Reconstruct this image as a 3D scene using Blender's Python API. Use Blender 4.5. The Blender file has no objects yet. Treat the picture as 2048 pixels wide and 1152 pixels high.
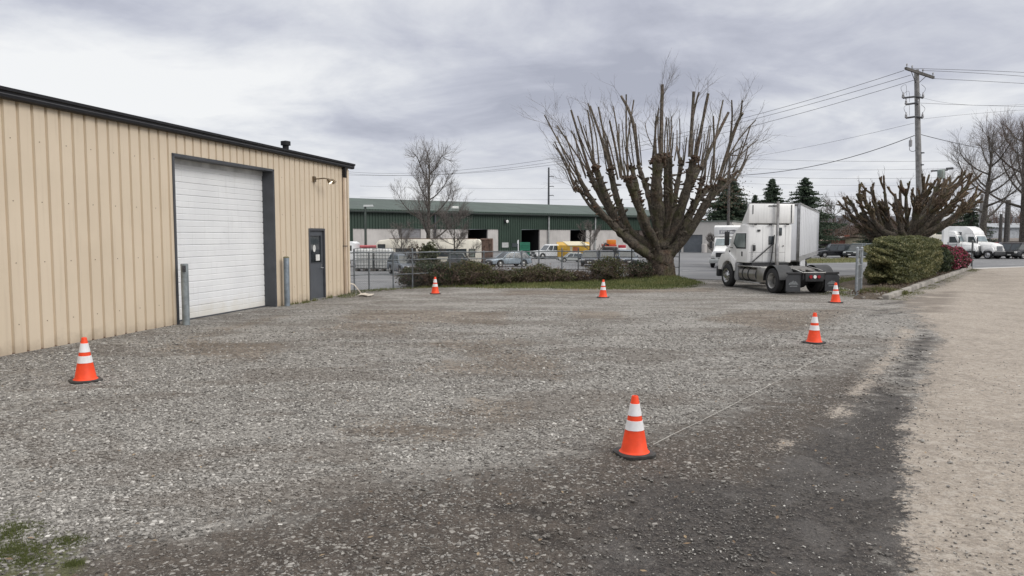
import bpy, bmesh, math, random
import numpy as np
from mathutils import Vector, Matrix, Quaternion, Euler

# ------------------------------------------------------------------ camera, sky, sun
scene = bpy.context.scene
col = scene.collection
R = math.radians
CAM_H, F, HORIZON = 2.3, 1480.0, 470.0          # metres, focal length and horizon row in photo pixels
PITCH = math.atan((576 - HORIZON) / F)
cd = bpy.data.cameras.new('camera'); cam = bpy.data.objects.new('camera', cd); col.objects.link(cam)
cd.sensor_width = 36.0; cd.lens = F / 2048 * 36.0; cd.clip_start = 0.1; cd.clip_end = 3000
cam.location = (0, 0, CAM_H); cam.rotation_euler = (math.pi / 2 - PITCH, 0, 0)
scene.camera = cam

def ray(px, py):
    u, v = (px - 1024) / F, (576 - py) / F
    c, s = math.cos(PITCH), math.sin(PITCH)
    return Vector((u, c + v * s, -s + v * c))
def G(px, py, z=0.0):                            # point of the level z under a photo pixel
    d = ray(px, py); t = (z - CAM_H) / d.z
    return Vector((d.x * t, d.y * t, z))
def D(px, py, Y):                                # point at distance Y under a photo pixel
    d = ray(px, py); t = Y / d.y
    return Vector((d.x * t, Y, CAM_H + d.z * t))

SUN_EL, SUN_AZ = 36.0, 120.0                     # azimuth clockwise from +Y: behind the camera to the right
world = bpy.data.worlds.new('World'); scene.world = world; world.use_nodes = True
wn, wl = world.node_tree.nodes, world.node_tree.links
wn.clear()
def wnode(t, **k):
    n = wn.new(t)
    for a, b in k.items(): setattr(n, a, b)
    return n
def wmath(op, a, b=None, c=None, clamp=False):
    n = wn.new('ShaderNodeMath'); n.operation = op; n.use_clamp = clamp
    for i, x in enumerate((a, b, c)):
        if x is None: continue
        if isinstance(x, (int, float)): n.inputs[i].default_value = x
        else: wl.new(x, n.inputs[i])
    return n.outputs[0]
wo = wnode('ShaderNodeOutputWorld'); bg = wnode('ShaderNodeBackground')
bg.inputs['Strength'].default_value = 0.1
sky = wnode('ShaderNodeTexSky', sky_type='NISHITA', sun_disc=False)
sky.sun_elevation = R(SUN_EL); sky.sun_rotation = R(SUN_AZ)
tc = wnode('ShaderNodeTexCoord'); sep = wnode('ShaderNodeSeparateXYZ')
wl.new(tc.outputs['Generated'], sep.inputs[0])
X_, Y_, Z_ = sep.outputs
zc = wmath('MAXIMUM', Z_, 0.0)
den = wmath('ADD', zc, 0.16)
comb = wnode('ShaderNodeCombineXYZ')
wl.new(wmath('DIVIDE', X_, den), comb.inputs[0]); wl.new(wmath('DIVIDE', Y_, den), comb.inputs[1])
def wnoise(scale, detail, dist, rough=0.55, off=(0, 0, 0)):
    mp = wnode('ShaderNodeMapping'); mp.inputs['Location'].default_value = off
    wl.new(comb.outputs[0], mp.inputs[0])
    n = wnode('ShaderNodeTexNoise'); n.inputs['Scale'].default_value = scale; n.inputs['Detail'].default_value = detail
    n.inputs['Distortion'].default_value = dist; n.inputs['Roughness'].default_value = rough
    wl.new(mp.outputs[0], n.inputs['Vector']); return n.outputs['Fac']
n1 = wnoise(0.75, 9, 0.7, 0.58, (3.1, 1.7, 0)); n2 = wnoise(2.1, 8, 0.5, 0.6, (0.4, 5.2, 0))
def lobe(px, py, wx, wy):                        # soft patch of thin or thick cloud in one direction
    d = ray(px, py).normalized(); az = math.atan2(d.x, d.y); el = math.asin(d.z)
    a = wmath('ARCTAN2', X_, Y_); e = wmath('ARCSINE', Z_)
    da = wmath('DIVIDE', wmath('SUBTRACT', a, az), wx / F); de = wmath('DIVIDE', wmath('SUBTRACT', e, el), wy / F)
    q = wmath('ADD', wmath('MULTIPLY', da, da), wmath('MULTIPLY', de, de))
    return wmath('POWER', 2.718, wmath('MULTIPLY', q, -1.0))
val = wmath('ADD', wmath('MULTIPLY', wmath('SUBTRACT', n1, 0.5), 1.6), wmath('MULTIPLY', wmath('SUBTRACT', n2, 0.5), 0.8))
for px, py, wx, wy, amp in ((480, 175, 400, 75, 0.27), (150, 150, 130, 40, 0.16), (820, 140, 60, 45, 0.10), (330, 215, 90, 14, 0.10), (620, 225, 60, 10, 0.08), (1500, 215, 180, 25, 0.14), (480, 40, 640, 52, -0.30), (1350, 150, 320, 70, -0.26),
                            (1000, 110, 120, 80, -0.06), (1150, 60, 150, 70, 0.14), (1350, 10, 160, 50, -0.16), (1640, 240, 300, 40, 0.10), (1960, 80, 200, 60, 0.10)):
    val = wmath('ADD', val, wmath('MULTIPLY', lobe(px, py, wx, wy), amp))
hz = wmath('SUBTRACT', 1.0, wmath('DIVIDE', zc, 0.13), clamp=True)     # towards the horizon the deck evens out
val = wmath('MULTIPLY', val, wmath('SUBTRACT', 1.0, wmath('MULTIPLY', hz, 0.75)))
fac = wmath('ADD', wmath('ADD', val, 0.52), wmath('MULTIPLY', hz, 0.16), clamp=True)
cr = wnode('ShaderNodeValToRGB'); wl.new(fac, cr.inputs[0])
els = cr.color_ramp.elements
els[0].position = 0.12; els[0].color = (0.37, 0.385, 0.455, 1)
els[1].position = 0.92; els[1].color = (0.80, 0.805, 0.81, 1)
for p, c in ((0.36, (0.475, 0.49, 0.56, 1)), (0.56, (0.59, 0.605, 0.655, 1)), (0.74, (0.71, 0.72, 0.745, 1))):
    e = els.new(p); e.color = c
# an overcast sky is about three times as bright overhead as at the horizon
hi_ = wmath('SUBTRACT', wmath('DIVIDE', zc, 0.9), 0.42, clamp=True)
up = wmath('ADD', 1.0, wmath('MULTIPLY', wmath('SUBTRACT', wmath('DIVIDE', zc, 0.9), 0.42, clamp=True), 2.6))
gain = wmath('MULTIPLY', up, 10.7)
vs = wnode('ShaderNodeVectorMath', operation='SCALE'); wl.new(cr.outputs[0], vs.inputs[0]); wl.new(gain, vs.inputs['Scale'])
mx = wnode('ShaderNodeMixRGB'); mx.inputs[0].default_value = 0.94
wl.new(sky.outputs[0], mx.inputs[1]); wl.new(vs.outputs[0], mx.inputs[2])
tint = wnode('ShaderNodeMixRGB', blend_type='MULTIPLY'); wl.new(wmath('MULTIPLY', hi_, 1.6, clamp=True), tint.inputs[0])
wl.new(mx.outputs[0], tint.inputs[1]); tint.inputs[2].default_value = (1.0, 0.955, 0.85, 1)
wl.new(tint.outputs[0], bg.inputs['Color']); wl.new(bg.outputs[0], wo.inputs[0])

sd = bpy.data.lights.new('sun', 'SUN'); sd.energy = 1.5; sd.angle = R(25); sd.color = (1, 0.965, 0.92)
sun = bpy.data.objects.new('sun', sd); col.objects.link(sun)
sv = Vector((math.sin(R(SUN_AZ)) * math.cos(R(SUN_EL)), math.cos(R(SUN_AZ)) * math.cos(R(SUN_EL)), math.sin(R(SUN_EL))))
sun.rotation_euler = (-sv).to_track_quat('-Z', 'Y').to_euler(); sun.location = sv * 80
scene.view_settings.view_transform = 'Standard'; scene.view_settings.look = 'None'
scene.view_settings.exposure = 0.12; scene.view_settings.gamma = 1.0
scene.view_settings.use_curve_mapping = False
scene.cycles.max_bounces = 6; scene.cycles.diffuse_bounces = 3; scene.cycles.glossy_bounces = 3
scene.cycles.transparent_max_bounces = 8; scene.cycles.caustics_reflective = False; scene.cycles.caustics_refractive = False

# ------------------------------------------------------------------ helpers
rng = np.random.default_rng(7); rnd = random.Random(11)

class NT:                                        # small node-graph helper for materials
    def __init__(s, name):
        s.m = bpy.data.materials.new(name); s.m.use_nodes = True
        s.n = s.m.node_tree.nodes; s.l = s.m.node_tree.links; s.n.clear()
        s.out = s.n.new('ShaderNodeOutputMaterial'); s.b = s.n.new('ShaderNodeBsdfPrincipled')
        s.l.new(s.b.outputs[0], s.out.inputs[0]); s._tc = None
    def coord(s, kind='Object'):
        if s._tc is None: s._tc = s.n.new('ShaderNodeTexCoord')
        return s._tc.outputs[kind]
    def set(s, inp, x):
        i = s.b.inputs[inp] if isinstance(inp, str) else inp
        if hasattr(x, 'is_linked') or hasattr(x, 'links'): s.l.new(x, i)
        elif isinstance(x, (tuple, list)) and len(x) == 3 and i.type == 'RGBA': i.default_value = (*x, 1)
        else: i.default_value = x
    def scaled(s, v, sc):
        mp = s.n.new('ShaderNodeMapping'); s.l.new(v, mp.inputs[0]); mp.inputs['Scale'].default_value = sc; return mp.outputs[0]
    def noise(s, scale, detail=3, dist=0, rough=.55, vec=None):
        n = s.n.new('ShaderNodeTexNoise'); s.l.new(vec or s.coord(), n.inputs['Vector'])
        n.inputs['Scale'].default_value = scale; n.inputs['Detail'].default_value = detail
        n.inputs['Distortion'].default_value = dist; n.inputs['Roughness'].default_value = rough
        return n.outputs['Fac']
    def voronoi(s, scale, feature='F1', vec=None, rand=1.0):
        n = s.n.new('ShaderNodeTexVoronoi'); n.feature = feature; s.l.new(vec or s.coord(), n.inputs['Vector'])
        n.inputs['Scale'].default_value = scale; n.inputs['Randomness'].default_value = rand; return n
    def math(s, op, a, b=None, c=None, clamp=False):
        n = s.n.new('ShaderNodeMath'); n.operation = op; n.use_clamp = clamp
        for i, x in enumerate((a, b, c)):
            if x is not None: s.set(n.inputs[i], x)
        return n.outputs[0]
    def ramp(s, f, lo, hi):                      # 0..1 between two values
        n = s.n.new('ShaderNodeMapRange'); s.set(n.inputs[0], f); n.inputs[1].default_value = lo; n.inputs[2].default_value = hi
        n.interpolation_type = 'SMOOTHSTEP'; return n.outputs[0]
    def mix(s, f, a, b, mode='MIX'):
        n = s.n.new('ShaderNodeMixRGB'); n.blend_type = mode
        s.set(n.inputs[0], f); s.set(n.inputs[1], a); s.set(n.inputs[2], b); return n.outputs[0]
    def colramp(s, f, stops):
        n = s.n.new('ShaderNodeValToRGB'); s.l.new(f, n.inputs[0]); e = n.color_ramp.elements
        e[0].position, e[0].color = stops[0][0], (*stops[0][1], 1); e[1].position, e[1].color = stops[-1][0], (*stops[-1][1], 1)
        for p, c in stops[1:-1]: q = e.new(p); q.color = (*c, 1)
        return n.outputs[0]
    def attr(s, name, out='Fac'):
        n = s.n.new('ShaderNodeAttribute'); n.attribute_name = name; return n.outputs[out]
    def bump(s, h, strength=.5, dist=.02, prev=None):
        n = s.n.new('ShaderNodeBump'); n.inputs['Strength'].default_value = strength; n.inputs['Distance'].default_value = dist
        s.l.new(h, n.inputs['Height'])
        if prev is not None: s.l.new(prev, n.inputs['Normal'])
        return n.outputs[0]

MATS = {}
def mat(name, c, rough=.6, metal=0., var=.18, scale=2.5, bump=0., bscale=60., streak=0., coat=0., emit=None, alpha=None, spec=.5):
    if name in MATS: return MATS[name]
    t = NT(name)
    f = t.noise(scale, 5)
    lo = tuple(max(0, x * (1 - var)) for x in c); hi = tuple(min(1, x * (1 + var)) for x in c)
    cc = t.mix(t.ramp(f, .3, .7), lo, hi)
    if streak:                                   # dirt run-off, long in z
        sv_ = t.scaled(t.coord(), (6, 6, .35)); g = t.noise(1.6, 5, vec=sv_)
        cc = t.mix(t.math('MULTIPLY', t.ramp(g, .5, .78), streak), cc, tuple(x * .45 for x in c))
    t.set('Base Color', cc); t.set('Metallic', metal); t.set('Specular IOR Level', spec)
    t.set('Roughness', t.math('ADD', t.math('MULTIPLY', t.noise(scale * 3, 3), .2), rough - .1, clamp=True))
    if coat: t.set('Coat Weight', coat)
    if bump: t.set('Normal', t.bump(t.noise(bscale, 4), .6, bump))
    if emit: t.set('Emission Color', emit[0]); t.set('Emission Strength', emit[1])
    MATS[name] = t.m; return t.m

class MB:                                        # mesh builder
    def __init__(s): s.v, s.f, s.mi, s.cur = [], [], [], 0
    def add(s, vs, fs):
        o = len(s.v); s.v += [tuple(x) for x in vs]
        for f in fs: s.f.append(tuple(i + o for i in f)); s.mi.append(s.cur)
        return s
    def box(s, x0, x1, y0, y1, z0, z1):
        return s.add([(x0, y0, z0), (x1, y0, z0), (x1, y1, z0), (x0, y1, z0), (x0, y0, z1), (x1, y0, z1), (x1, y1, z1), (x0, y1, z1)],
              [(3, 2, 1, 0), (4, 5, 6, 7), (0, 1, 5, 4), (1, 2, 6, 5), (2, 3, 7, 6), (3, 0, 4, 7)])
    def prism(s, poly, axis, a, b, sa=1., sb=1., ca=None):   # polygon in the two other axes, extruded a..b; sa/sb scale about ca
        n = len(poly); cx, cy = ca or (sum(p[0] for p in poly) / n, sum(p[1] for p in poly) / n)
        def P(p, t, k):
            u, w = cx + (p[0] - cx) * k, cy + (p[1] - cy) * k
            return (t, u, w) if axis == 'x' else (u, t, w) if axis == 'y' else (u, w, t)
        vs = [P(p, a, sa) for p in poly] + [P(p, b, sb) for p in poly]
        fs = [tuple(range(n - 1, -1, -1)), tuple(range(n, 2 * n))] + [(i, (i + 1) % n, n + (i + 1) % n, n + i) for i in range(n)]
        return s.add(vs, fs)
    def loft(s, A, B):                           # two equal rings of 3D points, capped
        n = len(A)
        return s.add(list(A) + list(B), [tuple(range(n - 1, -1, -1)), tuple(range(n, 2 * n))] + [(i, (i + 1) % n, n + (i + 1) % n, n + i) for i in range(n)])
    def poly(s, pts): return s.add(pts, [tuple(range(len(pts)))])
    def tube(s, pts, rad, n=8, caps=True):
        pts = [Vector(p) for p in pts]
        if isinstance(rad, (int, float)): rad = [rad] * len(pts)
        o = len(s.v); u = None
        for i, p in enumerate(pts):
            d = (pts[min(i + 1, len(pts) - 1)] - pts[max(i - 1, 0)])
            if d.length < 1e-9: d = Vector((0, 0, 1))
            d.normalize()
            if u is None: u = d.orthogonal().normalized()
            else:
                u = u - d * u.dot(d)
                u = u.normalized() if u.length > 1e-6 else d.orthogonal().normalized()
            w = d.cross(u)
            for k in range(n):
                a = 2 * math.pi * k / n; s.v.append(tuple(p + (u * math.cos(a) + w * math.sin(a)) * rad[i]))
        for i in range(len(pts) - 1):
            for k in range(n):
                s.f.append((o + i * n + k, o + i * n + (k + 1) % n, o + (i + 1) * n + (k + 1) % n, o + (i + 1) * n + k)); s.mi.append(s.cur)
        if caps:
            s.f.append(tuple(o + k for k in range(n - 1, -1, -1))); s.f.append(tuple(o + (len(pts) - 1) * n + k for k in range(n))); s.mi += [s.cur] * 2
        return s
    def cyl(s, p, q, r0, r1=None, n=16): return s.tube([p, q], [r0, r0 if r1 is None else r1], n)
    def lathe(s, prof, axis='z', n=24, c=(0, 0, 0)):         # prof: (radius, height)
        o = len(s.v)
        for r, h in prof:
            for k in range(n):
                a = 2 * math.pi * k / n; u, w = r * math.cos(a), r * math.sin(a)
                p = (u, w, h) if axis == 'z' else (h, u, w) if axis == 'x' else (w, h, u)
                s.v.append((p[0] + c[0], p[1] + c[1], p[2] + c[2]))
        for i in range(len(prof) - 1):
            for k in range(n):
                s.f.append((o + i * n + k, o + i * n + (k + 1) % n, o + (i + 1) * n + (k + 1) % n, o + (i + 1) * n + k)); s.mi.append(s.cur)
        s.f.append(tuple(o + k for k in range(n - 1, -1, -1))); s.f.append(tuple(o + (len(prof) - 1) * n + k for k in range(n))); s.mi += [s.cur] * 2
        return s
    def build(s, name, mats, parent=None, smooth=False, bevel=0., seg=2, angle=35):
        me = bpy.data.meshes.new(name); me.from_pydata(s.v, [], s.f)
        for m in (mats if isinstance(mats, (list, tuple)) else [mats]): me.materials.append(m)
        if any(s.mi): me.polygons.foreach_set('material_index', s.mi)
        bm = bmesh.new(); bm.from_mesh(me)
        bmesh.ops.recalc_face_normals(bm, faces=bm.faces)
        if bevel:
            ed = [e for e in bm.edges if len(e.link_faces) == 2 and e.calc_face_angle(0) > R(30)]
            bmesh.ops.bevel(bm, geom=ed, offset=bevel, segments=seg, affect='EDGES', profile=.5, clamp_overlap=True)
        bm.to_mesh(me); bm.free()
        if smooth or bevel:
            me.polygons.foreach_set('use_smooth', [True] * len(me.polygons))
            me.set_sharp_from_angle(angle=R(angle))
        ob = bpy.data.objects.new(name, me); col.objects.link(ob)
        if parent: ob.parent = parent
        return ob

def npmesh(name, V, Fc, m, parent=None, attrs=None, smooth=False):   # arrays: verts (n,3), faces (m,k)
    me = bpy.data.meshes.new(name); V = np.asarray(V, np.float32); Fc = np.asarray(Fc, np.int32)
    k = Fc.shape[1]
    me.vertices.add(len(V)); me.vertices.foreach_set('co', V.ravel())
    me.loops.add(Fc.size); me.loops.foreach_set('vertex_index', Fc.ravel())
    me.polygons.add(len(Fc)); me.polygons.foreach_set('loop_start', np.arange(0, Fc.size, k, dtype=np.int32))
    for an, av in (attrs or {}).items():
        a = me.attributes.new(an, 'FLOAT', 'POINT'); a.data.foreach_set('value', np.asarray(av, np.float32).ravel())
    me.materials.append(m); me.update(calc_edges=True); me.validate()
    me.polygons.foreach_set('use_smooth', np.full(len(Fc), bool(smooth)))
    ob = bpy.data.objects.new(name, me); col.objects.link(ob)
    if parent: ob.parent = parent
    return ob

def tag(o, label=None, cat=None, group=None, kind=None):
    if label: o['label'] = label
    if cat: o['category'] = cat
    if group: o['group'] = group
    if kind: o['kind'] = kind
    return o
def thing(name, label, cat, loc=(0, 0, 0), rz=0., group=None, scale=1.):
    o = bpy.data.objects.new(name, None); col.objects.link(o); o.empty_display_size = .2
    o.location = loc; o.rotation_euler = (0, 0, rz); o.scale = (scale,) * 3
    return tag(o, label, cat, group)
def copy_tree(o, parent=None):
    c = o.copy(); col.objects.link(c); c.parent = parent
    for ch in list(o.children): copy_tree(ch, c)
    return c

_H = rng.random((256, 256))
def vnoise(x, y, s):                             # value noise, arrays
    x = np.asarray(x) * s + 1000.3; y = np.asarray(y) * s + 1000.7
    i, j = np.floor(x).astype(int), np.floor(y).astype(int); fx, fy = x - i, y - j
    fx = fx * fx * (3 - 2 * fx); fy = fy * fy * (3 - 2 * fy)
    h = lambda a, b: _H[a % 256, b % 256]
    return (h(i, j) * (1 - fx) + h(i + 1, j) * fx) * (1 - fy) + (h(i, j + 1) * (1 - fx) + h(i + 1, j + 1) * fx) * fy
def fbm(x, y, s, n=4):
    t = 0; a = .5; tot = 0
    for k in range(n): t = t + a * vnoise(x + 17.3 * k, y - 9.1 * k, s * 2 ** k); tot += a; a *= .5
    return t / tot
def sdf(P, poly):                                # signed distance to a polygon, positive inside
    x, y = P[:, 0], P[:, 1]; d = np.full(len(P), 1e9); ins = np.zeros(len(P), bool)
    n = len(poly)
    for i in range(n):
        ax, ay = poly[i][0], poly[i][1]; bx, by = poly[(i + 1) % n][0], poly[(i + 1) % n][1]
        ex, ey = bx - ax, by - ay
        t = np.clip(((x - ax) * ex + (y - ay) * ey) / (ex * ex + ey * ey + 1e-12), 0, 1)
        d = np.minimum(d, np.hypot(x - ax - t * ex, y - ay - t * ey))
        c = ((ay > y) != (by > y)) & (x < (bx - ax) * (y - ay) / (by - ay + 1e-12) + ax)
        ins ^= c
    return np.where(ins, d, -d)
def gpoly(pts): return [tuple(G(*p)[:2]) for p in pts]
def smooth01(x, a, b):
    t = np.clip((x - a) / (b - a), 0, 1); return t * t * (3 - 2 * t)

# ------------------------------------------------------------------ ground, road, street
def ground_mat():
    t = NT('gravel_and_dirt')
    vec = t.coord()
    # stones in two sizes
    v1 = t.voronoi(26, vec=vec); v2 = t.voronoi(58, vec=vec)
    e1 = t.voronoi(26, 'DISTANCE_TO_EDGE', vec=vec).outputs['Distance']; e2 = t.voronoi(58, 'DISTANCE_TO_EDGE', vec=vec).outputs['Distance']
    tone1 = t.n.new('ShaderNodeSeparateColor'); t.l.new(v1.outputs['Color'], tone1.inputs[0])
    tone2 = t.n.new('ShaderNodeSeparateColor'); t.l.new(v2.outputs['Color'], tone2.inputs[0])
    pick = t.ramp(t.noise(9, 3), .42, .58)
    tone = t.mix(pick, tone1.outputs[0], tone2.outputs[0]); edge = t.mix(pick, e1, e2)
    big = t.noise(.55, 4, .6); mid = t.noise(3.2, 5, .4); fine = t.noise(90, 3); grit = t.noise(16, 5, .2, .7)
    stone = t.colramp(tone, [(0, (.095, .088, .079)), (.3, (.185, .175, .158)), (.62, (.29, .275, .25)), (.86, (.40, .38, .345)), (1, (.56, .535, .49))])
    gapc = t.mix(t.ramp(grit, .3, .7), (.085, .078, .070), (.165, .15, .135))
    gravel = t.mix(t.math('MULTIPLY', t.ramp(edge, .10, .0), .75), stone, gapc)  # darker colour along the cell edges where stones meet
    warm = t.math('MULTIPLY', t.ramp(big, .5, .7), .55)
    gravel = t.mix(warm, gravel, t.mix(.6, gravel, (.19, .155, .12)))
    gravel = t.mix(t.math('MULTIPLY', t.ramp(grit, .50, .60), .6), gravel, (.41, .39, .355))
    gravel = t.mix(t.math('MULTIPLY', t.ramp(grit, .49, .38), .7), gravel, (.078, .070, .060))
    clod = t.noise(6.5, 4, .3, .7)
    gravel = t.mix(t.math('MULTIPLY', t.ramp(clod, .51, .60), .5), gravel, (.39, .37, .335))
    gravel = t.mix(t.math('MULTIPLY', t.ramp(clod, .49, .38), .6), gravel, (.10, .086, .072))
    patch = t.noise(.8, 5, .9, .6, vec=t.scaled(t.coord(), (.45, 1., 1)))
    gravel = t.mix(t.math('MULTIPLY', t.ramp(patch, .49, .60), .48), gravel, (.125, .103, .083))
    gravel = t.mix(t.math('MULTIPLY', t.ramp(patch, .47, .38), .42), gravel, (.37, .35, .32))
    bsig = t.math('ADD', t.attr('brown'), t.math('ADD', t.math('MULTIPLY', t.math('SUBTRACT', mid, .5), 1.1), t.math('MULTIPLY', t.math('SUBTRACT', clod, .5), .9)))
    gravel = t.mix(t.ramp(bsig, .2, .7), gravel, (.80, .725, .655), 'MULTIPLY')
    # packed dark dirt with scattered stones
    dk = t.mix(t.ramp(mid, .3, .72), (.044, .034, .026), (.092, .073, .057))
    dk = t.mix(t.math('MULTIPLY', t.ramp(grit, .52, .62), .5), dk, (.155, .135, .113))
    dk = t.mix(t.math('MULTIPLY', t.ramp(t.noise(34, 4, .1, .75), .50, .60), .55), dk, (.17, .15, .13))
    dk = t.mix(t.math('MULTIPLY', t.ramp(t.noise(31, 4, .1, .75), .48, .38), .6), dk, (.026, .021, .017))
    sp = t.math('MULTIPLY', t.ramp(tone, .74, .84), t.ramp(edge, .02, .1))
    dk = t.mix(t.math('MULTIPLY', sp, .6), dk, stone)
    dsig = t.math('ADD', t.attr('dirt'), t.math('ADD', t.math('MULTIPLY', t.math('SUBTRACT', mid, .5), .9), t.math('MULTIPLY', t.math('SUBTRACT', grit, .5), .9)))
    c = t.mix(t.ramp(dsig, .22, .70), gravel, dk)
    c = t.mix(t.math('MULTIPLY', t.attr('rut'), .85), c, (.028, .023, .019))
    # wet black strip beside the tan lane
    wsig = t.math('ADD', t.attr('wet'), t.math('ADD', t.math('MULTIPLY', t.math('SUBTRACT', mid, .5), .8), t.math('MULTIPLY', t.math('SUBTRACT', grit, .5), .7)))
    wet = t.ramp(wsig, .25, .55)
    wc = t.mix(t.ramp(grit, .42, .58), (.025, .020, .017), (.072, .061, .052))
    wc = t.mix(t.math('MULTIPLY', t.ramp(t.noise(42, 4, .1, .75), .50, .60), .7), wc, (.115, .105, .096))
    wc = t.mix(t.math('MULTIPLY', t.ramp(t.noise(36, 4, .1, .75), .48, .38), .7), wc, (.018, .016, .015))
    wc = t.mix(t.math('MULTIPLY', t.ramp(t.noise(1.1, 4, .5), .51, .62), .5), wc, (.12, .110, .102))
    c = t.mix(wet, c, wc)
    # tan lane of packed fines
    tl = t.mix(t.ramp(t.noise(.8, 5, .5), .3, .7), (.282, .240, .196), (.360, .311, .257))
    tl = t.mix(t.math('MULTIPLY', t.ramp(t.noise(30, 4, .1, .75), .52, .62), .75), tl, (.165, .142, .12))
    tl = t.mix(t.math('MULTIPLY', t.ramp(t.noise(44, 3, .1, .75), .53, .64), .65), tl, (.47, .43, .375))
    tl = t.mix(t.math('MULTIPLY', t.ramp(t.noise(9, 4, .2, .75), .50, .38), .45), tl, (.19, .165, .14))
    tl = t.mix(t.math('MULTIPLY', t.ramp(t.noise(1.3, 5, 1.0, .65, vec=t.scaled(t.coord(), (1, .5, 1))), .53, .62), .45), tl, (.20, .17, .14))
    tl = t.mix(t.math('MULTIPLY', t.ramp(clod, .50, .60), .45), tl, (.43, .39, .34))
    tl = t.mix(t.math('MULTIPLY', t.ramp(t.noise(11, 4, .2, .75), .49, .39), .5), tl, (.165, .14, .115))
    tl = t.mix(t.math('MULTIPLY', t.attr('lanew'), .8), tl, (.135, .112, .09))
    tsig = t.math('ADD', t.attr('tan'), t.math('ADD', t.math('MULTIPLY', t.math('SUBTRACT', t.noise(2.2, 5, .5), .5), 1.5), t.math('ADD', t.math('MULTIPLY', t.math('SUBTRACT', grit, .5), 1.9), t.math('MULTIPLY', t.math('SUBTRACT', t.noise(40, 3, .1, .7), .5), 1.2))))
    c = t.mix(t.ramp(tsig, .16, .30), c, tl)
    # moss
    ms = t.math('ADD', t.attr('moss'), t.math('MULTIPLY', t.math('SUBTRACT', t.noise(5, 5, .4, .65), .5), 2.2))
    c = t.mix(t.math('MULTIPLY', t.ramp(ms, .35, .95), .8), c, t.mix(t.ramp(grit, .3, .7), (.055, .065, .02), (.12, .125, .045)))
    t.set('Base Color', c)
    t.set('Roughness', t.mix(wet, (.92, .92, .92), (.84, .84, .84)))
    hs = t.math('ADD', t.math('MULTIPLY', t.math('MINIMUM', edge, .25), 2.2), t.math('MULTIPLY', tone, .5))
    hs = t.math('MULTIPLY', hs, t.math('SUBTRACT', 1.0, t.math('MULTIPLY', t.ramp(tsig, .1, .42), .8)))
    n_ = t.bump(hs, .8, .02); n_ = t.bump(t.noise(120, 4, .1, .7), .35, .01, n_); n_ = t.bump(grit, .45, .03, n_)
    t.set('Normal', n_)
    return t.m

def curve_x(pts):                                # ground curve: X as a function of Y
    g = [G(*p) for p in pts]; ys = [p.y for p in g]; xs = [p.x for p in g]
    return lambda Y: np.interp(Y, ys, xs)
ROAD = curve_x([(1795, 1300), (1795, 1152), (1800, 1050), (1790, 950), (1784, 880), (1798, 830), (1812, 790), (1832, 720), (1848, 680), (1832, 650), (1806, 628), (1792, 608), (1790, 598), (1945, 537)])
tanpatch = gpoly([(1640, 835), (1690, 840), (1760, 775), (1830, 700), (1850, 660), (1790, 650), (1760, 700), (1700, 760)])
tanpatch2 = gpoly([(1520, 900), (1590, 905), (1600, 880), (1545, 875)])
stripe = gpoly([(1775, 800), (1815, 790), (1850, 720), (1875, 680), (1850, 655), (1815, 690), (1790, 750)])
wetp = gpoly([(1880, 1300), (1880, 950), (1860, 860), (1850, 800), (1740, 770), (1650, 850), (1560, 900), (1500, 960), (1330, 950), (1230, 980), (1180, 1070), (1050, 1300)])
dirtp = gpoly([(-400, 1300), (-300, 1120), (150, 1080), (360, 1060), (560, 1000), (720, 950), (950, 930), (1180, 880), (1330, 850), (1480, 800), (1640, 740), (1760, 700), (1800, 800), (1790, 1300)])
dirt2 = [gpoly(q) for q in ([(880, 830), (1040, 840), (1050, 810), (960, 800)], [(640, 660), (800, 668), (830, 650), (700, 645)], [(960, 690), (1040, 692), (1040, 680), (970, 682)],
                            [(1150, 635), (1240, 638), (1240, 625), (1160, 622)], [(1410, 640), (1560, 660), (1640, 650), (1700, 620), (1500, 622)], [(380, 675), (470, 650), (560, 632), (480, 655)],
                            [(690, 640), (1000, 650), (1010, 625), (720, 620)], [(860, 690), (1110, 760), (1120, 720), (900, 680)], [(300, 700), (520, 720), (560, 690), (380, 680)], [(700, 860), (900, 880), (930, 860), (760, 845)],
                            [(840, 740), (1010, 750), (1100, 735), (900, 725)], [(1010, 590), (1420, 583), (1420, 576), (1010, 582)])]
mossp = gpoly([(-80, 1020), (70, 1000), (190, 1050), (230, 1120), (180, 1220), (-120, 1280)])
# street: its near edge runs from the fence corner to the right-hand end of the planter
NEAR = [(-70, 30), tuple(G(640, 583)[:2]), tuple(G(1000, 566)[:2]), tuple(G(1358, 556)[:2]), tuple(G(1440, 559)[:2]), tuple(G(1560, 556)[:2]), tuple(G(1720, 549)[:2]), tuple(G(1944, 537)[:2]), tuple(G(2048, 533.5)[:2]), (170, 128)]
near_x = [p[0] for p in NEAR]; near_y = [p[1] for p in NEAR]

def ground_z(x, y):
    x = np.asarray(x, float); y = np.asarray(y, float)
    z = .006 + .035 * (fbm(x, y, .35, 4) - .5) + .012 * (fbm(x, y, 2.1, 3) - .5)
    z -= .10 * smooth01(y - np.interp(x, near_x, near_y), -.6, .8)
    return z
gx = np.concatenate([np.arange(-16, -3, .16), np.arange(-3, 5, .07), np.arange(5, 62, .16)]); gy = [2.2]
while gy[-1] < 66: gy.append(gy[-1] + .035 + .008 * gy[-1])
gy = np.array(gy); XX, YY = np.meshgrid(gx, gy); P = np.stack([XX.ravel(), YY.ravel()], 1)
keep = (P[:, 1] < np.interp(P[:, 0], near_x, near_y) + 1.2)
d_road = P[:, 0] - ROAD(P[:, 1])
A_tan = np.clip(d_road / np.clip(.05 * P[:, 1], .25, 1.6), -1.2, 1.5) * .8
A_tan = np.maximum(A_tan, np.clip(sdf(P, tanpatch) / .6 - .05, -1, .62)); A_tan = np.maximum(A_tan, np.clip(sdf(P, tanpatch2) / .3 - .05, -1, .5))
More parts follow.
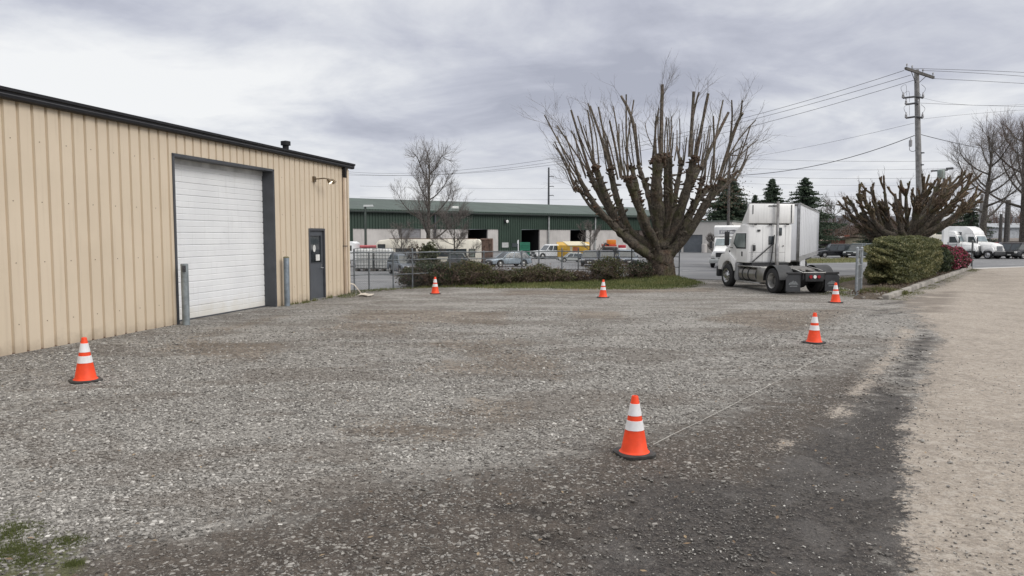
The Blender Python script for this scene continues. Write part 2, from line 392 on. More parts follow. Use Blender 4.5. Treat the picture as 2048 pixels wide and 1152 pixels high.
sst = np.clip(sdf(P, stripe) / .5, -1, 1); A_tan = np.minimum(A_tan, -sst * 1.1 + .35 * (sst < -.9) * 9)
A_wet = np.maximum(np.clip(.35 + sdf(P, wetp) / 1.6, -.6, .95), np.clip(.3 + sdf(P, stripe) / .9, -.6, .7))
A_dirt = np.clip(.34 + sdf(P, dirtp) / 2.2, -.5, .95)
A_brown = np.full(len(P), -.6)
for q in dirt2: A_brown = np.maximum(A_brown, np.clip(.52 + sdf(P, q) / 1.3, -.6, .95))
A_dirt = np.maximum(A_dirt, .45 * smooth01(P[:, 1] - np.interp(P[:, 0], near_x, near_y), -5.5, -2) * (fbm(P[:, 0], P[:, 1], .6) > .42))
A_moss = np.clip(.15 + sdf(P, mossp) / .45, -1.2, .85)
lv = np.array([math.sin(R(36)), math.cos(R(36))]); across = P @ np.array([lv[1], -lv[0]]); along = P @ lv
A_lw = smooth01(fbm(across * 1.0, along * .22, 1.6, 4), .47, .64) * smooth01(across, 1.0, 3.0) * (1 - smooth01(along, 40, 60))
A_rut = np.zeros(len(P))
for q in ([(990, 1035), (1060, 1070), (1130, 1088)], [(1040, 1058), (1120, 1085), (1210, 1118)], [(1080, 1030), (1160, 1042), (1230, 1010)], [(1090, 1015), (1150, 1008), (1230, 990)], [(1150, 1075), (1200, 1060), (1260, 1065)],
          [(1700, 1040), (1730, 1010), (1755, 970)], [(1000, 1010), (1060, 1020), (1110, 1012)], [(1868, 840), (1866, 780), (1872, 710)], [(1852, 800), (1868, 800), (1884, 798)], [(1856, 770), (1870, 770), (1886, 768)], [(1850, 830), (1866, 828), (1880, 830)], [(1862, 740), (1874, 740), (1888, 739)],
          [(1740, 632), (1800, 626), (1870, 632)], [(1760, 610), (1840, 600), (1880, 590)], [(1840, 655), (1900, 640), (1930, 600)], [(1690, 615), (1760, 622), (1850, 612)], [(1860, 588), (1890, 586), (1915, 588)], [(1880, 560), (1900, 575), (1930, 570)]):
    gq = [np.array(G(*w)[:2]) for w in q]
    for a, b in zip(gq[:-1], gq[1:]):
        t_ = np.clip(((P - a) @ (b - a)) / ((b - a) @ (b - a)), 0, 1); dd = np.hypot(*(P - a - t_[:, None] * (b - a)).T)
        wd = .045 + .006 * P[:, 1]; A_rut = np.maximum(A_rut, np.exp(-(dd / wd) ** 2) * np.clip(1.5 * fbm(P[:, 0], P[:, 1], 5., 2) - .1, 0, 1))
for q, st_ in ((gpoly([(1700, 640), (1900, 625), (1925, 580), (1850, 585), (1700, 612)]), .95), (gpoly([(1850, 850), (1890, 845), (1890, 690), (1862, 690)]), .4), (gpoly([(1930, 560), (2010, 580), (2060, 560), (1980, 545)]), .3)):
    A_lw = np.maximum(A_lw, st_ * smooth01(sdf(P, q), -.3, .5) * smooth01(fbm(P[:, 0] * .6 + P[:, 1] * .2, P[:, 1], 1.6, 4), .32, .52))
Z = ground_z(P[:, 0], P[:, 1]) - .03 * A_rut * (P[:, 1] < 9) - .02 * np.clip(A_wet, 0, 1)
ny, nx = XX.shape
idx = np.arange(ny * nx).reshape(ny, nx)
quads = np.stack([idx[:-1, :-1], idx[:-1, 1:], idx[1:, 1:], idx[1:, :-1]], -1).reshape(-1, 4)
quads = quads[keep[quads].all(1)]
cen = P[quads].mean(1); road_face = (cen[:, 0] - ROAD(cen[:, 1]) + .8 * (fbm(cen[:, 0], cen[:, 1], 1.5) - .5)) > 0
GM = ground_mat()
for nm, sel in (('gravel_yard', ~road_face), ('dirt_lane', road_face)):
    q = quads[sel]; u, inv = np.unique(q, return_inverse=True)
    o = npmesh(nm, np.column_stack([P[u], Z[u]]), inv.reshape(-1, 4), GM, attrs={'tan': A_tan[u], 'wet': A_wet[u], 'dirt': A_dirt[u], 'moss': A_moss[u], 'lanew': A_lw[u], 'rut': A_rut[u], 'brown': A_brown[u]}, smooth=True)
    tag(o, kind='structure')

# loose stones lying on the yard (nobody could count them)
def stone_mat():
    t = NT('loose_stone'); a = t.attr('tone')
    c = t.colramp(a, [(0, (.080, .073, .065)), (.35, (.18, .17, .155)), (.7, (.335, .32, .293)), (.9, (.47, .45, .415)), (1, (.60, .58, .535))])
    patch = t.noise(.8, 5, .9, .6, vec=t.scaled(t.coord(), (.45, 1., 1)))
    c = t.mix(t.math('MULTIPLY', t.ramp(patch, .49, .60), .30), c, (.125, .100, .080)); t.set('Base Color', c)
    t.set('Roughness', .85); t.set('Normal', t.bump(t.noise(160, 3), .3, .004)); return t.m
ico = bmesh.new(); bmesh.ops.create_icosphere(ico, subdivisions=1, radius=1)
IV = np.array([v.co[:] for v in ico.verts]); IF = np.array([[v.index for v in f.verts] for f in ico.faces]); ico.free()
N = 420000
yy = 3.6 + (22.5 - 3.6) * rng.random(N) ** 1.25; xx = (rng.random(N) * 2 - 1) * yy * .78
den = np.clip(1.15 - .95 * smooth01(yy, 6, 22), 0, 1)
Q = np.column_stack([xx, yy])
den *= 1 - .91 * smooth01(sdf(Q, dirtp) + 1.6 * (fbm(xx, yy, .9) - .5), -.6, .6)
pebb = smooth01(fbm(xx + 40, yy, .8, 3), .5, .66)
den = np.maximum(den, .22 * pebb * (yy < 8) * (xx < .3)); den *= 1 - .9 * smooth01(sdf(Q, wetp), -.2, .6)
den *= 1 - .985 * smooth01(xx - ROAD(yy) + .7 * (fbm(xx, yy, 1.4, 3) - .5), -.3, .35)
for q in dirt2: den *= 1 - .6 * smooth01(sdf(Q, q) + 1.2 * (fbm(xx, yy, 1.2) - .5), -.5, .4)
den *= .20 + .80 * smooth01(ROAD(yy) - xx, .5, 3.0)
den *= .35 + .65 * smooth01(fbm(xx, yy, 1.1, 4), .30, .52)
ok = rng.random(N) < den * .74
bx0, by0 = G(0, 713)[:2]
ok &= xx > (bx0 + .09 + (yy - by0) * .22)
xx, yy = xx[ok], yy[ok]; n = len(xx)
sz = (.0080 + .0145 * rng.random(n) ** 2.2) * np.clip(.75 + .032 * yy, .9, 1.25)
sc = np.stack([sz * (.9 + .6 * rng.random(n)), sz * (.65 + .4 * rng.random(n)), sz * (.4 + .35 * rng.random(n))], 1)
ang = rng.random(n) * 6.283; tl_ = (rng.random(n) - .5) * .7
jit = 1 + .75 * (rng.random((8, len(IV), 1)) - .5)
B = (IV[None] * jit)[rng.integers(0, 8, n)] * sc[:, None, :]
ct, st = np.cos(tl_)[:, None], np.sin(tl_)[:, None]
by = B[..., 1] * ct - B[..., 2] * st; bz = B[..., 1] * st + B[..., 2] * ct
ca, sa = np.cos(ang)[:, None], np.sin(ang)[:, None]
V = np.stack([B[..., 0] * ca - by * sa + xx[:, None], B[..., 0] * sa + by * ca + yy[:, None], bz + (ground_z(xx, yy) + sc[:, 2] * .35)[:, None]], -1).reshape(-1, 3)
Fc = (IF[None] + (np.arange(n) * len(IV))[:, None, None]).reshape(-1, 3)
tn = np.clip(rng.normal(.48, .22, n) - .20 * smooth01(sdf(np.column_stack([xx, yy]), dirtp), -.4, .5), 0, 1)
tag(npmesh('loose_gravel', V, Fc, stone_mat(), attrs={'tone': np.repeat(tn, len(IV))}), kind='stuff')
print('stones', n)
# crumbs of dirt and grit on the packed dirt and the lane
n = 60000; yy = 3.8 + 9.5 * rng.random(n) ** 1.3; xx = -2.5 + (yy * .78 + 2.5) * rng.random(n)
Q = np.column_stack([xx, yy]); dr_ = xx - ROAD(yy); kp = rng.random(n) < np.where(dr_ > 0, .22, np.clip(.25 + .75 * smooth01(sdf(Q, dirtp), -.4, .6), 0, 1)) * (.25 + .75 * smooth01(fbm(xx, yy, 1.7, 3), .40, .58))
xx, yy, dr_ = xx[kp], yy[kp], dr_[kp]; n = len(xx); sz = .0035 + .007 * rng.random(n) ** 2
sc = np.stack([sz * (.9 + .7 * rng.random(n)), sz, sz * (.5 + .4 * rng.random(n))], 1); ang = rng.random(n) * 6.283
B = (IV[None] * jit)[rng.integers(0, 8, n)] * sc[:, None, :]; ca, sa = np.cos(ang)[:, None], np.sin(ang)[:, None]
V = np.stack([B[..., 0] * ca - B[..., 1] * sa + xx[:, None], B[..., 0] * sa + B[..., 1] * ca + yy[:, None], B[..., 2] + (ground_z(xx, yy) - .012 * (dr_ < 0) + sc[:, 2] * .3)[:, None]], -1).reshape(-1, 3)
tn = np.where(rng.random(n) < .14, .75, .12) + .12 * rng.normal(size=n); tn = np.where(dr_ > 0, .18 + .5 * (rng.random(n) < .3), tn)
tag(npmesh('grit', V, (IF[None] + (np.arange(n) * len(IV))[:, None, None]).reshape(-1, 3), stone_mat(), attrs={'tone': np.repeat(np.clip(tn, 0, 1), len(IV))}), kind='stuff')
print('grit', n)

# base terrain to the horizon
t = NT('earth'); t.set('Base Color', t.mix(t.ramp(t.noise(.05, 5), .35, .65), (.10, .105, .06), (.16, .145, .11))); t.set('Roughness', 1.0)
tag(MB().poly([(-1500, -300, -.16), (1500, -300, -.16), (1500, 2200, -.16), (-1500, 2200, -.16)]).build('ground', t.m), kind='structure')

# street and yards beyond
t = NT('asphalt')
c = t.mix(t.ramp(t.noise(.12, 5, .4), .3, .7), (.125, .128, .135), (.185, .186, .19))
st_ = t.noise(1.0, 5, .2, vec=t.scaled(t.coord(), (.05, .55, 1)))
c = t.mix(t.math('MULTIPLY', t.ramp(st_, .45, .68), .6), c, (.25, .245, .24))
c = t.mix(t.math('MULTIPLY', t.ramp(t.noise(.45, 4, .5), .55, .7), .5), c, (.085, .085, .09))
t.set('Base Color', c); t.set('Roughness', .8); t.set('Normal', t.bump(t.noise(30, 4), .3, .02))
tag(MB().poly([(x, y, -.012) for x, y in NEAR] + [(170, 175, -.012), (-70, 175, -.012)]).build('street', t.m), kind='structure')
paint = mat('road_paint', (.34, .34, .335), .8, var=.3, scale=1.2)
def ribbon(a, b, w, z, mb):
    a, b = Vector((*a[:2], z)), Vector((*b[:2], z)); d = (b - a).normalized(); nn = Vector((-d.y, d.x, 0)) * w / 2
    mb.add([a - nn, b - nn, b + nn, a + nn], [(0, 1, 2, 3)]); return mb
m_ = MB()
for a, b in (((1365, 541), (1440, 538)), ((1365, 528), (1440, 526)), ((1650, 540), (1730, 537)), ((1950, 531), (2100, 527)), ((1945, 524.5), (2100, 522))): ribbon(G(*a), G(*b), .22, -.004, m_)
for a, b in (((700, 566), (790, 563)), ((700, 549), (800, 547)), ((1060, 536), (1160, 536))): ribbon(G(*a), G(*b), .18, -.004, m_)
tag(m_.build('road_marking', paint), kind='structure')
# concrete apron where the lane meets the street
conc = mat('concrete', (.36, .345, .32), .85, var=.22, scale=1.1, bump=.01, bscale=40)
a0, a1 = G(1946, 537), G(2090, 532.5)
tag(ribbon(a0, a1, 1.0, .0, MB()).build('concrete_apron', mat('pale_concrete', (.47, .455, .43), .85, var=.15)), kind='structure')

# grass verges
def grass_mat():
    t = NT('turf'); c = t.mix(t.ramp(t.noise(.8, 5, .3), .3, .7), (.075, .090, .024), (.135, .135, .048))
    c = t.mix(t.math('MULTIPLY', t.ramp(t.noise(3.1, 5, .3), .52, .7), .6), c, (.20, .165, .085)); t.set('Base Color', c); t.set('Roughness', .95)
    t.set('Normal', t.bump(t.noise(35, 4), .7, .05)); return t.m
TURF = grass_mat()
def blade_mat():
    t = NT('grass_blade'); t.set('Base Color', t.colramp(t.attr('tone'), [(0, (.045, .060, .016)), (.5, (.10, .118, .032)), (.8, (.17, .165, .06)), (1, (.29, .24, .12))])); t.set('Roughness', .8); return t.m
BLADE = blade_mat()
def blades(name, x, y, z, h, w, tone):
    n = len(x); a = rng.random(n) * 6.283; lx, ly = (rng.random(n) - .5) * h * .9, (rng.random(n) - .5) * h * .9
    dx, dy = np.cos(a) * w, np.sin(a) * w
    V = np.stack([np.stack([x - dx, y - dy, z - .01], 1), np.stack([x + dx, y + dy, z - .01], 1), np.stack([x + lx, y + ly, z + h], 1)], 1).reshape(-1, 3)
    return npmesh(name, V, np.arange(3 * n).reshape(-1, 3), BLADE, attrs={'tone': np.repeat(tone, 3)})
def verge(name, pts, hmax, nb, hb, mound=None, mix=0.):
    poly = gpoly(pts); xs = [p[0] for p in poly]; ys = [p[1] for p in poly]
    st = .22; X, Yg = np.meshgrid(np.arange(min(xs) - st, max(xs) + st, st), np.arange(min(ys) - st, max(ys) + st, st))
    Pq = np.stack([X.ravel(), Yg.ravel()], 1); d = sdf(Pq, poly) + .35 * (fbm(Pq[:, 0], Pq[:, 1], 1.3) - .5)
    def hz(Pq, d):
        z = -.05 + hmax * smooth01(d, -.1, 1.2) + .05 * fbm(Pq[:, 0], Pq[:, 1], 1.8) * (d > 0)
        if mound is not None: z = z + mound[2] * np.exp(-((Pq[:, 0] - mound[0]) ** 2 + (Pq[:, 1] - mound[1]) ** 2) / mound[3] ** 2) * smooth01(d, -.1, .8)
        return z
    ny, nx = X.shape; I = np.arange(ny * nx).reshape(ny, nx)
    q = np.stack([I[:-1, :-1], I[:-1, 1:], I[1:, 1:], I[1:, :-1]], -1).reshape(-1, 4); q = q[(d[q] > -.15).all(1)]
    u, inv = np.unique(q, return_inverse=True)
    tag(npmesh(name, np.column_stack([Pq[u], hz(Pq, d)[u]]), inv.reshape(-1, 4), TURF, smooth=True), kind='structure')
    bxy = np.column_stack([min(xs) + (max(xs) - min(xs)) * rng.random(nb), min(ys) + (max(ys) - min(ys)) * rng.random(nb)])
    db = sdf(bxy, poly) + .5 * (fbm(bxy[:, 0], bxy[:, 1], 1.3) - .5); k = db > -.12; bxy, db = bxy[k], db[k]
    cl = fbm(bxy[:, 0] + 9, bxy[:, 1], 1.1, 3)
    h = hb * (.4 + .9 * rng.random(len(bxy))) * (.5 + 1.0 * cl)
    tag(blades('grass', bxy[:, 0], bxy[:, 1], hz(bxy, db), h, .009 + .006 * rng.random(len(bxy)), np.clip(cl * .9 + .35 * (rng.random(len(bxy)) - .5) + mix, 0, 1)), kind='stuff')
tree_xy = D(1322, 557, 37.6)
verge('grass_verge', [(690, 597), (740, 586), (800, 579), (900, 575), (980, 577), (1120, 578), (1250, 580), (1340, 579), (1412, 572), (1400, 564), (1350, 558), (1200, 558), (1000, 567), (800, 577), (690, 583)], .06, 60000, .10, (tree_xy.x, tree_xy.y, .22, 2.4))
verge('grass_verge', [(1640, 590), (1690, 596), (1722, 592), (1745, 570), (1740, 551), (1660, 555), (1630, 566)], .04, 26000, .06)
verge('grass_verge', [(1600, 527), (1760, 524), (1800, 520), (1800, 516), (1600, 517)], .03, 9000, .16, None, .3)
# tufts at the bottom left of the yard
cs = [(G(30, 1060), .22), (G(20, 1100), .25), (G(45, 1105), .18), (G(140, 1085), .14), (G(10, 1075), .2), (G(60, 1125), .12), (G(-30, 1120), .3), (G(150, 1130), .08)]
bx, by_, hh = [], [], []
for c, r in cs:
    k = int(1500 * r / .2); a = rng.random(k) * 6.283; q = r * np.sqrt(rng.random(k)) * (.4 + .8 * rng.random(k))
    bx.append(c.x + q * np.cos(a) * 1.3); by_.append(c.y + q * np.sin(a)); hh.append((.012 + .032 * rng.random(k)) * (1 - .6 * q / r))
bx, by_, hh = map(np.concatenate, (bx, by_, hh)); hh = np.maximum(hh, .006)
tag(blades('grass', bx, by_, ground_z(bx, by_), hh, .0022 + .002 * rng.random(len(bx)), np.clip(.25 + .35 * rng.random(len(bx)), 0, 1)), kind='stuff')

# weeds at the foot of the wall and along the yard's left edge
wa, wb = G(560, 613), G(690, 590); n = 1500; k = rng.random(n) ** .6; wx = wa.x + (wb.x - wa.x) * k + .03 + .22 * rng.random(n) ** 2; wy = wa.y + (wb.y - wa.y) * k
kk = fbm(wx * 3, wy, 2.0, 3) > .50; wx, wy = wx[kk], wy[kk]
tag(blades('weeds', wx, wy, ground_z(wx, wy), .03 + .12 * rng.random(len(wx)), np.full(len(wx), .008), .35 + .5 * rng.random(len(wx))), kind='stuff')
n = 900; yy = 4 + 20 * rng.random(n) ** 1.2; xx = (rng.random(n) * 2 - 1) * yy * .72; kk = (xx > bx0 + .2 + (yy - by0) * .22) & (xx < ROAD(yy) + 1.5); xx, yy = xx[kk], yy[kk]; n = len(xx)
u = rng.random(n) * 6.283; s_ = .012 + .022 * rng.random(n); z = ground_z(xx, yy) + .018
V = np.stack([np.stack([xx - s_ * np.cos(u), yy - s_ * np.sin(u), z], 1), np.stack([xx + s_ * .45 * np.sin(u), yy - s_ * .45 * np.cos(u), z + .008 * rng.random(n)], 1), np.stack([xx + s_ * np.cos(u), yy + s_ * np.sin(u), z + .012 * rng.random(n)], 1), np.stack([xx - s_ * .45 * np.sin(u), yy + s_ * .45 * np.cos(u), z + .006], 1)], 1).reshape(-1, 3)
t = NT('fallen_leaf'); t.set('Base Color', t.colramp(t.attr('tone'), [(0, (.06, .04, .025)), (.6, (.16, .105, .06)), (1, (.30, .22, .13))])); t.set('Roughness', .8)
tag(npmesh('fallen_leaves', V, np.arange(4 * n).reshape(-1, 4), t.m, attrs={'tone': np.repeat(rng.random(n), 4)}), kind='stuff')

# ------------------------------------------------------------------ tan metal building
t = NT('beige_steel'); zz_ = t.n.new('ShaderNodeSeparateXYZ'); t.l.new(t.coord(), zz_.inputs[0])
c = t.mix(t.ramp(t.noise(.7, 5), .3, .7), (.625, .525, .395), (.67, .565, .43))
pan = t.n.new('ShaderNodeTexWhiteNoise'); pan.noise_dimensions = '1D'; t.l.new(t.math('FLOOR', t.math('DIVIDE', zz_.outputs[0], 1.005)), pan.inputs['W'])
c = t.mix(t.math('MULTIPLY', pan.outputs['Value'], .10), c, (.52, .42, .30))     # each wall sheet has aged a little differently
c = t.mix(t.math('MULTIPLY', t.ramp(t.noise(1.8, 5, vec=t.scaled(t.coord(), (5, 5, .3))), .52, .72), .16), c, (.36, .28, .19))
spl = t.math('ADD', zz_.outputs[2], t.math('MULTIPLY', t.noise(2.2, 5, .3, .65), .75))
c = t.mix(t.math('MULTIPLY', t.ramp(spl, .68, .30), .45), c, (.26, .20, .14))     # mud splash at the foot
t.set('Base Color', c); t.set('Roughness', .5); t.set('Normal', t.bump(t.noise(1.3, 3), .12, .02)); BEIGE = t.m; MATS['beige_steel'] = BEIGE
BLACKM = mat('black_trim', (.014, .014, .016), .6, var=.2, scale=4, spec=.3)
DGREY = mat('dark_grey_paint', (.062, .066, .074), .5, var=.15, scale=2)
GALV = mat('galvanised', (.30, .325, .345), .45, .55, var=.22, scale=9)
GLASSD = mat('dark_glass', (.018, .022, .025), .06, var=.3, scale=2, spec=.8)
WHITEP = mat('white_paint', (.74, .75, .75), .35, var=.06, scale=1.2, streak=.12)
RUBBER = mat('rubber', (.018, .018, .019), .75, var=.3, scale=6)
CHROME = mat('bright_metal', (.62, .62, .62), .28, .95, var=.12, scale=5)
ALU = mat('dull_aluminium', (.46, .455, .44), .38, .8, var=.2, scale=6)

pA, pB = G(0, 713), G(700, 587)
wd = (pB - pA); wd.z = 0; wlen = wd.length; wd.normalize()
BACK = 11.0                                       # the wall runs on past the left edge of the photo
o0 = pA - wd * BACK
bld = thing('metal_building', 'long tan ribbed metal workshop with black eave trim and white roll-up door', 'building', (o0.x, o0.y, 0), math.atan2(wd.y, wd.x))
BL = wlen + BACK; EAVE = 4.82
nrm = Vector((-wd.y, wd.x, 0))                    # into the building
def wall_s(px, py0=576, off=0.):                  # distance along the wall under a photo column
    d = ray(px, py0); a = o0 + nrm * off
    # solve (t d).xy = a + s wd
    det = d.x * (-wd.y) - d.y * (-wd.x)
    return (d.x * a.y - d.y * a.x) / det if abs(det) > 1e-9 else 0
def wall_at(px, py, off=0.):
    d = ray(px, py); a = o0 + nrm * off
    t = ((a - Vector((0, 0, 0))).dot(nrm)) / (Vector((d.x, d.y, 0)).dot(nrm))
    p = Vector((d.x * t, d.y * t, CAM_H + d.z * t)); return (p - o0).dot(wd), p.z
s1, zt1 = wall_at(344, 311); s2, zt2 = wall_at(546, 341); ZD = (zt1 + zt2) / 2
m1, mz = wall_at(617, 457.5); m2, _ = wall_at(648.5, 462); ZM = mz
print('door', s1, s2, ZD, 'man', m1, m2, ZM, 'len', BL)
PITCHR = .335; prof = []
x = -.05
while x < BL:
    prof += [(x, 0), (x + PITCHR - .075, 0), (x + PITCHR - .058, .055), (x + PITCHR - .017, .055)]
    x += PITCHR
prof = [p for p in prof if 0 < p[0] < BL - .01] 
px_ = [p[0] for p in prof]; py_ = [p[1] for p in prof]
brk = sorted(set([0, BL] + px_ + [s1 - .001, s2 + .001, m1 - .001, m2 + .001]))
m_ = MB()
for a, b in zip(brk[:-1], brk[1:]):
    mid_ = (a + b) / 2; z0 = ZD if s1 < mid_ < s2 else ZM if m1 < mid_ < m2 else -.12
    ya, yb = np.interp([a, b], px_, py_)
    m_.add([(a, ya, z0), (b, yb, z0), (b, yb, EAVE + .14), (a, ya, EAVE + .14)], [(0, 1, 2, 3)])
m_.cur = 1
for zr in (.55, 1.75, 2.95, 4.15):
    for k in range(2, int(BL / PITCHR), 2):
        xx_ = -.05 + k * PITCHR + .10
        if (s1 - .1 < xx_ < s2 + .1 and zr < ZD) or (m1 - .1 < xx_ < m2 + .1 and zr < ZM): continue
        m_.box(xx_, xx_ + .018, -.006, .0, zr, zr + .018)
m_.cur = 0
m_.box(0, .02, .04, 14, -.12, EAVE); m_.box(BL - .03, BL - .005, .03, 14, -.12, EAVE)
m_.box(BL - .13, BL + .01, -.022, .10, -.12, EAVE)            # corner flashing
m_.build('wall', [BEIGE, mat('screw_head', (.16, .12, .085), .5)], bld)
# base angle with rust line
MB().box(0, s1 - .01, .012, .05, -.1, .018).build('base_trim', mat('rusty_base', (.13, .075, .045), .8, var=.5, scale=3), bld)
MB().box(s2 + .1, m1 - .06, .012, .05, -.1, .018).build('base_trim', MATS['rusty_base'], bld)
# roof and eave
rf = MB(); rf.loft([(-.2, -.16, EAVE + .235), (-.2, 7, EAVE + .9), (-.2, 14.2, EAVE + .235), (-.2, 14.2, EAVE + .1), (-.2, 7, EAVE + .8), (-.2, -.16, EAVE + .12)],
                   [(BL + .22, -.16, EAVE + .235), (BL + .22, 7, EAVE + .9), (BL + .22, 14.2, EAVE + .235), (BL + .22, 14.2, EAVE + .1), (BL + .22, 7, EAVE + .8), (BL + .22, -.16, EAVE + .12)])
rf.build('roof', mat('dark_roof', (.06, .06, .065), .5), bld)
gp = [(-.02, EAVE + .05), (-.02, EAVE + .26), (-.20, EAVE + .25), (-.20, EAVE + .19), (-.165, EAVE + .175), (-.15, EAVE + .07), (-.10, EAVE + .05)]
MB().prism(gp, 'x', -.22, BL + .25).build('gutter', BLACKM, bld)
# roll-up door
REC = .36; zt = ZD; m_ = MB(); nsl = 14; z = .02; hh_ = (ZD + .35) / nsl
dpts = []
for k in range(nsl):
    for f, dy in ((0, .022), (.045, .022), (.07, 0), (.46, 0), (.48, .010), (.52, .010), (.54, 0), (.95, 0)): dpts.append((z + f * hh_, REC + dy))
    z += hh_
dpts = [p for p in dpts if p[0] < ZD + .2]
for (za, ya), (zb, yb) in zip(dpts[:-1], dpts[1:]): m_.add([(s1 + .05, ya, za), (s2 - .05, ya, za), (s2 - .05, yb, zb), (s1 + .05, yb, zb)], [(0, 1, 2, 3)])
t = NT('door_white'); zc_ = t.n.new('ShaderNodeSeparateXYZ'); t.l.new(t.coord(), zc_.inputs[0])
dirtl = t.math('MULTIPLY', t.ramp(t.math('ADD', zc_.outputs[2], t.math('MULTIPLY', t.noise(2.5, 5), .9)), 1.05, .35), .5)
cc = t.mix(t.ramp(t.noise(.9, 5), .35, .65), (.74, .75, .755), (.80, .81, .81))
cc = t.mix(t.math('MULTIPLY', t.ramp(t.noise(3, 5, vec=t.scaled(t.coord(), (4, 4, .3))), .55, .75), .25), cc, (.50, .50, .48))
t.set('Base Color', t.mix(dirtl, cc, (.60, .55, .43))); t.set('Roughness', .5)
rd = m_.build('roll_up_door', t.m, bld)
MB().box(s1 + .05, s2 - .05, REC - .025, REC + .03, -.02, .045).build('bottom_bar', DGREY, rd)
m_ = MB(); m_.box(s2 - .06, s2 + .02, -.03, REC + .12, -.1, ZD + .02); m_.box(s1 - .02, s1 + .05, -.03, REC + .12, -.1, ZD + .02)
m_.box(s1 - .02, s2 + .02, -.03, REC + .12, ZD - .02, ZD + .05)
m_.build('door_jamb', DGREY, bld)
MB().box(s1, s2, REC - .02, REC + .16, ZD - .16, ZD - .02).build('door_hood', mat('hood_white', (.60, .61, .61), .6), rd)
MB().box(s1 - .3, s2 + .3, REC + .2, REC + .3, -.1, ZD + .4).build('backing', BLACKM, bld)
# personnel door
dr = MB()
W0, W1, WZ0, WZ1 = m1 + .20, m2 - .20, ZM * .525, ZM * .90
dr.box(m1 + .06, W0, .05, .10, .03, ZM - .06); dr.box(W1, m2 - .06, .05, .10, .03, ZM - .06)
dr.box(W0, W1, .05, .10, .03, WZ0); dr.box(W0, W1, .05, .10, WZ1, ZM - .06)
door = dr.build('door', mat('door_grey', (.088, .096, .108), .45, var=.08), bld)
MB().box(W0, W1, .072, .085, WZ0, WZ1).build('window_pane', GLASSD, door)
wf = MB()
for a in ((W0 - .03, W0, WZ0 - .03, WZ1 + .03), (W1, W1 + .03, WZ0 - .03, WZ1 + .03), (W0, W1, WZ0 - .03, WZ0), (W0, W1, WZ1, WZ1 + .03)): wf.box(a[0], a[1], .040, .055, a[2], a[3])
wf.build('window_frame', DGREY, door)
pw = (W1 - W0)
nt_ = MB(); nt_.box(W0 + .55 * pw, W0 + .92 * pw, .066, .071, WZ0 + .06, WZ0 + .28); nt_.build('notice', mat('paper', (.66, .66, .63), .8), door)
MB().prism([(W0 + .42 * pw + .10 * math.cos(a), WZ0 + .50 + .13 * math.sin(a)) for a in np.linspace(0, 6.283, 14)[:-1]], 'y', .066, .071).build('notice', MATS['paper'], door)
hd = MB(); hd.cyl((m2 - .17, .05, ZM * .445), (m2 - .17, -.02, ZM * .445), .016); hd.cyl((m2 - .15, -.015, ZM * .445), (m2 - .33, -.015, ZM * .445), .014); hd.box(m2 - .20, m2 - .14, .042, .052, ZM * .43, ZM * .50)
hd.build('handle', CHROME, door)
jm = MB(); jm.box(m1 - .01, m1 + .06, -.025, .12, 0, ZM + .01); jm.box(m2 - .06, m2 + .01, -.025, .12, 0, ZM + .01); jm.box(m1 + .06, m2 - .06, -.022, .12, ZM - .06, ZM + .02)
jm.build('door_frame', mat('frame_grey', (.07, .072, .08), .5), bld)
MB().box(m1 + .06, m2 - .06, -.05, .12, -.05, .028).build('threshold', ALU, bld)
MB().box(m1 - .1, m2 + .1, .16, .2, 0, ZM + .2).build('backing', BLACKM, bld)
# downspout
sD, _ = wall_at(686.5, 460)
ds = MB(); ds.box(sD - .055, sD + .055, -.135, -.035, .04, EAVE - .32); ds.build('downspout', mat('downspout_paint', (.62, .51, .40), .5, var=.08), bld, bevel=.012)
MB().box(sD - .06, sD + .06, -.15, -.03, EAVE - .33, EAVE + .06).build('outlet', BLACKM, bld)
MB().box(sD - .07, sD + .07, -.142, -.01, 1.86, 1.89).build('strap', DGREY, bld)
# flood lights
sL, zL = wall_at(626, 358)
lamp = MB(); lamp.box(sL - .05, sL + .12, -.06, 0, zL - .10, zL + .09); lamp.cyl((sL + .03, -.05, zL), (sL + .03, -.42, zL + .02), .022)
lamp.tube([(sL + .03, -.40, zL + .02), (sL + .40, -.42, zL + .02), (sL + .62, -.42, zL + .0)], .02)
BRONZE = mat('bronze_fitting', (.16, .12, .075), .4, .5)
lm = lamp.build('wall_light', BRONZE, bld)
for dx, on in ((.26, True), (.58, False)):
    h = MB(); h.lathe([(.03, 0), (.06, .02), (.115, .20), (.12, .21)], 'x', 16); 
    ob = h.build('lamp_head', BRONZE, lm); ob.location = (sL + dx - .03, -.44, zL + .02); ob.rotation_euler = (0, R(50), R(-62))
    g = MB(); g.lathe([(.108, .205), (.06, .235), (.01, .245)], 'x', 16)
    ob2 = g.build('bulb', mat('lit_bulb', (.9, .85, .7), .4, emit=((1, .90, .68), 5.0)) if on else mat('unlit_bulb', (.55, .52, .45), .15), lm); ob.scale = ob2.scale = (.78,) * 3; ob2.location = ob.location; ob2.rotation_euler = ob.rotation_euler
# roof vent
sV, zV = wall_at(571.5, 300, 1.1)
MB().lathe([(.10, EAVE + .1), (.11, EAVE + .66), (.17, EAVE + .66), (.17, EAVE + .80), (.02, EAVE + .83)], 'z', 18, (sV, 1.1, 0)).build('roof_vent', BLACKM, bld, smooth=True)

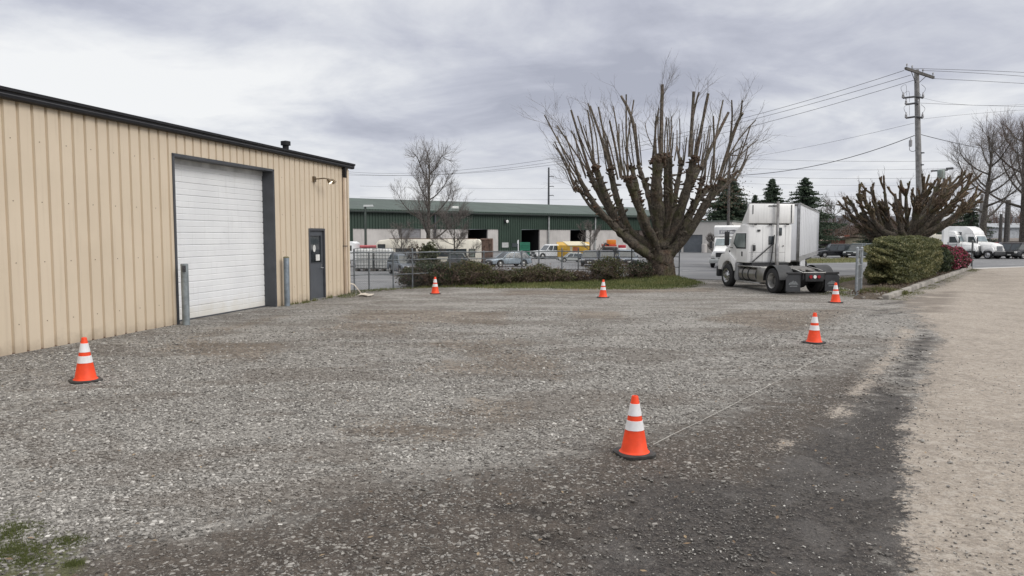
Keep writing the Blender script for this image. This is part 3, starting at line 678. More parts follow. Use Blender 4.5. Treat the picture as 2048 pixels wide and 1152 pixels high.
# bollards
def bollard(px, py, ptop, label, plate):
    p = G(px, py); sc_z = CAM_H + (D(px, ptop, p.y).z - CAM_H)
    b = thing('bollard', label, 'bollard', p, 0, 'steel bollards guarding the roll-up door')
    m = mat('bollard_paint' if not plate else 'bollard_galvanised', (.20, .235, .265) if not plate else (.245, .275, .285), .5, .35, var=.22, scale=6, bump=.004, bscale=30)
    MB().lathe([(.092, -.1), (.092, sc_z - .02), (.085, sc_z), (.0, sc_z + .001)] if not plate else [(.092, -.1), (.092, sc_z - .02), (.07, sc_z - .005), (.0, sc_z)], 'z', 24).build('post', m, b, smooth=True)
    if plate:
        k = MB(); k.box(-.012, .075, -.108, -.088, sc_z - .21, sc_z - .05); k.cyl((.03, -.10, sc_z - .13), (.03, -.122, sc_z - .13), .026, n=10); k.build('lug', DGREY, b)
    else:
        MB().lathe([(.094, sc_z - .03), (.096, sc_z - .005), (.05, sc_z + .018), (0, sc_z + .02)], 'z', 24).build('cap', mat('mossy_cap', (.19, .18, .10), .8, var=.4, scale=12), b, smooth=True)
bollard(372.5, 650, 527, 'galvanised steel bollard with a drilled lug standing in front of the roll-up door', True)
bollard(574.5, 612, 514, 'blue-grey painted bollard with mossy cap between the roll-up door and the grey door', False)

# traffic cones
ORANGE = mat('cone_orange', (.84, .068, .016), .55, var=.16, scale=4, spec=.35, streak=.25)
BANDM = mat('reflective_white', (.76, .75, .75), .4, var=.10, scale=7, streak=.28)
CBASE = mat('cone_base_rubber', (.035, .034, .032), .7, var=.35, scale=8)
def make_cone():
    c = thing('traffic_cone', 'x', 'traffic cone', group='orange traffic cones marking out the gravel yard')
    b = MB(); Hc = .69; o = []
    for k in range(4):
        for j in range(-2, 3):
            a = math.pi / 4 + k * math.pi / 2 + j * .13; o.append((.252 * math.cos(a) * (1 if j == 0 else 1.0), .252 * math.sin(a)))
    b.prism(o, 'z', .0, .026); b.prism([(x * .95, y * .95) for x, y in o], 'z', .026, .034, 1, .96); b.build('base', CBASE, c)
    R0, R1 = .158, .036
    r_ = lambda z: R0 + (R1 - R0) * (z - .035) / (Hc - .035)
    MB().lathe([(R0 + .022, .032), (R0 + .012, .040), (r_(.06), .06), (r_(.30), .30), (r_(.5), .5), (r_(.655), .655), (.041, .658), (.038, Hc - .008), (.032, Hc), (.020, Hc), (.018, Hc - .04)], 'z', 32).build('cone_body', ORANGE, c, smooth=True)
    for za, zb in ((.295, .405), (.462, .600)):
        MB().lathe([(r_(za) + .0005, za), (r_(za) + .0032, za + .002), (r_(zb) + .0032, zb - .002), (r_(zb) + .0005, zb)], 'z', 32).build('reflective_band', BANDM, c, smooth=True)
    return c
cone0 = make_cone()
CONES = [(1268.5, 909, 122, 18, 'largest orange traffic cone nearest the camera, pale string running from its base'),
         (171.5, 762, 90, 40, 'orange traffic cone standing on coarse grey gravel beside the tan metal wall'),
         (1628, 687, 62, 35, 'orange traffic cone by the tan dirt lane at the far end of the string'),
         (870.5, 588.5, 34.5, 8, 'small distant orange cone in front of the brambles at the chain link fence'),
         (1206, 595.5, 36.5, 20, 'small distant orange cone before the grass verge left of the big pollard'),
         (1671, 605.5, 41, 3, 'orange traffic cone behind the parked tractor unit, near its right mudflap')]
for i, (px, py, h, rz, lab) in enumerate(CONES):
    c = cone0 if i == 0 else copy_tree(cone0)
    p = G(px, py); s_ = h / F * p.y / .69 * .985
    c.location = (p.x, p.y, float(ground_z(p.x, p.y)) + .004); c.rotation_euler = (R(rnd.uniform(-1, 1)), R(rnd.uniform(-1.2, 1.2)), R(rz)); c.scale = (s_,) * 3
    c['label'] = lab
pts = []
for px, py in ((1306, 894), (1340, 876), (1400, 847), (1450, 821), (1500, 795), (1560, 762), (1610, 735), (1650, 714)):
    p = G(px, py); pts.append((p.x, p.y, float(ground_z(p.x, p.y)) + .022))
tag(MB().tube(pts, .0030, 5).build('string_line', mat('string', (.46, .44, .40), .9)), 'thin pale string stretched over the gravel between two cones', 'string')

# scraps by the building corner
def scrap(pts_px, w, label, zs, m):
    P_ = [G(*q) + Vector((0, 0, z)) for q, z in zip(pts_px, zs)]; mb = MB()
    for a, b in zip(P_[:-1], P_[1:]):
        mb.add([a + Vector((0, -w / 2, 0)), b + Vector((0, -w / 2, .01)), b + Vector((0, w / 2, .03)), a + Vector((0, w / 2, .03)), a + Vector((0, -w / 2, -.02)), b + Vector((0, -w / 2, -.01)), b + Vector((0, w / 2, .01)), a + Vector((0, w / 2, .01))],
               [(0, 1, 2, 3), (7, 6, 5, 4), (0, 4, 5, 1), (1, 5, 6, 2), (2, 6, 7, 3), (3, 7, 4, 0)])
    tag(mb.build('scrap', m), label, 'debris')
PALE = mat('pale_scrap', (.50, .45, .38), .8, var=.25, scale=5)
scrap([(701, 585), (708, 584), (716, 586), (722, 590)], .10, 'curled pale strip lying in the weeds at the building corner', (.36, .30, .14, .06), PALE)
scrap([(718, 592), (728, 592), (737, 593), (746, 592)], .55, 'flat crumpled pale sheet lying on the gravel edge beside the building corner', (.05, .07, .05, .04), PALE)

# ------------------------------------------------------------------ chain link fences
WIRE = mat('fence_wire', (.20, .215, .22), .5, .5, var=.2, scale=9)
PIPE = mat('fence_pipe', (.17, .185, .195), .5, .5, var=.25, scale=7)
def chain_fence(label, pts, tops, posts_px, rails, pitch=.08, wr=.0017, cat='chain link fence'):
    # pts: ground points, tops: heights at them
    f = thing('chain_link_fence', label, cat, pts[0])
    o = pts[0]; L = [0]
    for a, b in zip(pts[:-1], pts[1:]): L.append(L[-1] + (b - a).length)
    def at(s): return Vector((np.interp(s, L, [p.x for p in pts]), np.interp(s, L, [p.y for p in pts]), 0)) - Vector((o.x, o.y, 0))
    H = lambda s: float(np.interp(s, L, tops))
    for s in posts_px:
        p = at(s); h = H(s) + (.14 if rnd.random() < .35 else .02)
        MB().lathe([(.032, -.1), (.032, h), (.04, h + .01), (.02, h + .04)], 'z', 8, (p.x, p.y, 0)).build('post', PIPE, f, smooth=True)
    for frac, r in rails:
        MB().tube([at(s) + Vector((0, 0, H(s) * frac + .012 * math.sin(s * 1.9))) for s in np.linspace(0, L[-1], 24)], r, 6).build('rail', PIPE, f)
    mb = MB(); s = -H(0)
    while s < L[-1]:
        for sg in (1, -1):
            h = H(max(0, min(L[-1], s))) * .985
            a0, a1, z0, z1 = s, s + h * .9, .04, h
            if sg < 0: z0, z1 = z1, z0
            if a0 < 0: z0 += (z1 - z0) * (-a0) / (a1 - a0); a0 = 0
            if a1 > L[-1]: z1 -= (z1 - z0) * (a1 - L[-1]) / (a1 - a0); a1 = L[-1]
            mb.tube([at(a0) + Vector((0, 0, z0)), at((a0 + a1) / 2) + Vector((0, 0, (z0 + z1) / 2)), at(a1) + Vector((0, 0, z1))], wr, 3, caps=False)
        s += pitch
    mb.build('chain_link', WIRE, f)
    return f
fa, fb, fc, fd = G(694, 581), G(860, 574), G(1100, 564), G(1358, 556)
Lf = [(fb - fa).length, (fc - fb).length, (fd - fc).length]
def s_of(px):
    best = None
    for k, (a, b) in enumerate(((fa, fb), (fb, fc), (fc, fd))):
        for q in np.linspace(0, 1, 60):
            p = a + (b - a) * q; x_ = 1024 + F * p.x / (p.y * math.cos(PITCH) + (CAM_H) * math.sin(PITCH))
            e = abs(x_ - px)
            if best is None or e < best[0]: best = (e, sum(Lf[:k]) + Lf[k] * q)
    return best[1]
chain_fence('grey chain link fence with three rails from the tan building to the big pollard', [fa, fb, fc, fd], [1.56, 1.54, 1.50, 1.42],
            [s_of(p) for p in (708, 737, 786, 826, 900, 968, 1042, 1076, 1124, 1158, 1197, 1227, 1262, 1346, 1357)], ((1.0, .028), (.80, .022), (.40, .02)))
# planter beside the lane
c0, c1 = G(1778, 600), G(1944, 538)
cdv = (c1 - c0).normalized(); cnv = Vector((-cdv.y, cdv.x, 0))
kb = MB(); nseg = 9
for k in range(nseg):
    a, b = c0 + (c1 - c0) * (k / nseg + .002), c0 + (c1 - c0) * ((k + 1) / nseg - .002); j = rnd.uniform(-.03, .03)
    kb.loft([a + Vector((0, 0, -.1)), a + cnv * .26 + Vector((0, 0, -.1)), a + cnv * (.25 + j) + Vector((0, 0, .17 + j / 3)), a + cnv * (.02 + j) + Vector((0, 0, .17 + j / 3))],
            [b + Vector((0, 0, -.1)), b + cnv * .26 + Vector((0, 0, -.1)), b + cnv * (.25 + j) + Vector((0, 0, .17 + j / 3)), b + cnv * (.02 + j) + Vector((0, 0, .17 + j / 3))])
tag(kb.build('concrete_curb', mat('curb_concrete', (.275, .255, .225), .9, var=.3, scale=1.6, bump=.01, bscale=40), bevel=.025), 'weathered concrete curb edging the planting bed along the tan lane', 'curb')
soil = MB(); bw = 3.6; nn = 26
sx, sy = np.meshgrid(np.linspace(0, 1, 60), np.linspace(0, 1, 16)); base = np.array(c0[:2]) + np.array(cdv[:2]) * -.8; 
bwv = 1.1 + 2.5 * smooth01(sx * 31.4, 2.5, 9.); PX = base[0] + cdv.x * sx * ((c1 - c0).length + .8) + cnv.x * (.22 + sy * bwv); PY = base[1] + cdv.y * sx * ((c1 - c0).length + .8) + cnv.y * (.22 + sy * bwv)
PZ = .09 + .10 * (fbm(PX, PY, 1.2) - .3) - .16 * smooth01(sy, .8, 1) - .16 * (1 - smooth01(sx, 0, .05))
I = np.arange(60 * 16).reshape(16, 60); q = np.stack([I[:-1, :-1], I[:-1, 1:], I[1:, 1:], I[1:, :-1]], -1).reshape(-1, 4)
t = NT('bed_soil'); t.set('Base Color', t.mix(t.ramp(t.noise(9, 5), .3, .7), (.045, .034, .024), (.11, .085, .06))); t.set('Roughness', 1.); t.set('Normal', t.bump(t.noise(14, 5), 1, .06))
tag(npmesh('planting_bed', np.stack([PX.ravel(), PY.ravel(), PZ.ravel()], 1), q, t.m, smooth=True), kind='structure')
# rubble at the end of the curb
ROCK = mat('rubble_stone', (.21, .19, .165), .9, var=.3, scale=6, bump=.02, bscale=14)
for k, (px, py, s_) in enumerate(((1742, 588, .16), (1752, 595, .22), (1765, 592, .18), (1778, 597, .20), (1735, 594, .12), (1760, 599, .10), (1790, 590, .14), (1727, 598, .09))):
    bm = bmesh.new(); bmesh.ops.create_icosphere(bm, subdivisions=2, radius=s_)
    for v in bm.verts: v.co *= 1 + rnd.uniform(-.22, .22); v.co.z *= .55
    me = bpy.data.meshes.new('rubble'); bm.to_mesh(me); bm.free(); me.materials.append(ROCK)
    ob = bpy.data.objects.new('rubble', me); col.objects.link(ob); p = G(px, py); ob.location = (p.x, p.y, .04); ob.rotation_euler = (0, 0, rnd.uniform(0, 6))
    tag(ob, 'rough lump of broken concrete at the near end of the planter curb', 'rubble', 'broken concrete lumps at the curb end')
# gate post and gate leaf seen edge-on
gp0 = G(1712, 591); g_ = thing('gate', 'grey chain link gate swung open edge-on beside the clipped hedge', 'gate', gp0)
gv = D(1722, 560, 29.3) - Vector((gp0.x, gp0.y, 0)); gv.z = 0
for k, (off, h) in enumerate(((Vector((0, 0, 0)), 1.80), (gv, 1.78))):
    MB().lathe([(.05, -.1), (.05, h), (.058, h + .01), (.02, h + .05)], 'z', 12, off).build('post', GALV, g_, smooth=True)
lf = MB()
for q in np.linspace(.12, .9, 9): lf.box(gv.x * q - .012, gv.x * q + .012, gv.y * q - .02, gv.y * q + .02, .06, 1.14)
for z in (.08, .62, 1.14): lf.tube([(0, 0, z), gv + Vector((0, 0, z))], .022, 6)
lf.build('slats', mat('slat_grey', (.16, .17, .175), .6), g_)
lf = MB(); lf.tube([(0, 0, 1.72), gv + Vector((0, 0, 1.72))], .022, 6)
for q in np.linspace(.05, .95, 8): lf.tube([gv * q + Vector((0, 0, 1.14)), gv * (1 - q) + Vector((0, 0, 1.72))], .004, 4)
lf.build('upper_mesh', WIRE, g_)
h0, h1 = G(1722, 590), G(1942, 538.5)
h0 = c0 + cdv * 12 + cnv * 2.6; h1 = h1 + cnv * .9
chain_fence('low chain link fence behind the hedge and pink azaleas, ending by the street', [h0, h1], [1.72, 1.66], list(np.linspace(.1, (h1 - h0).length, 8)), ((1., .026),), .11, .0026)
# tall end post with clamp and a small sign
pe = D(1943, 540, h1.y - .1); e_ = thing('gate_post', 'tall grey steel gate post at the street end of the azalea bed', 'post', (pe.x, pe.y, 0))
zt_ = D(1943, 481, pe.y).z
MB().lathe([(.06, -.1), (.06, zt_), (.03, zt_ + .04)], 'z', 10).build('post', mat('post_dark', (.14, .15, .15), .6, .3), e_, smooth=True)
k = MB(); k.box(-.05, .16, -.09, .09, zt_ - .85, zt_ - .70); k.box(.02, .12, -.05, .05, zt_ - .95, zt_ - .85); k.build('latch', BLACKM, e_)
sp_ = D(1874, 500, 41.5); s_ = thing('small_sign', 'small blank white sign on a stake above the pink azaleas', 'sign', (sp_.x, sp_.y, 0))
za, zb = D(1874, 487, 41.5).z, D(1874, 480.5, 41.5).z
MB().cyl((0, 0, -.1), (0, 0, zb), .03, n=8).build('stake', WHITEP, s_); MB().box(-.09, .09, -.05, -.03, za, zb + .02).build('panel', WHITEP, s_)

# ------------------------------------------------------------------ trees, hedge, shrubs
def bark(name, c, moss=0., red=0.):
    t = NT(name); n = t.noise(8, 7, .3, .72); cc = t.mix(t.ramp(n, .4, .6), tuple(x * .5 for x in c), tuple(min(1, x * 1.5) for x in c))
    fis = t.noise(16, 5, .4, .7, vec=t.scaled(t.coord(), (1, 1, .2))); cc = t.mix(t.math('MULTIPLY', t.ramp(fis, .48, .38), .6), cc, tuple(x * .35 for x in c))
    if moss: cc = t.mix(t.math('MULTIPLY', t.ramp(t.noise(1.7, 5, .3), .48, .68), moss), cc, (.075, .078, .028))
    if red: cc = t.mix(t.math('MULTIPLY', t.ramp(t.noise(2.3, 4, .3), .5, .7), red), cc, (.16, .075, .042))
    t.set('Base Color', cc); t.set('Roughness', .95)
    g = t.noise(9, 5, .2, .7, vec=t.scaled(t.coord(), (1, 1, .25)))
    t.set('Normal', t.bump(g, 1.0, .10)); return t.m
BARK = bark('bark_trunk', (.082, .064, .048), .5, .3); BARK2 = bark('bark_limb', (.082, .068, .052), .6, .15)
SHOOT = bark('bark_shoot', (.135, .112, .088), .3, .3); TWIG = bark('bark_twig', (.16, .135, .11)); GREYB = bark('grey_bark', (.085, .074, .064), .2)
TWIGR = bark('reddish_twig', (.17, .12, .10)); GREYT = bark('grey_twig', (.17, .15, .135))

def smooth_path(pts, k=4):
    pts = [Vector(p) for p in pts]
    if len(pts) < 3: return [pts[0].lerp(pts[-1], i / k) for i in range(k + 1)]
    out = []
    for i in range(len(pts) - 1):
        p0, p1, p2, p3 = pts[max(i - 1, 0)], pts[i], pts[i + 1], pts[min(i + 2, len(pts) - 1)]
        for j in range(k):
            t = j / k; out.append(.5 * ((2 * p1) + (p2 - p0) * t + (2 * p0 - 5 * p1 + 4 * p2 - p3) * t * t + (3 * p1 - p0 - 3 * p2 + p3) * t ** 3))
    return out + [pts[-1]]
def rough_tube(mb, pts, r0, r1, n=10, k=4, wob=.12, knob=0.):
    P_ = smooth_path(pts, k); m = len(P_); L = len(mb.v)
    rs = [(r0 + (r1 - r0) * (i / (m - 1)) ** .8) * (1 + rnd.uniform(-wob, wob)) for i in range(m)]
    mb.tube(P_, rs, n)
    for i in range(L, len(mb.v)):
        v = mb.v[i]; rr = rs[(i - L) // n] if (i - L) // n < m else r1
        mb.v[i] = (v[0] + rnd.uniform(-1, 1) * rr * wob, v[1] + rnd.uniform(-1, 1) * rr * wob, v[2] + rnd.uniform(-1, 1) * rr * wob)
    return P_
def knuckle(mb, c, r, n=7):
    for _ in range(n):                           # lumpy pollard head: short stubs round a swelling
        d = Vector((rnd.uniform(-1, 1), rnd.uniform(-1, 1), rnd.uniform(-.5, 1.1))).normalized()
        a = c + d * r * .2; b = c + d * r * rnd.uniform(.7, 1.5)
        mb.tube([a, a.lerp(b, .6), b], [r * rnd.uniform(.25, .5), r * rnd.uniform(.2, .38), r * rnd.uniform(.10, .26)], 6)
def rdir(d, spread):
    a = d.orthogonal().normalized(); b = d.cross(a); q = rnd.uniform(0, 6.283)
    return (d + (a * math.cos(q) + b * math.sin(q)) * spread).normalized()
def twigs(mb, p, d, L, r, depth, up=.15, kids=3, spread=.7, n=3, droop=0.):
    pts = [p]; dd = d.copy(); seg = 3
    for i in range(seg):
        dd = (dd + Vector((rnd.uniform(-.16, .16), rnd.uniform(-.16, .16), rnd.uniform(-.1, .1) + up - droop))).normalized(); pts.append(pts[-1] + dd * L / seg)
    mb.tube(pts, [r, r * .85, r * .65, r * .4], n, caps=False)
    if depth > 0:
        for k in range(kids):
            q = rnd.uniform(.25, 1.0); i = min(int(q * seg), seg - 1); pp = pts[i].lerp(pts[i + 1], q * seg - i)
            twigs(mb, pp, rdir(dd, spread), L * rnd.uniform(.45, .75), r * .6, depth - 1, up, kids, spread, n, droop)

# --- the big pollard
Y0 = 37.6
tb = D(1322, 557, Y0); tr = thing('pollarded_tree', 'big bare pollarded tree with a thick short trunk and tall cut-off poles', 'tree', (tb.x, tb.y, .0))
def Tz(zx, zy, dy=0.): return D(1060 + zx / 2.504, 120 + zy / 2.504, Y0 + dy) - Vector((tb.x, tb.y, 0))
mb = MB(); base = Vector((0, 0, -.1))
tp = [base, Vector((.02, 0, .35)), Vector((.0, 0, .9)), Tz(655, 1010), Tz(655, 950)]
P_ = smooth_path(tp, 5); m = len(P_)
rs = [np.interp(i / (m - 1), [0, .2, .5, .8, 1], [.98, .72, .62, .63, .56]) for i in range(m)]
L = len(mb.v); NS = 26; mb.tube(P_, rs, NS)
for i in range(L, L + m * NS):
    a = (i - L) % NS / NS * 6.283; row = (i - L) // NS; w = 1 + .10 * math.sin(3 * a + .7) * max(0, 1 - row / m * 1.2) + .07 * math.sin(5 * a + 2 + row * .1) + .04 * math.sin(9 * a + row * .2) + rnd.uniform(-.025, .025)
    c = P_[row]; v = Vector(mb.v[i]); mb.v[i] = tuple(c + (v - c) * w)
mb.build('trunk', BARK, tr, smooth=True, angle=70)
LIMBS = [  # zoomed-photo points, depth offset at the end, base and end radius
    ([(640, 1000), (545, 945), (440, 850), (335, 740), (242, 585)], -1.6, .40, .11), ([(600, 975), (470, 875), (395, 720), (330, 545)], -.5, .34, .19),
    ([(640, 975), (505, 860), (435, 690), (402, 550)], 1.0, .30, .17), ([(645, 950), (590, 840), (525, 690), (490, 600)], -1.8, .30, .19),
    ([(650, 930), (605, 720), (575, 620), (542, 530)], 1.8, .26, .12), ([(655, 930), (640, 760), (632, 640), (642, 500)], -.7, .44, .30),
    ([(655, 930), (685, 780), (690, 640), (686, 490)], .4, .30, .22), ([(662, 940), (706, 760), (704, 600), (704, 485)], -2.2, .17, .10),
    ([(668, 945), (705, 800), (735, 640), (758, 515)], 1.6, .22, .13), ([(668, 945), (740, 800), (790, 620), (820, 500)], -.4, .34, .22),
    ([(670, 960), (775, 830), (830, 720), (862, 600)], 1.2, .28, .13), ([(680, 985), (790, 870), (880, 720), (962, 605)], -1.2, .40, .17),
    ([(690, 975), (760, 830), (840, 700), (900, 640)], 2.4, .26, .15), ([(670, 990), (560, 900), (430, 800), (335, 640), (300, 575)], 1.9, .30, .16),
    ([(440, 855), (370, 770), (300, 690), (220, 648)], -.8, .16, .05), ([(860, 740), (920, 680), (990, 620), (1035, 560)], .8, .17, .09),
    ([(660, 940), (735, 770), (800, 640), (845, 545)], 2.6, .26, .16), ([(645, 960), (560, 820), (545, 700), (512, 545)], 2.8, .24, .16),
    ([(430, 840), (330, 760), (270, 690), (228, 612)], 1.2, .14, .06)]
HEADB = bark('head_bark', (.085, .056, .038), .25, .5)
for pts, dy, r0, r1 in LIMBS:
    mb = MB(); n_ = len(pts); Q_ = [Tz(x, y, dy * (i / (n_ - 1))) for i, (x, y) in enumerate(pts)]
    r0 *= .79; r1 *= .82; rough_tube(mb, Q_, r0, r1, 13, 7, .13)
    for _ in range(int(9 * r0 / .2)):            # stubs and burrs along the limb
        i = rnd.randrange(0, n_ - 1); c = Q_[i].lerp(Q_[i + 1], rnd.random()); d = Vector((rnd.uniform(-1, 1), rnd.uniform(-1, 1), rnd.uniform(0, 1))).normalized()
        rr = np.interp(i, [0, n_], [r0, r1]); mb.tube([c + d * rr * .6, c + d * (rr + rnd.uniform(.08, .3))], [.07, .04], 6)
    mb.cur = 1; hb_ = mb; S2 = smooth_path(Q_, 6)
    if r1 > .1: knuckle(hb_, Q_[-1], r1 * 1.35, 26)
    for _ in range(int(26 * (1 if r1 > .1 else .35))):   # shaggy sprouts below the head
        i = rnd.randrange(int(len(S2) * .5), len(S2)); c = S2[i]; d = Vector((rnd.uniform(-1, 1), rnd.uniform(-1, 1), rnd.uniform(-.2, 1.2))).normalized(); rr = np.interp(i, [0, len(S2)], [r0, r1])
        e_ = c + d * (rr + rnd.uniform(.06, .26)); hb_.tube([c + d * rr * .5, e_], [rnd.uniform(.04, .09), .03], 5)
    mb.build('limb', [BARK2, HEADB], tr, smooth=True, angle=60)
SHOOTS = [([(300, 560), (250, 400), (205, 250)], -.5, .075), ([(330, 540), (285, 420), (238, 280)], .6, .06), ([(400, 545), (352, 380), (300, 230)], .8, .085), ([(410, 530), (372, 380), (342, 235)], 1.4, .07),
    ([(320, 520), (310, 390), (288, 250)], 0, .06), ([(455, 590), (428, 440), (398, 305)], -1.8, .07), ([(545, 530), (512, 300), (456, 180)], 1.9, .10), ([(490, 590), (482, 380), (482, 172)], -1.6, .055),
    ([(492, 560), (488, 420), (520, 200)], 2.6, .06), ([(615, 490), (626, 390), (628, 305)], -.6, .065), ([(655, 480), (658, 300), (663, 122)], -.5, .125), ([(618, 470), (630, 340), (645, 240)], .5, .06),
    ([(752, 505), (742, 465), (736, 432)], 1.6, .09), ([(800, 485), (812, 300), (820, 158)], -.4, .11), ([(815, 300), (828, 230), (847, 160)], -.4, .055), ([(830, 485), (862, 320), (892, 168)], -.2, .10),
    ([(905, 620), (932, 380), (967, 200)], 2.4, .065), ([(858, 540), (930, 390), (994, 262)], 1.2, .11), ([(920, 600), (922, 420), (918, 280)], -1.2, .06), ([(1000, 425), (1012, 300), (1010, 200)], -1.0, .055),
    ([(945, 605), (1005, 410), (1040, 310), (1066, 266)], -1.2, .10), ([(1050, 300), (1058, 250), (1063, 202)], -1.2, .055), ([(300, 570), (210, 440), (135, 328)], 1.6, .05), ([(255, 585), (150, 420), (72, 275)], -1.6, .045),
    ([(225, 590), (165, 490), (115, 420)], -1, .04), ([(1030, 600), (1065, 540), (1094, 476)], .8, .055), ([(440, 600), (400, 430), (360, 330)], .5, .05), ([(960, 600), (1060, 470), (1140, 400)], 1.4, .04), ([(460, 600), (440, 380), (416, 230)], 1.0, .05),
    ([(640, 480), (590, 380), (575, 310)], 1.5, .03), ([(930, 610), (1000, 480), (1090, 420)], -2.4, .035), ([(690, 480), (700, 380), (690, 290)], 1.2, .04), ([(345, 520), (330, 380), (290, 215)], 2.2, .05), ([(870, 600), (890, 450), (905, 330)], 2.8, .05),
    ([(480, 600), (450, 470), (445, 320)], 2.4, .055), ([(1000, 470), (1060, 380), (1130, 300)], .6, .04)]
sh = MB(); tw = MB()
for pts, dy, r in SHOOTS:
    Q_ = [Tz(x, y, dy * (1 + .25 * i)) for i, (x, y) in enumerate(pts)]
    S_ = rough_tube(sh, Q_, r * 1.0, r * .64, 7, 5, .08)
    out = abs(pts[-1][0] - 650) / 550; nb = 4 if r > .05 else 6
    for _ in range(nb):
        q = rnd.uniform(.25, 1) ; i = min(int(q * (len(S_) - 1)), len(S_) - 2); p = S_[i].lerp(S_[i + 1], rnd.random()); d = (S_[i + 1] - S_[i]).normalized()
        twigs(tw, p, rdir(d, rnd.uniform(.3, .9)), rnd.uniform(.5, 1.3), .010, 2, .08, 2, .7)
for pts, dy, r0, r1 in LIMBS:                    # fine growth from the pollard heads
    c = Tz(*pts[-1], dy)
    for _ in range(1):
        d = Vector(((pts[-1][0] - 650) / 500 + rnd.uniform(-.5, .5), rnd.uniform(-.7, .7), 1)).normalized()
        twigs(tw, c, d, rnd.uniform(1.2, 2.4), .011, 2, .05, 3, .6)
for x, y, dx in ((1010, 560, 1), (1060, 500, 1), (1040, 600, 1), (980, 640, 1), (200, 560, -1), (240, 640, -1), (150, 420, -1), (1080, 380, 1), (1040, 300, 1), (130, 330, -1)):
    for _ in range(4): twigs(tw, Tz(x - 40 * dx, y + 20, rnd.uniform(-2, 2)), Vector((dx * rnd.uniform(.3, 1), rnd.uniform(-.5, .5), rnd.uniform(.2, 1))).normalized(), rnd.uniform(.9, 2.0), .010, 2, .06, 3, .7)
for _ in range(7): twigs(tw, Tz(663, 190, -.5), rdir(Vector((0, 0, 1)), .75), rnd.uniform(.8, 1.5), .011, 2, .1, 3, .6)
for pts, dy, r0, r1 in LIMBS:                    # many thin straight shoots standing on the heads
    for _ in range(3):
        x, y = pts[-1]; x += rnd.uniform(-22, 22); y += rnd.uniform(0, 20); fan = (x - 650) / 480; L_ = rnd.uniform(110, 260)
        tx, ty = x + fan * L_ * rnd.uniform(.25, .6) + rnd.uniform(-12, 12), y - L_ * math.sqrt(max(.35, 1 - (.45 * fan) ** 2)); d2 = dy + rnd.uniform(-.6, .6)
        Q_ = [Tz(x, y, dy), Tz((x + tx) / 2 + rnd.uniform(-5, 5) + fan * 6, (y + ty) / 2, (dy + d2) / 2), Tz(tx, ty, d2)]; rr = rnd.uniform(.028, .046)
        S_ = rough_tube(sh, Q_, rr, rr * .7, 6, 4, .06)
        for _k in range(2): i = rnd.randrange(3, len(S_)); twigs(tw, S_[i], rdir((S_[i] - S_[i - 1]).normalized(), .45), rnd.uniform(.4, .9), .008, 1, .08, 3, .6)
sh.build('shoots', SHOOT, tr, smooth=True); tw.build('twigs', TWIG, tr)
# dry leaf clusters on the right-hand heads
def leaf_mat(name, stops, rough=.55):
    t = NT(name); c = t.colramp(t.attr('tone'), stops); t.set('Base Color', c); t.set('Roughness', rough)
    ge = t.n.new('ShaderNodeBsdfTranslucent'); t.l.new(c, ge.inputs[0]); mxs = t.n.new('ShaderNodeMixShader'); mxs.inputs[0].default_value = .25
    t.l.new(t.b.outputs[0], mxs.inputs[1]); t.l.new(ge.outputs[0], mxs.inputs[2]); t.l.new(mxs.outputs[0], t.out.inputs[0]); return t.m
BOXL = leaf_mat('clipped_hedge_leaf', [(0, (.035, .045, .018)), (.4, (.095, .108, .042)), (.75, (.175, .175, .072)), (1, (.28, .25, .12))])
DARKL = leaf_mat('dark_leaf', [(0, (.018, .030, .014)), (.6, (.045, .065, .028)), (1, (.10, .115, .05))])
PINKL = leaf_mat('azalea_flower', [(0, (.30, .02, .07)), (.5, (.55, .05, .15)), (.85, (.72, .16, .28)), (1, (.80, .35, .45))])
BROWNL = leaf_mat('dry_leaf', [(0, (.05, .036, .024)), (.6, (.12, .085, .055)), (1, (.21, .155, .10))])
OLIVEL = leaf_mat('olive_leaf', [(0, (.035, .045, .016)), (.5, (.085, .095, .035)), (.85, (.15, .15, .06)), (1, (.22, .16, .09))])
NEEDLE = leaf_mat('needles', [(0, (.026, .044, .030)), (.6, (.058, .086, .054)), (1, (.105, .135, .085))], .8)
def leaves(name, C, s, m, parent, tone, long=1.7, flat=None):
    n = len(C); u = rng.normal(size=(n, 3)); u /= np.linalg.norm(u, axis=1)[:, None]
    w = rng.normal(size=(n, 3)); w -= u * (u * w).sum(1)[:, None]; w /= np.linalg.norm(w, axis=1)[:, None]
    s = np.asarray(s)[:, None] * (.6 + .8 * rng.random((n, 1)))
    nn = np.cross(u, w) * s * .25
    V = np.stack([C - u * s * long / 2, C - w * s * .5 + nn, C + u * s * long / 2, C + w * s * .5 + nn], 1).reshape(-1, 3)
    return npmesh(name, V, np.arange(4 * n).reshape(-1, 4), m, parent, attrs={'tone': np.repeat(np.clip(tone, 0, 1), 4)})
def lump(p, f): return (fbm(p[:, 0] + 3 * p[:, 2], p[:, 1] - 2 * p[:, 2], f, 3) - .5)
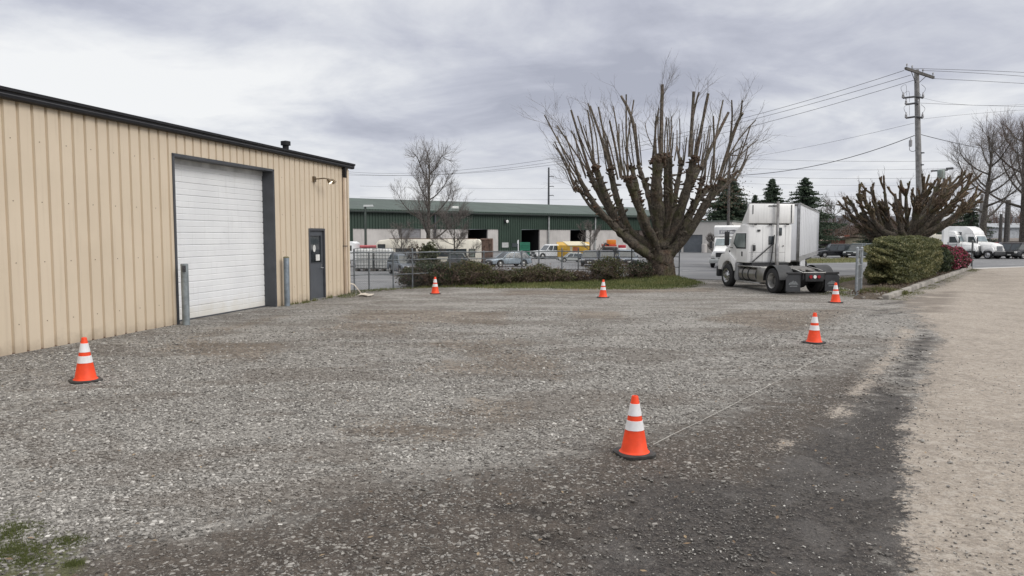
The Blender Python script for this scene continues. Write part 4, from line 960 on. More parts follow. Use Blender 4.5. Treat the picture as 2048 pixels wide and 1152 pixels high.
def shrub(name, label, cat, c, rad, nl, ls, m, group=None, boxy=2., flower=None, rough=.35, core=True, z0=0., tone0=.5, lumpf=1.6):
    t = thing(name, label, cat, (c[0], c[1], z0), rnd.uniform(0, 6) * 0, group)
    d = rng.normal(size=(nl, 3)); d /= np.linalg.norm(d, axis=1)[:, None]
    k = (np.abs(d) ** boxy).sum(1) ** (-1 / boxy); d = d * k[:, None]; ll = lump(d * 1.3 + c[0], lumpf)
    sh_ = 1 + rough * ll * 1.5; depth = 1 - .30 * rng.random(nl) ** 2.2
    p = d * (sh_ * depth)[:, None] * np.array(rad) + np.array([0, 0, rad[2] * .93]); ok = p[:, 2] > .02
    p, ll, d = p[ok], ll[ok], d[ok]
    tn = tone0 + .9 * ll + .22 * rng.normal(size=len(p))
    leaves('foliage', p, np.full(len(p), ls), m, t, tn)
    if flower is not None:
        q = (rng.random(len(p)) < flower[1]) & (d[:, 2] > flower[2]); 
        leaves('flowers', p[q] * 1.01 + rng.normal(size=(q.sum(), 3)) * .02, np.full(q.sum(), ls * .9), flower[0], t, .5 + .25 * rng.normal(size=q.sum()), 1.1)
    if core:  # added dark solid core, keeps light from passing through the leaves
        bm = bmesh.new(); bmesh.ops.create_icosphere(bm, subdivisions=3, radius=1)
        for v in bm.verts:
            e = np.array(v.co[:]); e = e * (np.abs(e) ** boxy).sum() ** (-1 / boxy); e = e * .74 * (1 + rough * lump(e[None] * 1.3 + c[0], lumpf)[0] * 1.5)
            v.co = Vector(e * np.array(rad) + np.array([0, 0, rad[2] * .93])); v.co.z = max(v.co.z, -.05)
        me = bpy.data.meshes.new('dark_core'); bm.to_mesh(me); bm.free(); me.materials.append(mat('shrub_core', (.022, .022, .012), .95, var=.5, scale=8, bump=.05, bscale=20)); ob = bpy.data.objects.new('dark_core', me); col.objects.link(ob); ob.parent = t
    return t
def leaf_cluster_at(px, py, dy, n, r, m, parent, s, org):
    c = D(px, py, Y0 + dy) - org
    return np.array(c) + rng.normal(size=(n, 3)) * r
CL = [leaf_cluster_at(x, y, dy, 90, (.3, .4, .35), None, None, 0, Vector((tb.x, tb.y, 0))) for x, y, dy in ((1452, 372, 0), (1470, 350, 1), (1440, 395, -1), (1462, 405, .5), (1428, 360, 1.5), (1480, 385, 0))]
CL = np.concatenate(CL); leaves('dry_leaves', CL, np.full(len(CL), .05), BROWNL, tr, .5 + .3 * rng.normal(size=len(CL)))

# --- the low spreading pollard behind the hedge
Y1 = 46.0; tb2 = D(1818, 560, Y1); t2 = thing('pollarded_tree', 'low wide pollarded tree spreading stubby cut branches above the clipped hedge', 'tree', (tb2.x, tb2.y, 0))
cr_ = D(1815, 476, Y1) - Vector((tb2.x, tb2.y, 0)); mb = MB()
rough_tube(mb, [Vector((0, 0, -.1)), Vector((0, 0, .8)), cr_ - Vector((0, 0, .3)), cr_ + Vector((0, 0, .1))], .7, .85, 16, 4, .05); mb.build('trunk', BARK, t2, smooth=True, angle=70)
CUTS = bark('cut_shoot', (.12, .088, .056), .55, .35); tw2 = MB()
PX2 = [(x_, y_ + 15) for x_, y_ in [(1692, 396), (1700, 385), (1714, 372), (1726, 368), (1742, 358), (1768, 356), (1790, 372), (1800, 366), (1812, 362), (1848, 360), (1860, 358), (1878, 348), (1892, 362), (1905, 350), (1922, 342), (1938, 350), (1950, 380), (1940, 398), (1735, 400), (1762, 388), (1852, 392), (1885, 378), (1915, 378), (1830, 378), (1748, 376), (1870, 392), (1902, 392), (1720, 410), (1925, 402)]]
for k, (px, py) in enumerate(PX2):
    dy = rnd.uniform(-2.4, 2.4) * (1 - abs(px - 1820) / 200); e = D(px, py, Y1 + dy) - Vector((tb2.x, tb2.y, 0)); s = cr_ + Vector((rnd.uniform(-.35, .35), rnd.uniform(-.25, .25), rnd.uniform(-.6, .05)))
    out = e - s; zf = (.16, .55) if px < 1830 else (.40, .74); mid = s + Vector((out.x * .5, out.y * .55, out.z * zf[0])); mid2 = s + Vector((out.x * .82, out.y * .85, out.z * zf[1]))
    mb = MB(); S_ = rough_tube(mb, [s, mid, mid2, e], rnd.uniform(.19, .29), .070, 8, 5, .12)
    mb.cur = 1; stub = mb
    for _ in range(rnd.randint(7, 10)):
        i = rnd.randrange(7, len(S_) - 1); p = S_[i]; d = (S_[min(i + 1, len(S_) - 1)] - S_[i - 1]).normalized(); ro_ = Vector((p.x - cr_.x, p.y - cr_.y, 0)).normalized(); d = rdir((d + ro_ * .5 + Vector((0, 0, .35))).normalized(), .5); LL = rnd.uniform(.4, 1.1)
        q = p + d * LL * .5; e2 = q + (d + Vector((0, 0, .35))).normalized() * LL * .5
        stub.tube([p, q, e2], [.075, .064, .056], 6)
        if rnd.random() < .8:
            r_ = q.lerp(e2, .3); d3 = rdir(d, .5); stub.tube([r_, r_ + d3 * rnd.uniform(.2, .5)], [.06, .05], 5)
        for _ in range(2): twigs(tw2, e2, rdir(d, .4), rnd.uniform(.2, .5), .009, 1, .1, 2, .5)
    mb.build('limb', [BARK2, CUTS], t2, smooth=True, angle=60)
tw2.build('twigs', TWIGR, t2)

# --- leafless trees
def bare_tree(label, base, H, spread, r, parent_group=None, levels=4, twig_m=GREYT, trunk_m=GREYB, nlimb=9, fork=.3, lean=(0, 0), tw_r=.016, dens=3, narrow=1., seed=1, twd=2):
    st = rnd.getstate(); rnd.seed(seed)
    t = thing('bare_tree', label, 'tree', (base.x, base.y, 0), 0, parent_group); tm, lm, wm = MB(), MB(), MB()
    top = Vector((lean[0], lean[1], H)); S_ = rough_tube(tm, [Vector((0, 0, -.1)), Vector((lean[0] * .2, 0, H * .33)), Vector((lean[0] * .6, lean[1] * .5, H * .66)), top], r, r * .12, 9, 6, .05)
    for k in range(nlimb):
        q = fork + (.92 - fork) * (k + rnd.random() * .7) / nlimb; i = min(int(q * (len(S_) - 1)), len(S_) - 2); p = S_[i]
        a = k * 2.4 + rnd.uniform(-.5, .5); w = spread * (1 - .75 * max(0, q - .3)) * rnd.uniform(.75, 1.1)
        d = Vector((math.cos(a) * w, math.sin(a) * w, 0)); up_ = H * rnd.uniform(.20, .36) * narrow
        e = p + d + Vector((0, 0, up_)); e.z = min(e.z, H * 1.0)
        L_ = rough_tube(lm, [p, p + d * .4 + Vector((0, 0, up_ * .22)), p + d * .8 + Vector((0, 0, up_ * .62)), e], r * .42 * (1 - q * .6), r * .07, 6, 4, .06)
        for j in range(3, len(L_)):
            for _ in range(dens):
                dd = rdir(((L_[j] - L_[j - 1]).normalized() + Vector((0, 0, .35))).normalized(), rnd.uniform(.4, .95)); twigs(wm, L_[j], dd, rnd.uniform(.11, .20) * H * .75, tw_r * 1.7, twd, .07, 3, .55)
    for j in range(len(S_) // 2, len(S_)):
        for _ in range(dens): twigs(wm, S_[j], rdir(Vector((0, 0, 1)), .7), rnd.uniform(.09, .17) * H * .7, tw_r * 1.5, twd, .08, 3, .55)
    tm.build('trunk', trunk_m, t, smooth=True); lm.build('limbs', trunk_m, t, smooth=True); wm.build('twigs', twig_m, t)
    rnd.setstate(st); return t
def zt(px, py, Y): return D(px, py, Y).z
bare_tree('tall bare tree with a dark trunk in front of the long green shed', D(856, 500, 62), zt(860, 318, 62), 2.7, .26, levels=4, tw_r=.0075, nlimb=15, fork=.22, dens=3, narrow=1.05, seed=4, lean=(.2, 0))
bare_tree('small bare shrub-like tree in front of the grey roller door of the green shed', D(803, 520, 44), zt(803, 455, 44), .9, .06, tw_r=.005, nlimb=9, fork=.25, dens=2, seed=8)
bare_tree('small bare spreading tree standing before the white van with dark windows', D(909, 525, 44), zt(905, 432, 44), 1.35, .08, tw_r=.0055, nlimb=11, fork=.25, dens=3, seed=12)
bare_tree('thin leafless sapling beside the yellow dumpster', D(1180, 510, 70), zt(1180, 452, 70), 1.5, .10, tw_r=.01, nlimb=8, fork=.2, dens=2, seed=21)
bare_tree('large bare tree on the right behind the white sleeper truck', D(1962, 500, 80), zt(1975, 285, 80), 4.4, .46, tw_r=.010, nlimb=14, fork=.38, dens=3, seed=33, lean=(.8, 0), trunk_m=GREYB, twig_m=GREYT)
bare_tree('large bare tree at the right edge with reddish twigs', D(2046, 500, 84), zt(2050, 262, 84), 5.2, .52, tw_r=.011, nlimb=15, fork=.36, dens=3, seed=37, lean=(-.6, 0), twig_m=TWIGR)
bare_tree('pale bare tree above the far brown woodland behind the trailer', D(1666, 490, 125), zt(1668, 412, 125), 4.0, .3, tw_r=.022, nlimb=10, fork=.35, dens=2, seed=41, twd=2)

# --- conifers
def conifer(label, base, H, w, seed, z0=.06, tiers=26, ragged=.3, per=8, dn=1.):
    r_ = random.Random(seed); t = thing('conifer', label, 'tree', (base.x, base.y, 0), 0, 'conifers on the skyline')
    MB().tube([(0, 0, -.1), (0, 0, H * .5), (0, 0, H)], [w * .055 + .08, w * .04 + .05, .02], 7).build('trunk', GREYB, t)
    C, S, T = [], [], []
    for k in range(tiers):
        q = (k + r_.random() * .6) / tiers; z = H * (z0 + (1 - z0) * q); L = w * .5 * (1 - q) ** .85 * (1 + ragged * r_.uniform(-1, 1)) + .06 * w * .5
        for j in range(per):
            a = r_.uniform(0, 6.283); l2 = L * r_.uniform(.55, 1.1); m = max(4, int(l2 / (H * .0065) * dn))
            for i in range(m):
                f = (i + .5) / m; s = H * .0115 * (1.5 - .7 * f)
                C.append((math.cos(a) * l2 * f + r_.gauss(0, s * .5), math.sin(a) * l2 * f + r_.gauss(0, s * .5), z - l2 * .28 * f + l2 * .16 * f * f + r_.gauss(0, s * .45))); S.append(s * 1.5); T.append(.35 + .35 * f + r_.gauss(0, .18))
    leaves('crown', np.array(C), np.array(S), NEEDLE, t, np.array(T), 1.9); return t
conifer('broad dark conifer rising behind the pale block building and the big pollard', D(1458, 505, 105), zt(1462, 352, 105), 12.5, 1, tiers=52, per=16, ragged=.25)
conifer('small distant fir just left of the truck fairing', D(1508, 500, 120), zt(1508, 389, 120), 6.5, 2, tiers=36, per=12)
conifer('symmetrical dark fir directly above the truck fairing', D(1541, 500, 115), zt(1541, 357, 115), 10.5, 3, tiers=42, per=13)
conifer('taller ragged fir with a bent crown above the white trailer', D(1607, 500, 110), zt(1605, 355, 110), 11.0, 4, tiers=40, per=12, ragged=.5)
conifer('squat dark conifer behind the white post and the sleeper truck', D(1905, 505, 98), zt(1905, 425, 98), 8.0, 5, tiers=22, per=10)
conifer('dark conifer left of the two large bare trees', D(1940, 505, 104), zt(1941, 398, 104), 8.0, 6, tiers=26, per=10)
conifer('dark bushy conifer behind the green utility vehicle', D(1742, 505, 100), zt(1745, 438, 100), 6.2, 7, tiers=20, per=11)
conifer('low dark conifer between the hedge and the white post', D(1868, 505, 100), zt(1868, 440, 100), 6.0, 8, tiers=20, per=10)

# --- far woodland (reads as one mass)
wm = MB(); st = rnd.getstate(); rnd.seed(5)
for k in range(230):
    px = rnd.uniform(1560, 2150); Y = rnd.uniform(150, 230); b = D(px, 480, Y); h = rnd.uniform(3.5, 6.5) * Y / 170 * (1.25 if px > 1900 else 1)
    p = Vector((b.x, b.y, 0)); wm.tube([p, p + Vector((rnd.uniform(-.4, .4), 0, h))], [.16, .05], 4, caps=False)
    for _ in range(9): twigs(wm, p + Vector((0, 0, h * rnd.uniform(.15, .9))), rdir(Vector((0, 0, 1)), .8), h * rnd.uniform(.2, .36), .05, 1, .06, 4, .6)
rnd.setstate(st)
wl_ = wm.build('woodland', bark('woodland_twig', (.15, .105, .085)))
tag(wl_, kind='stuff')
n = 70000; px = rng.uniform(1480, 2400, n); Yq = rng.uniform(150, 235, n); ht = (2.2 + 4.2 * fbm(px, Yq, .02, 4)) * Yq / 170
C = np.stack([(px - 1024) / F * Yq, Yq, ht * rng.random(n) ** .8], 1)
tag(leaves('undergrowth', C, np.full(n, .24), leaf_mat('far_brush', [(0, (.05, .04, .03)), (.6, (.115, .078, .058)), (1, (.16, .12, .095))], .9), None, .5 + .3 * rng.normal(size=n)), kind='stuff')
# far ridge of hills
hx = np.linspace(-700, 1100, 90); hv = []; 
for x in hx: hv += [(x, 900, -2), (x, 930, 8 + 26 * float(fbm(np.array([x]), np.array([0.]), .004, 4)[0]) * (1.2 if x > 200 else .5)), (x, 1100, -2)]
I = [(3 * i + a, 3 * (i + 1) + a, 3 * (i + 1) + a + 1, 3 * i + a + 1) for i in range(89) for a in (0, 1)]
hm = MB(); hm.add(hv, I); tag(hm.build('hills', mat('hill_wood', (.16, .17, .19), 1., var=.2, scale=.02), smooth=True), kind='structure')

# --- hedge and planting bed
bed = lambda a_, b_: c0 + cdv * a_ + cnv * b_
rzb = -math.atan2(cdv.x, cdv.y); hc = bed(13.2, 1.42)
hg = shrub('clipped_hedge', 'long rounded clipped green hedge beside the gate and the tan lane', 'hedge', (hc.x, hc.y, 0), (.95, 6.5, 1.16), 90000, .060, BOXL, boxy=4.2, rough=.26, tone0=.55, lumpf=2.2)
hg.rotation_euler = (0, 0, rzb)
h2 = bed(21.0, 1.0); shrub('shrub', 'dark green shrub between the clipped hedge and the pink azaleas', 'shrub', (h2.x, h2.y, 0), (.72, 1.4, .80), 9000, .07, DARKL, rough=.4).rotation_euler = (0, 0, rzb)
for (a_, b_, r, lab) in ((23.9, .95, (.85, 1.5, .84), 'pink flowering azalea nearer to the dark green shrub'), (27.6, .80, (.85, 1.5, .74), 'pink flowering azalea at the street end of the bed')):
    c = bed(a_, b_); shrub('azalea', lab, 'shrub', (c.x, c.y, 0), r, 10000, .08, DARKL, 'pink azaleas in the planting bed', rough=.35, flower=(PINKL, .80, -.65)).rotation_euler = (0, 0, rzb)
lc = G(1762, 588); n = 2600; a = rng.random(n) * 6.28; q = np.sqrt(rng.random(n)); gx_, gy_ = lc.x + 1.0 * q * np.cos(a), lc.y + .7 * q * np.sin(a)
tag(blades('ground_cover', gx_, gy_, np.full(n, .04), .10 + .26 * rng.random(n) * (1.1 - q), np.full(n, .012), .45 + .4 * rng.random(n)), kind='stuff')
fl = G(1800, 588); n = 1500; k = rng.random(n) * (c1 - c0).length; j = .3 + 1.2 * rng.random(n)
tag(leaves('leaf_litter', np.stack([c0.x + cdv.x * k + cnv.x * j, c0.y + cdv.y * k + cnv.y * j, .14 + .05 * rng.random(n)], 1), np.full(n, .05), BROWNL, None, .5 + .3 * rng.normal(size=n)), kind='stuff')
# weeds along the foot of the curb
n = 7000; k = rng.random(n) * (c1 - c0).length; j = -.02 - .55 * rng.random(n) ** 2; ww = fbm(k, j, .9, 3) > .47; k, j = k[ww], j[ww]
tag(blades('weeds', c0.x + cdv.x * k + cnv.x * j, c0.y + cdv.y * k + cnv.y * j, np.full(len(k), .0), .012 + .028 * rng.random(len(k)), np.full(len(k), .010), .45 + .45 * rng.random(len(k))), kind='stuff')

# --- brambles along the chain link fence
SH = [(838, 574, 33.0, (.80, .6, .42), 4200, OLIVEL, .3, 'low olive bramble at the left end of the fence shrubs'), (862, 574, 33.2, (1.15, .8, .52), 8000, DARKL, .45, 'dark green bramble mound left of the small distant cone'),
      (905, 572, 33.6, (1.0, .8, .52), 7500, OLIVEL, .40, 'olive green bramble directly behind the small distant cone at the fence'), (948, 572, 33.8, (.95, .8, .56), 7000, OLIVEL, .45, 'tall olive bramble right of the small distant cone'),
      (990, 571, 34.3, (.90, .6, .36), 3600, OLIVEL, .4, 'low twiggy bramble below the silver-blue estate car'), (1036, 570, 34.6, (.75, .6, .36), 3000, OLIVEL, .4, 'low olive bramble right of the silver-blue estate car'),
      (1078, 569, 35.0, (.75, .6, .46), 3000, OLIVEL, .45, 'olive shrub at the fence below the white pickup'), (1118, 567, 35.5, (.7, .6, .34), 2400, OLIVEL, .5, 'low leafy shrub at the fence below the yellow dumpster'),
      (1158, 566, 36.0, (.6, .5, .28), 1400, BROWNL, .4, 'low brown shrub left of the leafy fence shrub'), (1214, 563, 36.2, (.85, .6, .58), 4000, OLIVEL, .45, 'rounded leafy shrub at the fence behind the small cone on the grass edge'),
      (1282, 560, 36.8, (.62, .6, .52), 2600, DARKL, .4, 'dark shrub tucked against the left of the big pollard trunk')]
for px, py, Y, r, n, m, t0, lab in SH:
    c = D(px, py, Y); shrub('bramble', lab, 'shrub', (c.x, c.y + .15, 0), (r[0], r[1] * .8, r[2]), n, .047, m, 'brambles along the chain link fence', rough=.8, tone0=t0, core=False, lumpf=2.2)
    ob = [o for o in col.objects if o.name.startswith('bramble')][-1]
    mb = MB()
    for _ in range(90):
        p = Vector((rnd.uniform(-1, 1) * r[0], rnd.uniform(-1, 1) * r[1], 0)); twigs(mb, p, rdir(Vector((0, 0, 1)), .7), rnd.uniform(.5, 1.15) * r[2] * 1.9, .008, 1, -.02, 4, .7)
    mb.build('canes', TWIGR, ob)
    if m is not BROWNL:                          # some dead growth among the green
        q = rng.normal(size=(700, 3)) * np.array(r) * .5 + np.array([0, 0, r[2] * .8]); q = q[q[:, 2] > .03]; leaves('dead_leaves', q, np.full(len(q), .055), BROWNL, ob, .5 + .3 * rng.normal(size=len(q)))
e = D(858, 515, 42); shrub('evergreen_shrub', 'dark rounded evergreen sapling growing against the side of the white van', 'shrub', (e.x, e.y, 0), (.55, .5, .98), 2600, .07, OLIVEL, rough=.7, tone0=.3, core=False)
e = D(838, 510, 43); shrub('evergreen_shrub', 'sparse brown leafed sapling left of the dark evergreen by the white van', 'shrub', (e.x, e.y, 0), (.8, .5, .92), 1500, .07, BROWNL, rough=.9, tone0=.2, core=False)

# ------------------------------------------------------------------ vehicles
GLASSC = mat('vehicle_glass', (.05, .06, .065), .08, var=.2, scale=1, spec=.8)
GLASSL = mat('windscreen_glass', (.22, .27, .28), .10, var=.25, scale=1, spec=.8)
REDL = mat('red_lens', (.30, .015, .022), .25, var=.1); WHITEL = mat('clear_lens', (.75, .75, .72), .2, var=.1)
FRAMEB = mat('chassis_black', (.024, .024, .026), .6, var=.4, scale=5); PLASTIC = mat('dark_plastic', (.028, .029, .031), .6, var=.25, scale=4)
HUBM = mat('hub_dark', (.10, .098, .092), .6, .3, var=.3, scale=8)
def wheel(parent, x, y, r, w, side, dual=False, rim_m=None, n=26):
    rim_m = rim_m or ALU
    t = bpy.data.objects.new('wheel', None); col.objects.link(t); t.parent = parent; t.location = (x, y, r)
    xs = [0.] if not dual else [0., -side * (w + .05)]
    mb = MB()
    for dx in xs:
        h = w / 2; mb.lathe([(r * .60, dx - h), (r * .90, dx - h * 1.0), (r * .985, dx - h * .8), (r, dx - h * .5), (r, dx - h * .1), (r * .97, dx - h * .06), (r * .97, dx + h * .06), (r, dx + h * .1), (r, dx + h * .5), (r * .985, dx + h * .8), (r * .90, dx + h), (r * .60, dx + h)], 'x', n)
    mb.f = [f for f in mb.f if len(f) == 4]; mb.mi = [0] * len(mb.f)
    mb.build('tyre', RUBBER, t, smooth=True, angle=50)
    h = w / 2 * side
    if dual: pr = [(r * .62, h * 1.01), (r * .56, h * .9), (r * .52, h * .2), (r * .48, -h * .45), (r * .24, -h * .5), (r * .22, -h * .1), (r * .10, h * .0), (.001, h * .0)]
    else: pr = [(r * .62, h * 1.01), (r * .56, h * .95), (r * .54, h * .55), (r * .45, h * .75), (r * .28, h * .95), (r * .26, h * 1.25), (r * .12, h * 1.35), (.001, h * 1.35)]
    mb = MB(); mb.lathe(pr[:4], 'x', n); mb.v = mb.v; mb.f = mb.f[:-2]; mb.mi = mb.mi[:-2]; ro = mb.build('rim', rim_m, t, smooth=True, angle=40)
    mb = MB(); mb.lathe(pr[3:], 'x', n); mb.f = mb.f[:-2] + mb.f[-1:]; mb.mi = mb.mi[:-2] + mb.mi[-1:]; mb.build('hub', HUBM if dual else rim_m, t, smooth=True, angle=40)
    mb = MB()
    for k in range(10):
        a = k * .628; c, s = math.cos(a) * r * .40, math.sin(a) * r * .40; xx = h * (.80 if not dual else -.46)
        mb.cyl((xx, c, s), (xx + side * .012, c, s), r * .055, n=8)
    mb.build('rim_holes', FRAMEB, t)
    return t

# --- day-cab tractor unit
PHI = R(10.6); pw = G(1547, 586.5)
fw = Vector((-math.sin(PHI), math.cos(PHI), 0)); rt = Vector((math.cos(PHI), math.sin(PHI), 0))
ax = pw + rt * 1.02
TW = mat('truck_white', (.80, .80, .785), .35, var=.06, scale=1.4, streak=.32, coat=.2)
trk = thing('semi_tractor', 'white day-cab semi tractor unit with black rear fenders and emblem mudflaps', 'truck', (ax.x, ax.y, 0), PHI)
def loc(px, py, y=None, x=None):                 # point on a local plane of the tractor under a photo pixel
    d = ray(px, py); o_ = Vector((0, 0, CAM_H)) - Vector((ax.x, ax.y, 0))
    if y is not None: t_ = (y - o_.dot(fw)) / d.dot(fw)
    else: t_ = (x - o_.dot(rt)) / d.dot(rt)
    p = o_ + d * t_; return p.dot(rt), p.dot(fw), p.z
CB = 2.25
xl, _, zb = loc(1494, 526, y=CB); xr, _, _ = loc(1582, 526, y=CB); _, _, zm = loc(1540, 449, y=CB); _, _, ztop = loc(1540, 407, y=CB)
fl_, _, _ = loc(1497, 420, y=CB); fr_, _, _ = loc(1588, 420, y=CB)
print('tractor', xl, xr, zb, zm, ztop, fl_, fr_, 'hood front', loc(1438, 520, x=-1.0), 'door front', loc(1465, 500, x=xl), 'fw', loc(1455, 573, x=-1.02))
xf_door = loc(1466, 500, x=xl)[1]; yhood = loc(1440, 520, x=-1.0)[1]; WB = loc(1455, 573, x=-1.02)[1]
xf_door = min(max(xf_door, CB + 1.3), CB + 2.2); yhood = min(max(yhood, xf_door + 1.2), xf_door + 1.9)
zroof = loc(1480, 459, x=xl)[2]
# cab shell: side profile in y,z, width xl..xr
cab = MB(); pr_ = [(CB, zb), (CB, zm), (CB + .5, zm + .02), (xf_door - .35, zroof + .02), (xf_door - .08, zroof - .12), (xf_door + .28, zb + .95), (xf_door + .28, zb)]
cab.prism(pr_, 'x', xl, xr); cabo = cab.build('cab', TW, trk, bevel=.05, seg=3)
pn = MB(); pn.box(xl + .06, xr - .28, CB - .012, CB + .01, zb + .06, zm - .06); pn.build('rear_panel', TW, trk, bevel=.008)
for px in (1524, 1569):
    a, b = loc(px, 524, y=CB), loc(px, 452, y=CB); MB().box(a[0] - .006, a[0] + .006, CB - .0155, CB - .0125, a[2], b[2]).build('panel_seam', mat('seam_grey', (.30, .30, .30), .7), trk)
a, b = loc(1496, 505, y=CB), loc(1580, 505, y=CB); MB().box(xl + .07, xr - .29, CB - .016, CB - .013, a[2] - .006, a[2] + .006).build('panel_seam', MATS['seam_grey'], trk)
# back wall details
def back_box(name, m, x0, y0, x1, y1, d=.03, par=None, bev=.02):
    a = loc(x0, y1, y=CB); b = loc(x1, y0, y=CB); mb = MB().box(a[0], b[0], CB - d - .012, CB - .014, a[2], b[2]); return mb.build(name, m, par or trk, bevel=bev)
back_box('rear_window', GLASSC, 1536.5, 472, 1548, 489, .03); back_box('rear_window', GLASSC, 1557, 455, 1563.5, 471, .03)
mrr = back_box('mirror', PLASTIC, 1503.5, 490, 1510, 502, .07, bev=.03); a = loc(1503, 524, y=CB); b = loc(1504.5, 489, y=CB)
MB().tube([(a[0], CB - .05, a[2]), (b[0], CB - .05, b[2]), (b[0] + .08, CB - .05, b[2] + .03)], .018, 6).build('mirror_arm', CHROME, mrr)
back_box('marker_lamp', PLASTIC, 1514, 459, 1520, 463, .05); back_box('marker_lamp', PLASTIC, 1564.5, 490.5, 1567, 493, .04)
a, b = loc(1505, 524, y=CB - .1), loc(1547, 487, y=CB - .1); MB().tube([a, b], .026, 8).build('grab_strut', FRAMEB, trk)
a, b = loc(1541, 528, y=CB - .12), loc(1549, 470, y=CB - .12); MB().tube([a, (b[0], b[1], b[2])], .022, 8).build('air_line', FRAMEB, trk)
# roof fairing
fa_ = MB(); z0f = zm + .05
A = [(fl_, CB - .06, z0f), (fr_, CB - .06, z0f), (fr_, CB - .06, ztop), (fl_, CB - .06, ztop)]; Bq = [(fl_ + .12, xf_door - .35, z0f - .12), (fr_ - .12, xf_door - .35, z0f - .12), (fr_ - .25, xf_door - 1.0, ztop - .12), (fl_ + .25, xf_door - 1.0, ztop - .12)]
fa_.loft(A, Bq); fro = fa_.build('roof_fairing', TW, trk, bevel=.03)
for x0, y0, x1, y1 in ((1505, 410, 1506.5, 428), (1537, 411, 1553, 412.5), (1582, 409, 1584, 446), (1498, 447.5, 1512, 448.8), (1538, 447.5, 1553, 448.8)):
    a, b = loc(x0, y1, y=CB - .06), loc(x1, y0, y=CB - .06); MB().box(a[0], b[0], CB - .085, CB - .062, a[2], b[2]).build('trim_strip', FRAMEB, fro)
fb_ = MB()
for px in (1511, 1541, 1575): a = loc(px, 449, y=CB - .08); fb_.box(a[0] - .04, a[0] + .05, CB - .11, CB - .05, a[2] - .03, a[2] + .03)
fb_.build('hinge', FRAMEB, fro)
a = loc(1520, 406.5, y=CB); MB().box(fl_ + .02, fr_ - .02, CB - .05, CB + .0, ztop - .01, ztop + .035).build('top_trim', FRAMEB, fro)
# exhaust
xs_, _, _ = loc(1554.5, 480, y=CB - .18)
ex = MB(); ex.lathe([(.085, 1.0), (.085, 1.9), (.062, 1.95), (.062, ztop - .02), (.066, ztop + .08)], 'z', 16, (xs_, CB - .18, 0)); ex.build('exhaust_stack', mat('stack_metal', (.36, .35, .34), .35, .85, var=.25, scale=4), trk, smooth=True)
# door
dz0, dz1 = zb + .02, zroof - .16
side_x = xl - .012
dd = MB(); dd.prism([(CB + .06, dz0), (CB + .06, dz1 + .04), (xf_door - .30, dz1 + .04), (xf_door + .12, zb + .98), (xf_door + .12, dz0)], 'x', side_x, xl + .02); dr_ = dd.build('door', TW, trk, bevel=.008)
wq = [(CB + .09, zb + .60), (CB + .09, dz1 - .0), (xf_door - .34, dz1 - .0), (xf_door - .10, zb + .82), (xf_door - .40, zb + .60)]
MB().prism(wq, 'x', side_x - .012, xl).build('window', GLASSC, dr_)
MB().prism([(p[0] * .86 + .14 * (CB + .6), p[1] * .86 + .14 * (zb + 1.1)) for p in wq], 'x', side_x - .018, xl).build('window_pane', mat('side_glass', (.20, .235, .23), .08, var=.2), dr_)
MB().box(side_x - .03, side_x, CB + .38, CB + .44, zb + .28, zb + .48).build('handle', PLASTIC, dr_)
# windscreen
MB().loft([(xl + .08, xf_door - .03, zroof - .2), (xr - .08, xf_door - .03, zroof - .2), (xr - .1, xf_door + .27, zb + 1.0), (xl + .1, xf_door + .27, zb + 1.0)], [(xl + .08, xf_door + .0, zroof - .2), (xr - .08, xf_door + .0, zroof - .2), (xr - .1, xf_door + .3, zb + 1.0), (xl + .1, xf_door + .3, zb + 1.0)]).build('windscreen', GLASSC, trk)
# door mirror
m_ = MB(); m_.box(xl - .36, xl - .14, xf_door + .02, xf_door + .10, zb + .72, zb + 1.34); mo = m_.build('mirror', PLASTIC, trk, bevel=.03)
MB().tube([(xl, xf_door - .05, zb + .62), (xl - .25, xf_door + .06, zb + .68), (xl - .25, xf_door + .06, zb + 1.38), (xl, xf_door - .15, zb + 1.40)], .018, 6).build('mirror_arm', FRAMEB, mo)
# hood and front
hb = MB(); hz0, hz1 = zb - .28, zb + .92
ring = lambda y, wd_, z0, z1: [(-wd_, y, z0), (wd_, y, z0), (wd_, y, z1 - .25), (wd_ * .78, y, z1), (-wd_ * .78, y, z1), (-wd_, y, z1 - .25)]
xc_ = (xl + xr) / 2
R1, R2, R3 = ring(xf_door + .26, .98, zb + .02, hz1), ring(xf_door + .9, .92, zb + .02, hz1 - .12), ring(yhood, .80, zb - .02, hz1 - .52)
sh_ = lambda r: [(p[0] + xc_, p[1], p[2]) for p in r]
hb.loft(sh_(R1), sh_(R2)); hb.loft(sh_(R2), sh_(R3)); hd_ = hb.build('hood', TW, trk, bevel=.04, seg=3)
for sx in (-1, 1):                               # front wings with wheel-arch opening
    wgm = MB(); arc = [(WB + .66 * math.cos(a), .52 + .66 * math.sin(a)) for a in np.linspace(math.pi * .06, math.pi * .94, 12)]
    poly = [(WB + .66, .62)] + arc + [(WB - .66, .62), (WB - .70, 1.16), (xf_door + .3, zb + .55), (yhood - .35, zb + .42), (yhood + .03, 1.05), (yhood + .03, .72)]
    outer = [(WB - .66, .62), (WB - .70, 1.2), (xf_door + .3, zb + .5), (yhood - .35, zb + .38), (yhood + .03, 1.05), (yhood + .03, .72), (WB + .66, .72)]
    k = [(WB + .62, .75)] + [(WB + .62 * math.cos(a), .55 + .62 * math.sin(a)) for a in np.linspace(.3, math.pi - .3, 10)] + [(WB - .62, .75)]
    top_ = [(WB - .68, .75), (WB - .68, 1.22), (min(xf_door + .3, WB - .1), zb + .42), (yhood - .3, zb + .34), (yhood + .03, 1.1), (yhood + .03, .75)]
    wgm.prism(k + top_, 'x', sx * 1.10 + xc_, sx * .80 + xc_)
    wgm.build('front_wing', TW, trk, bevel=.02)
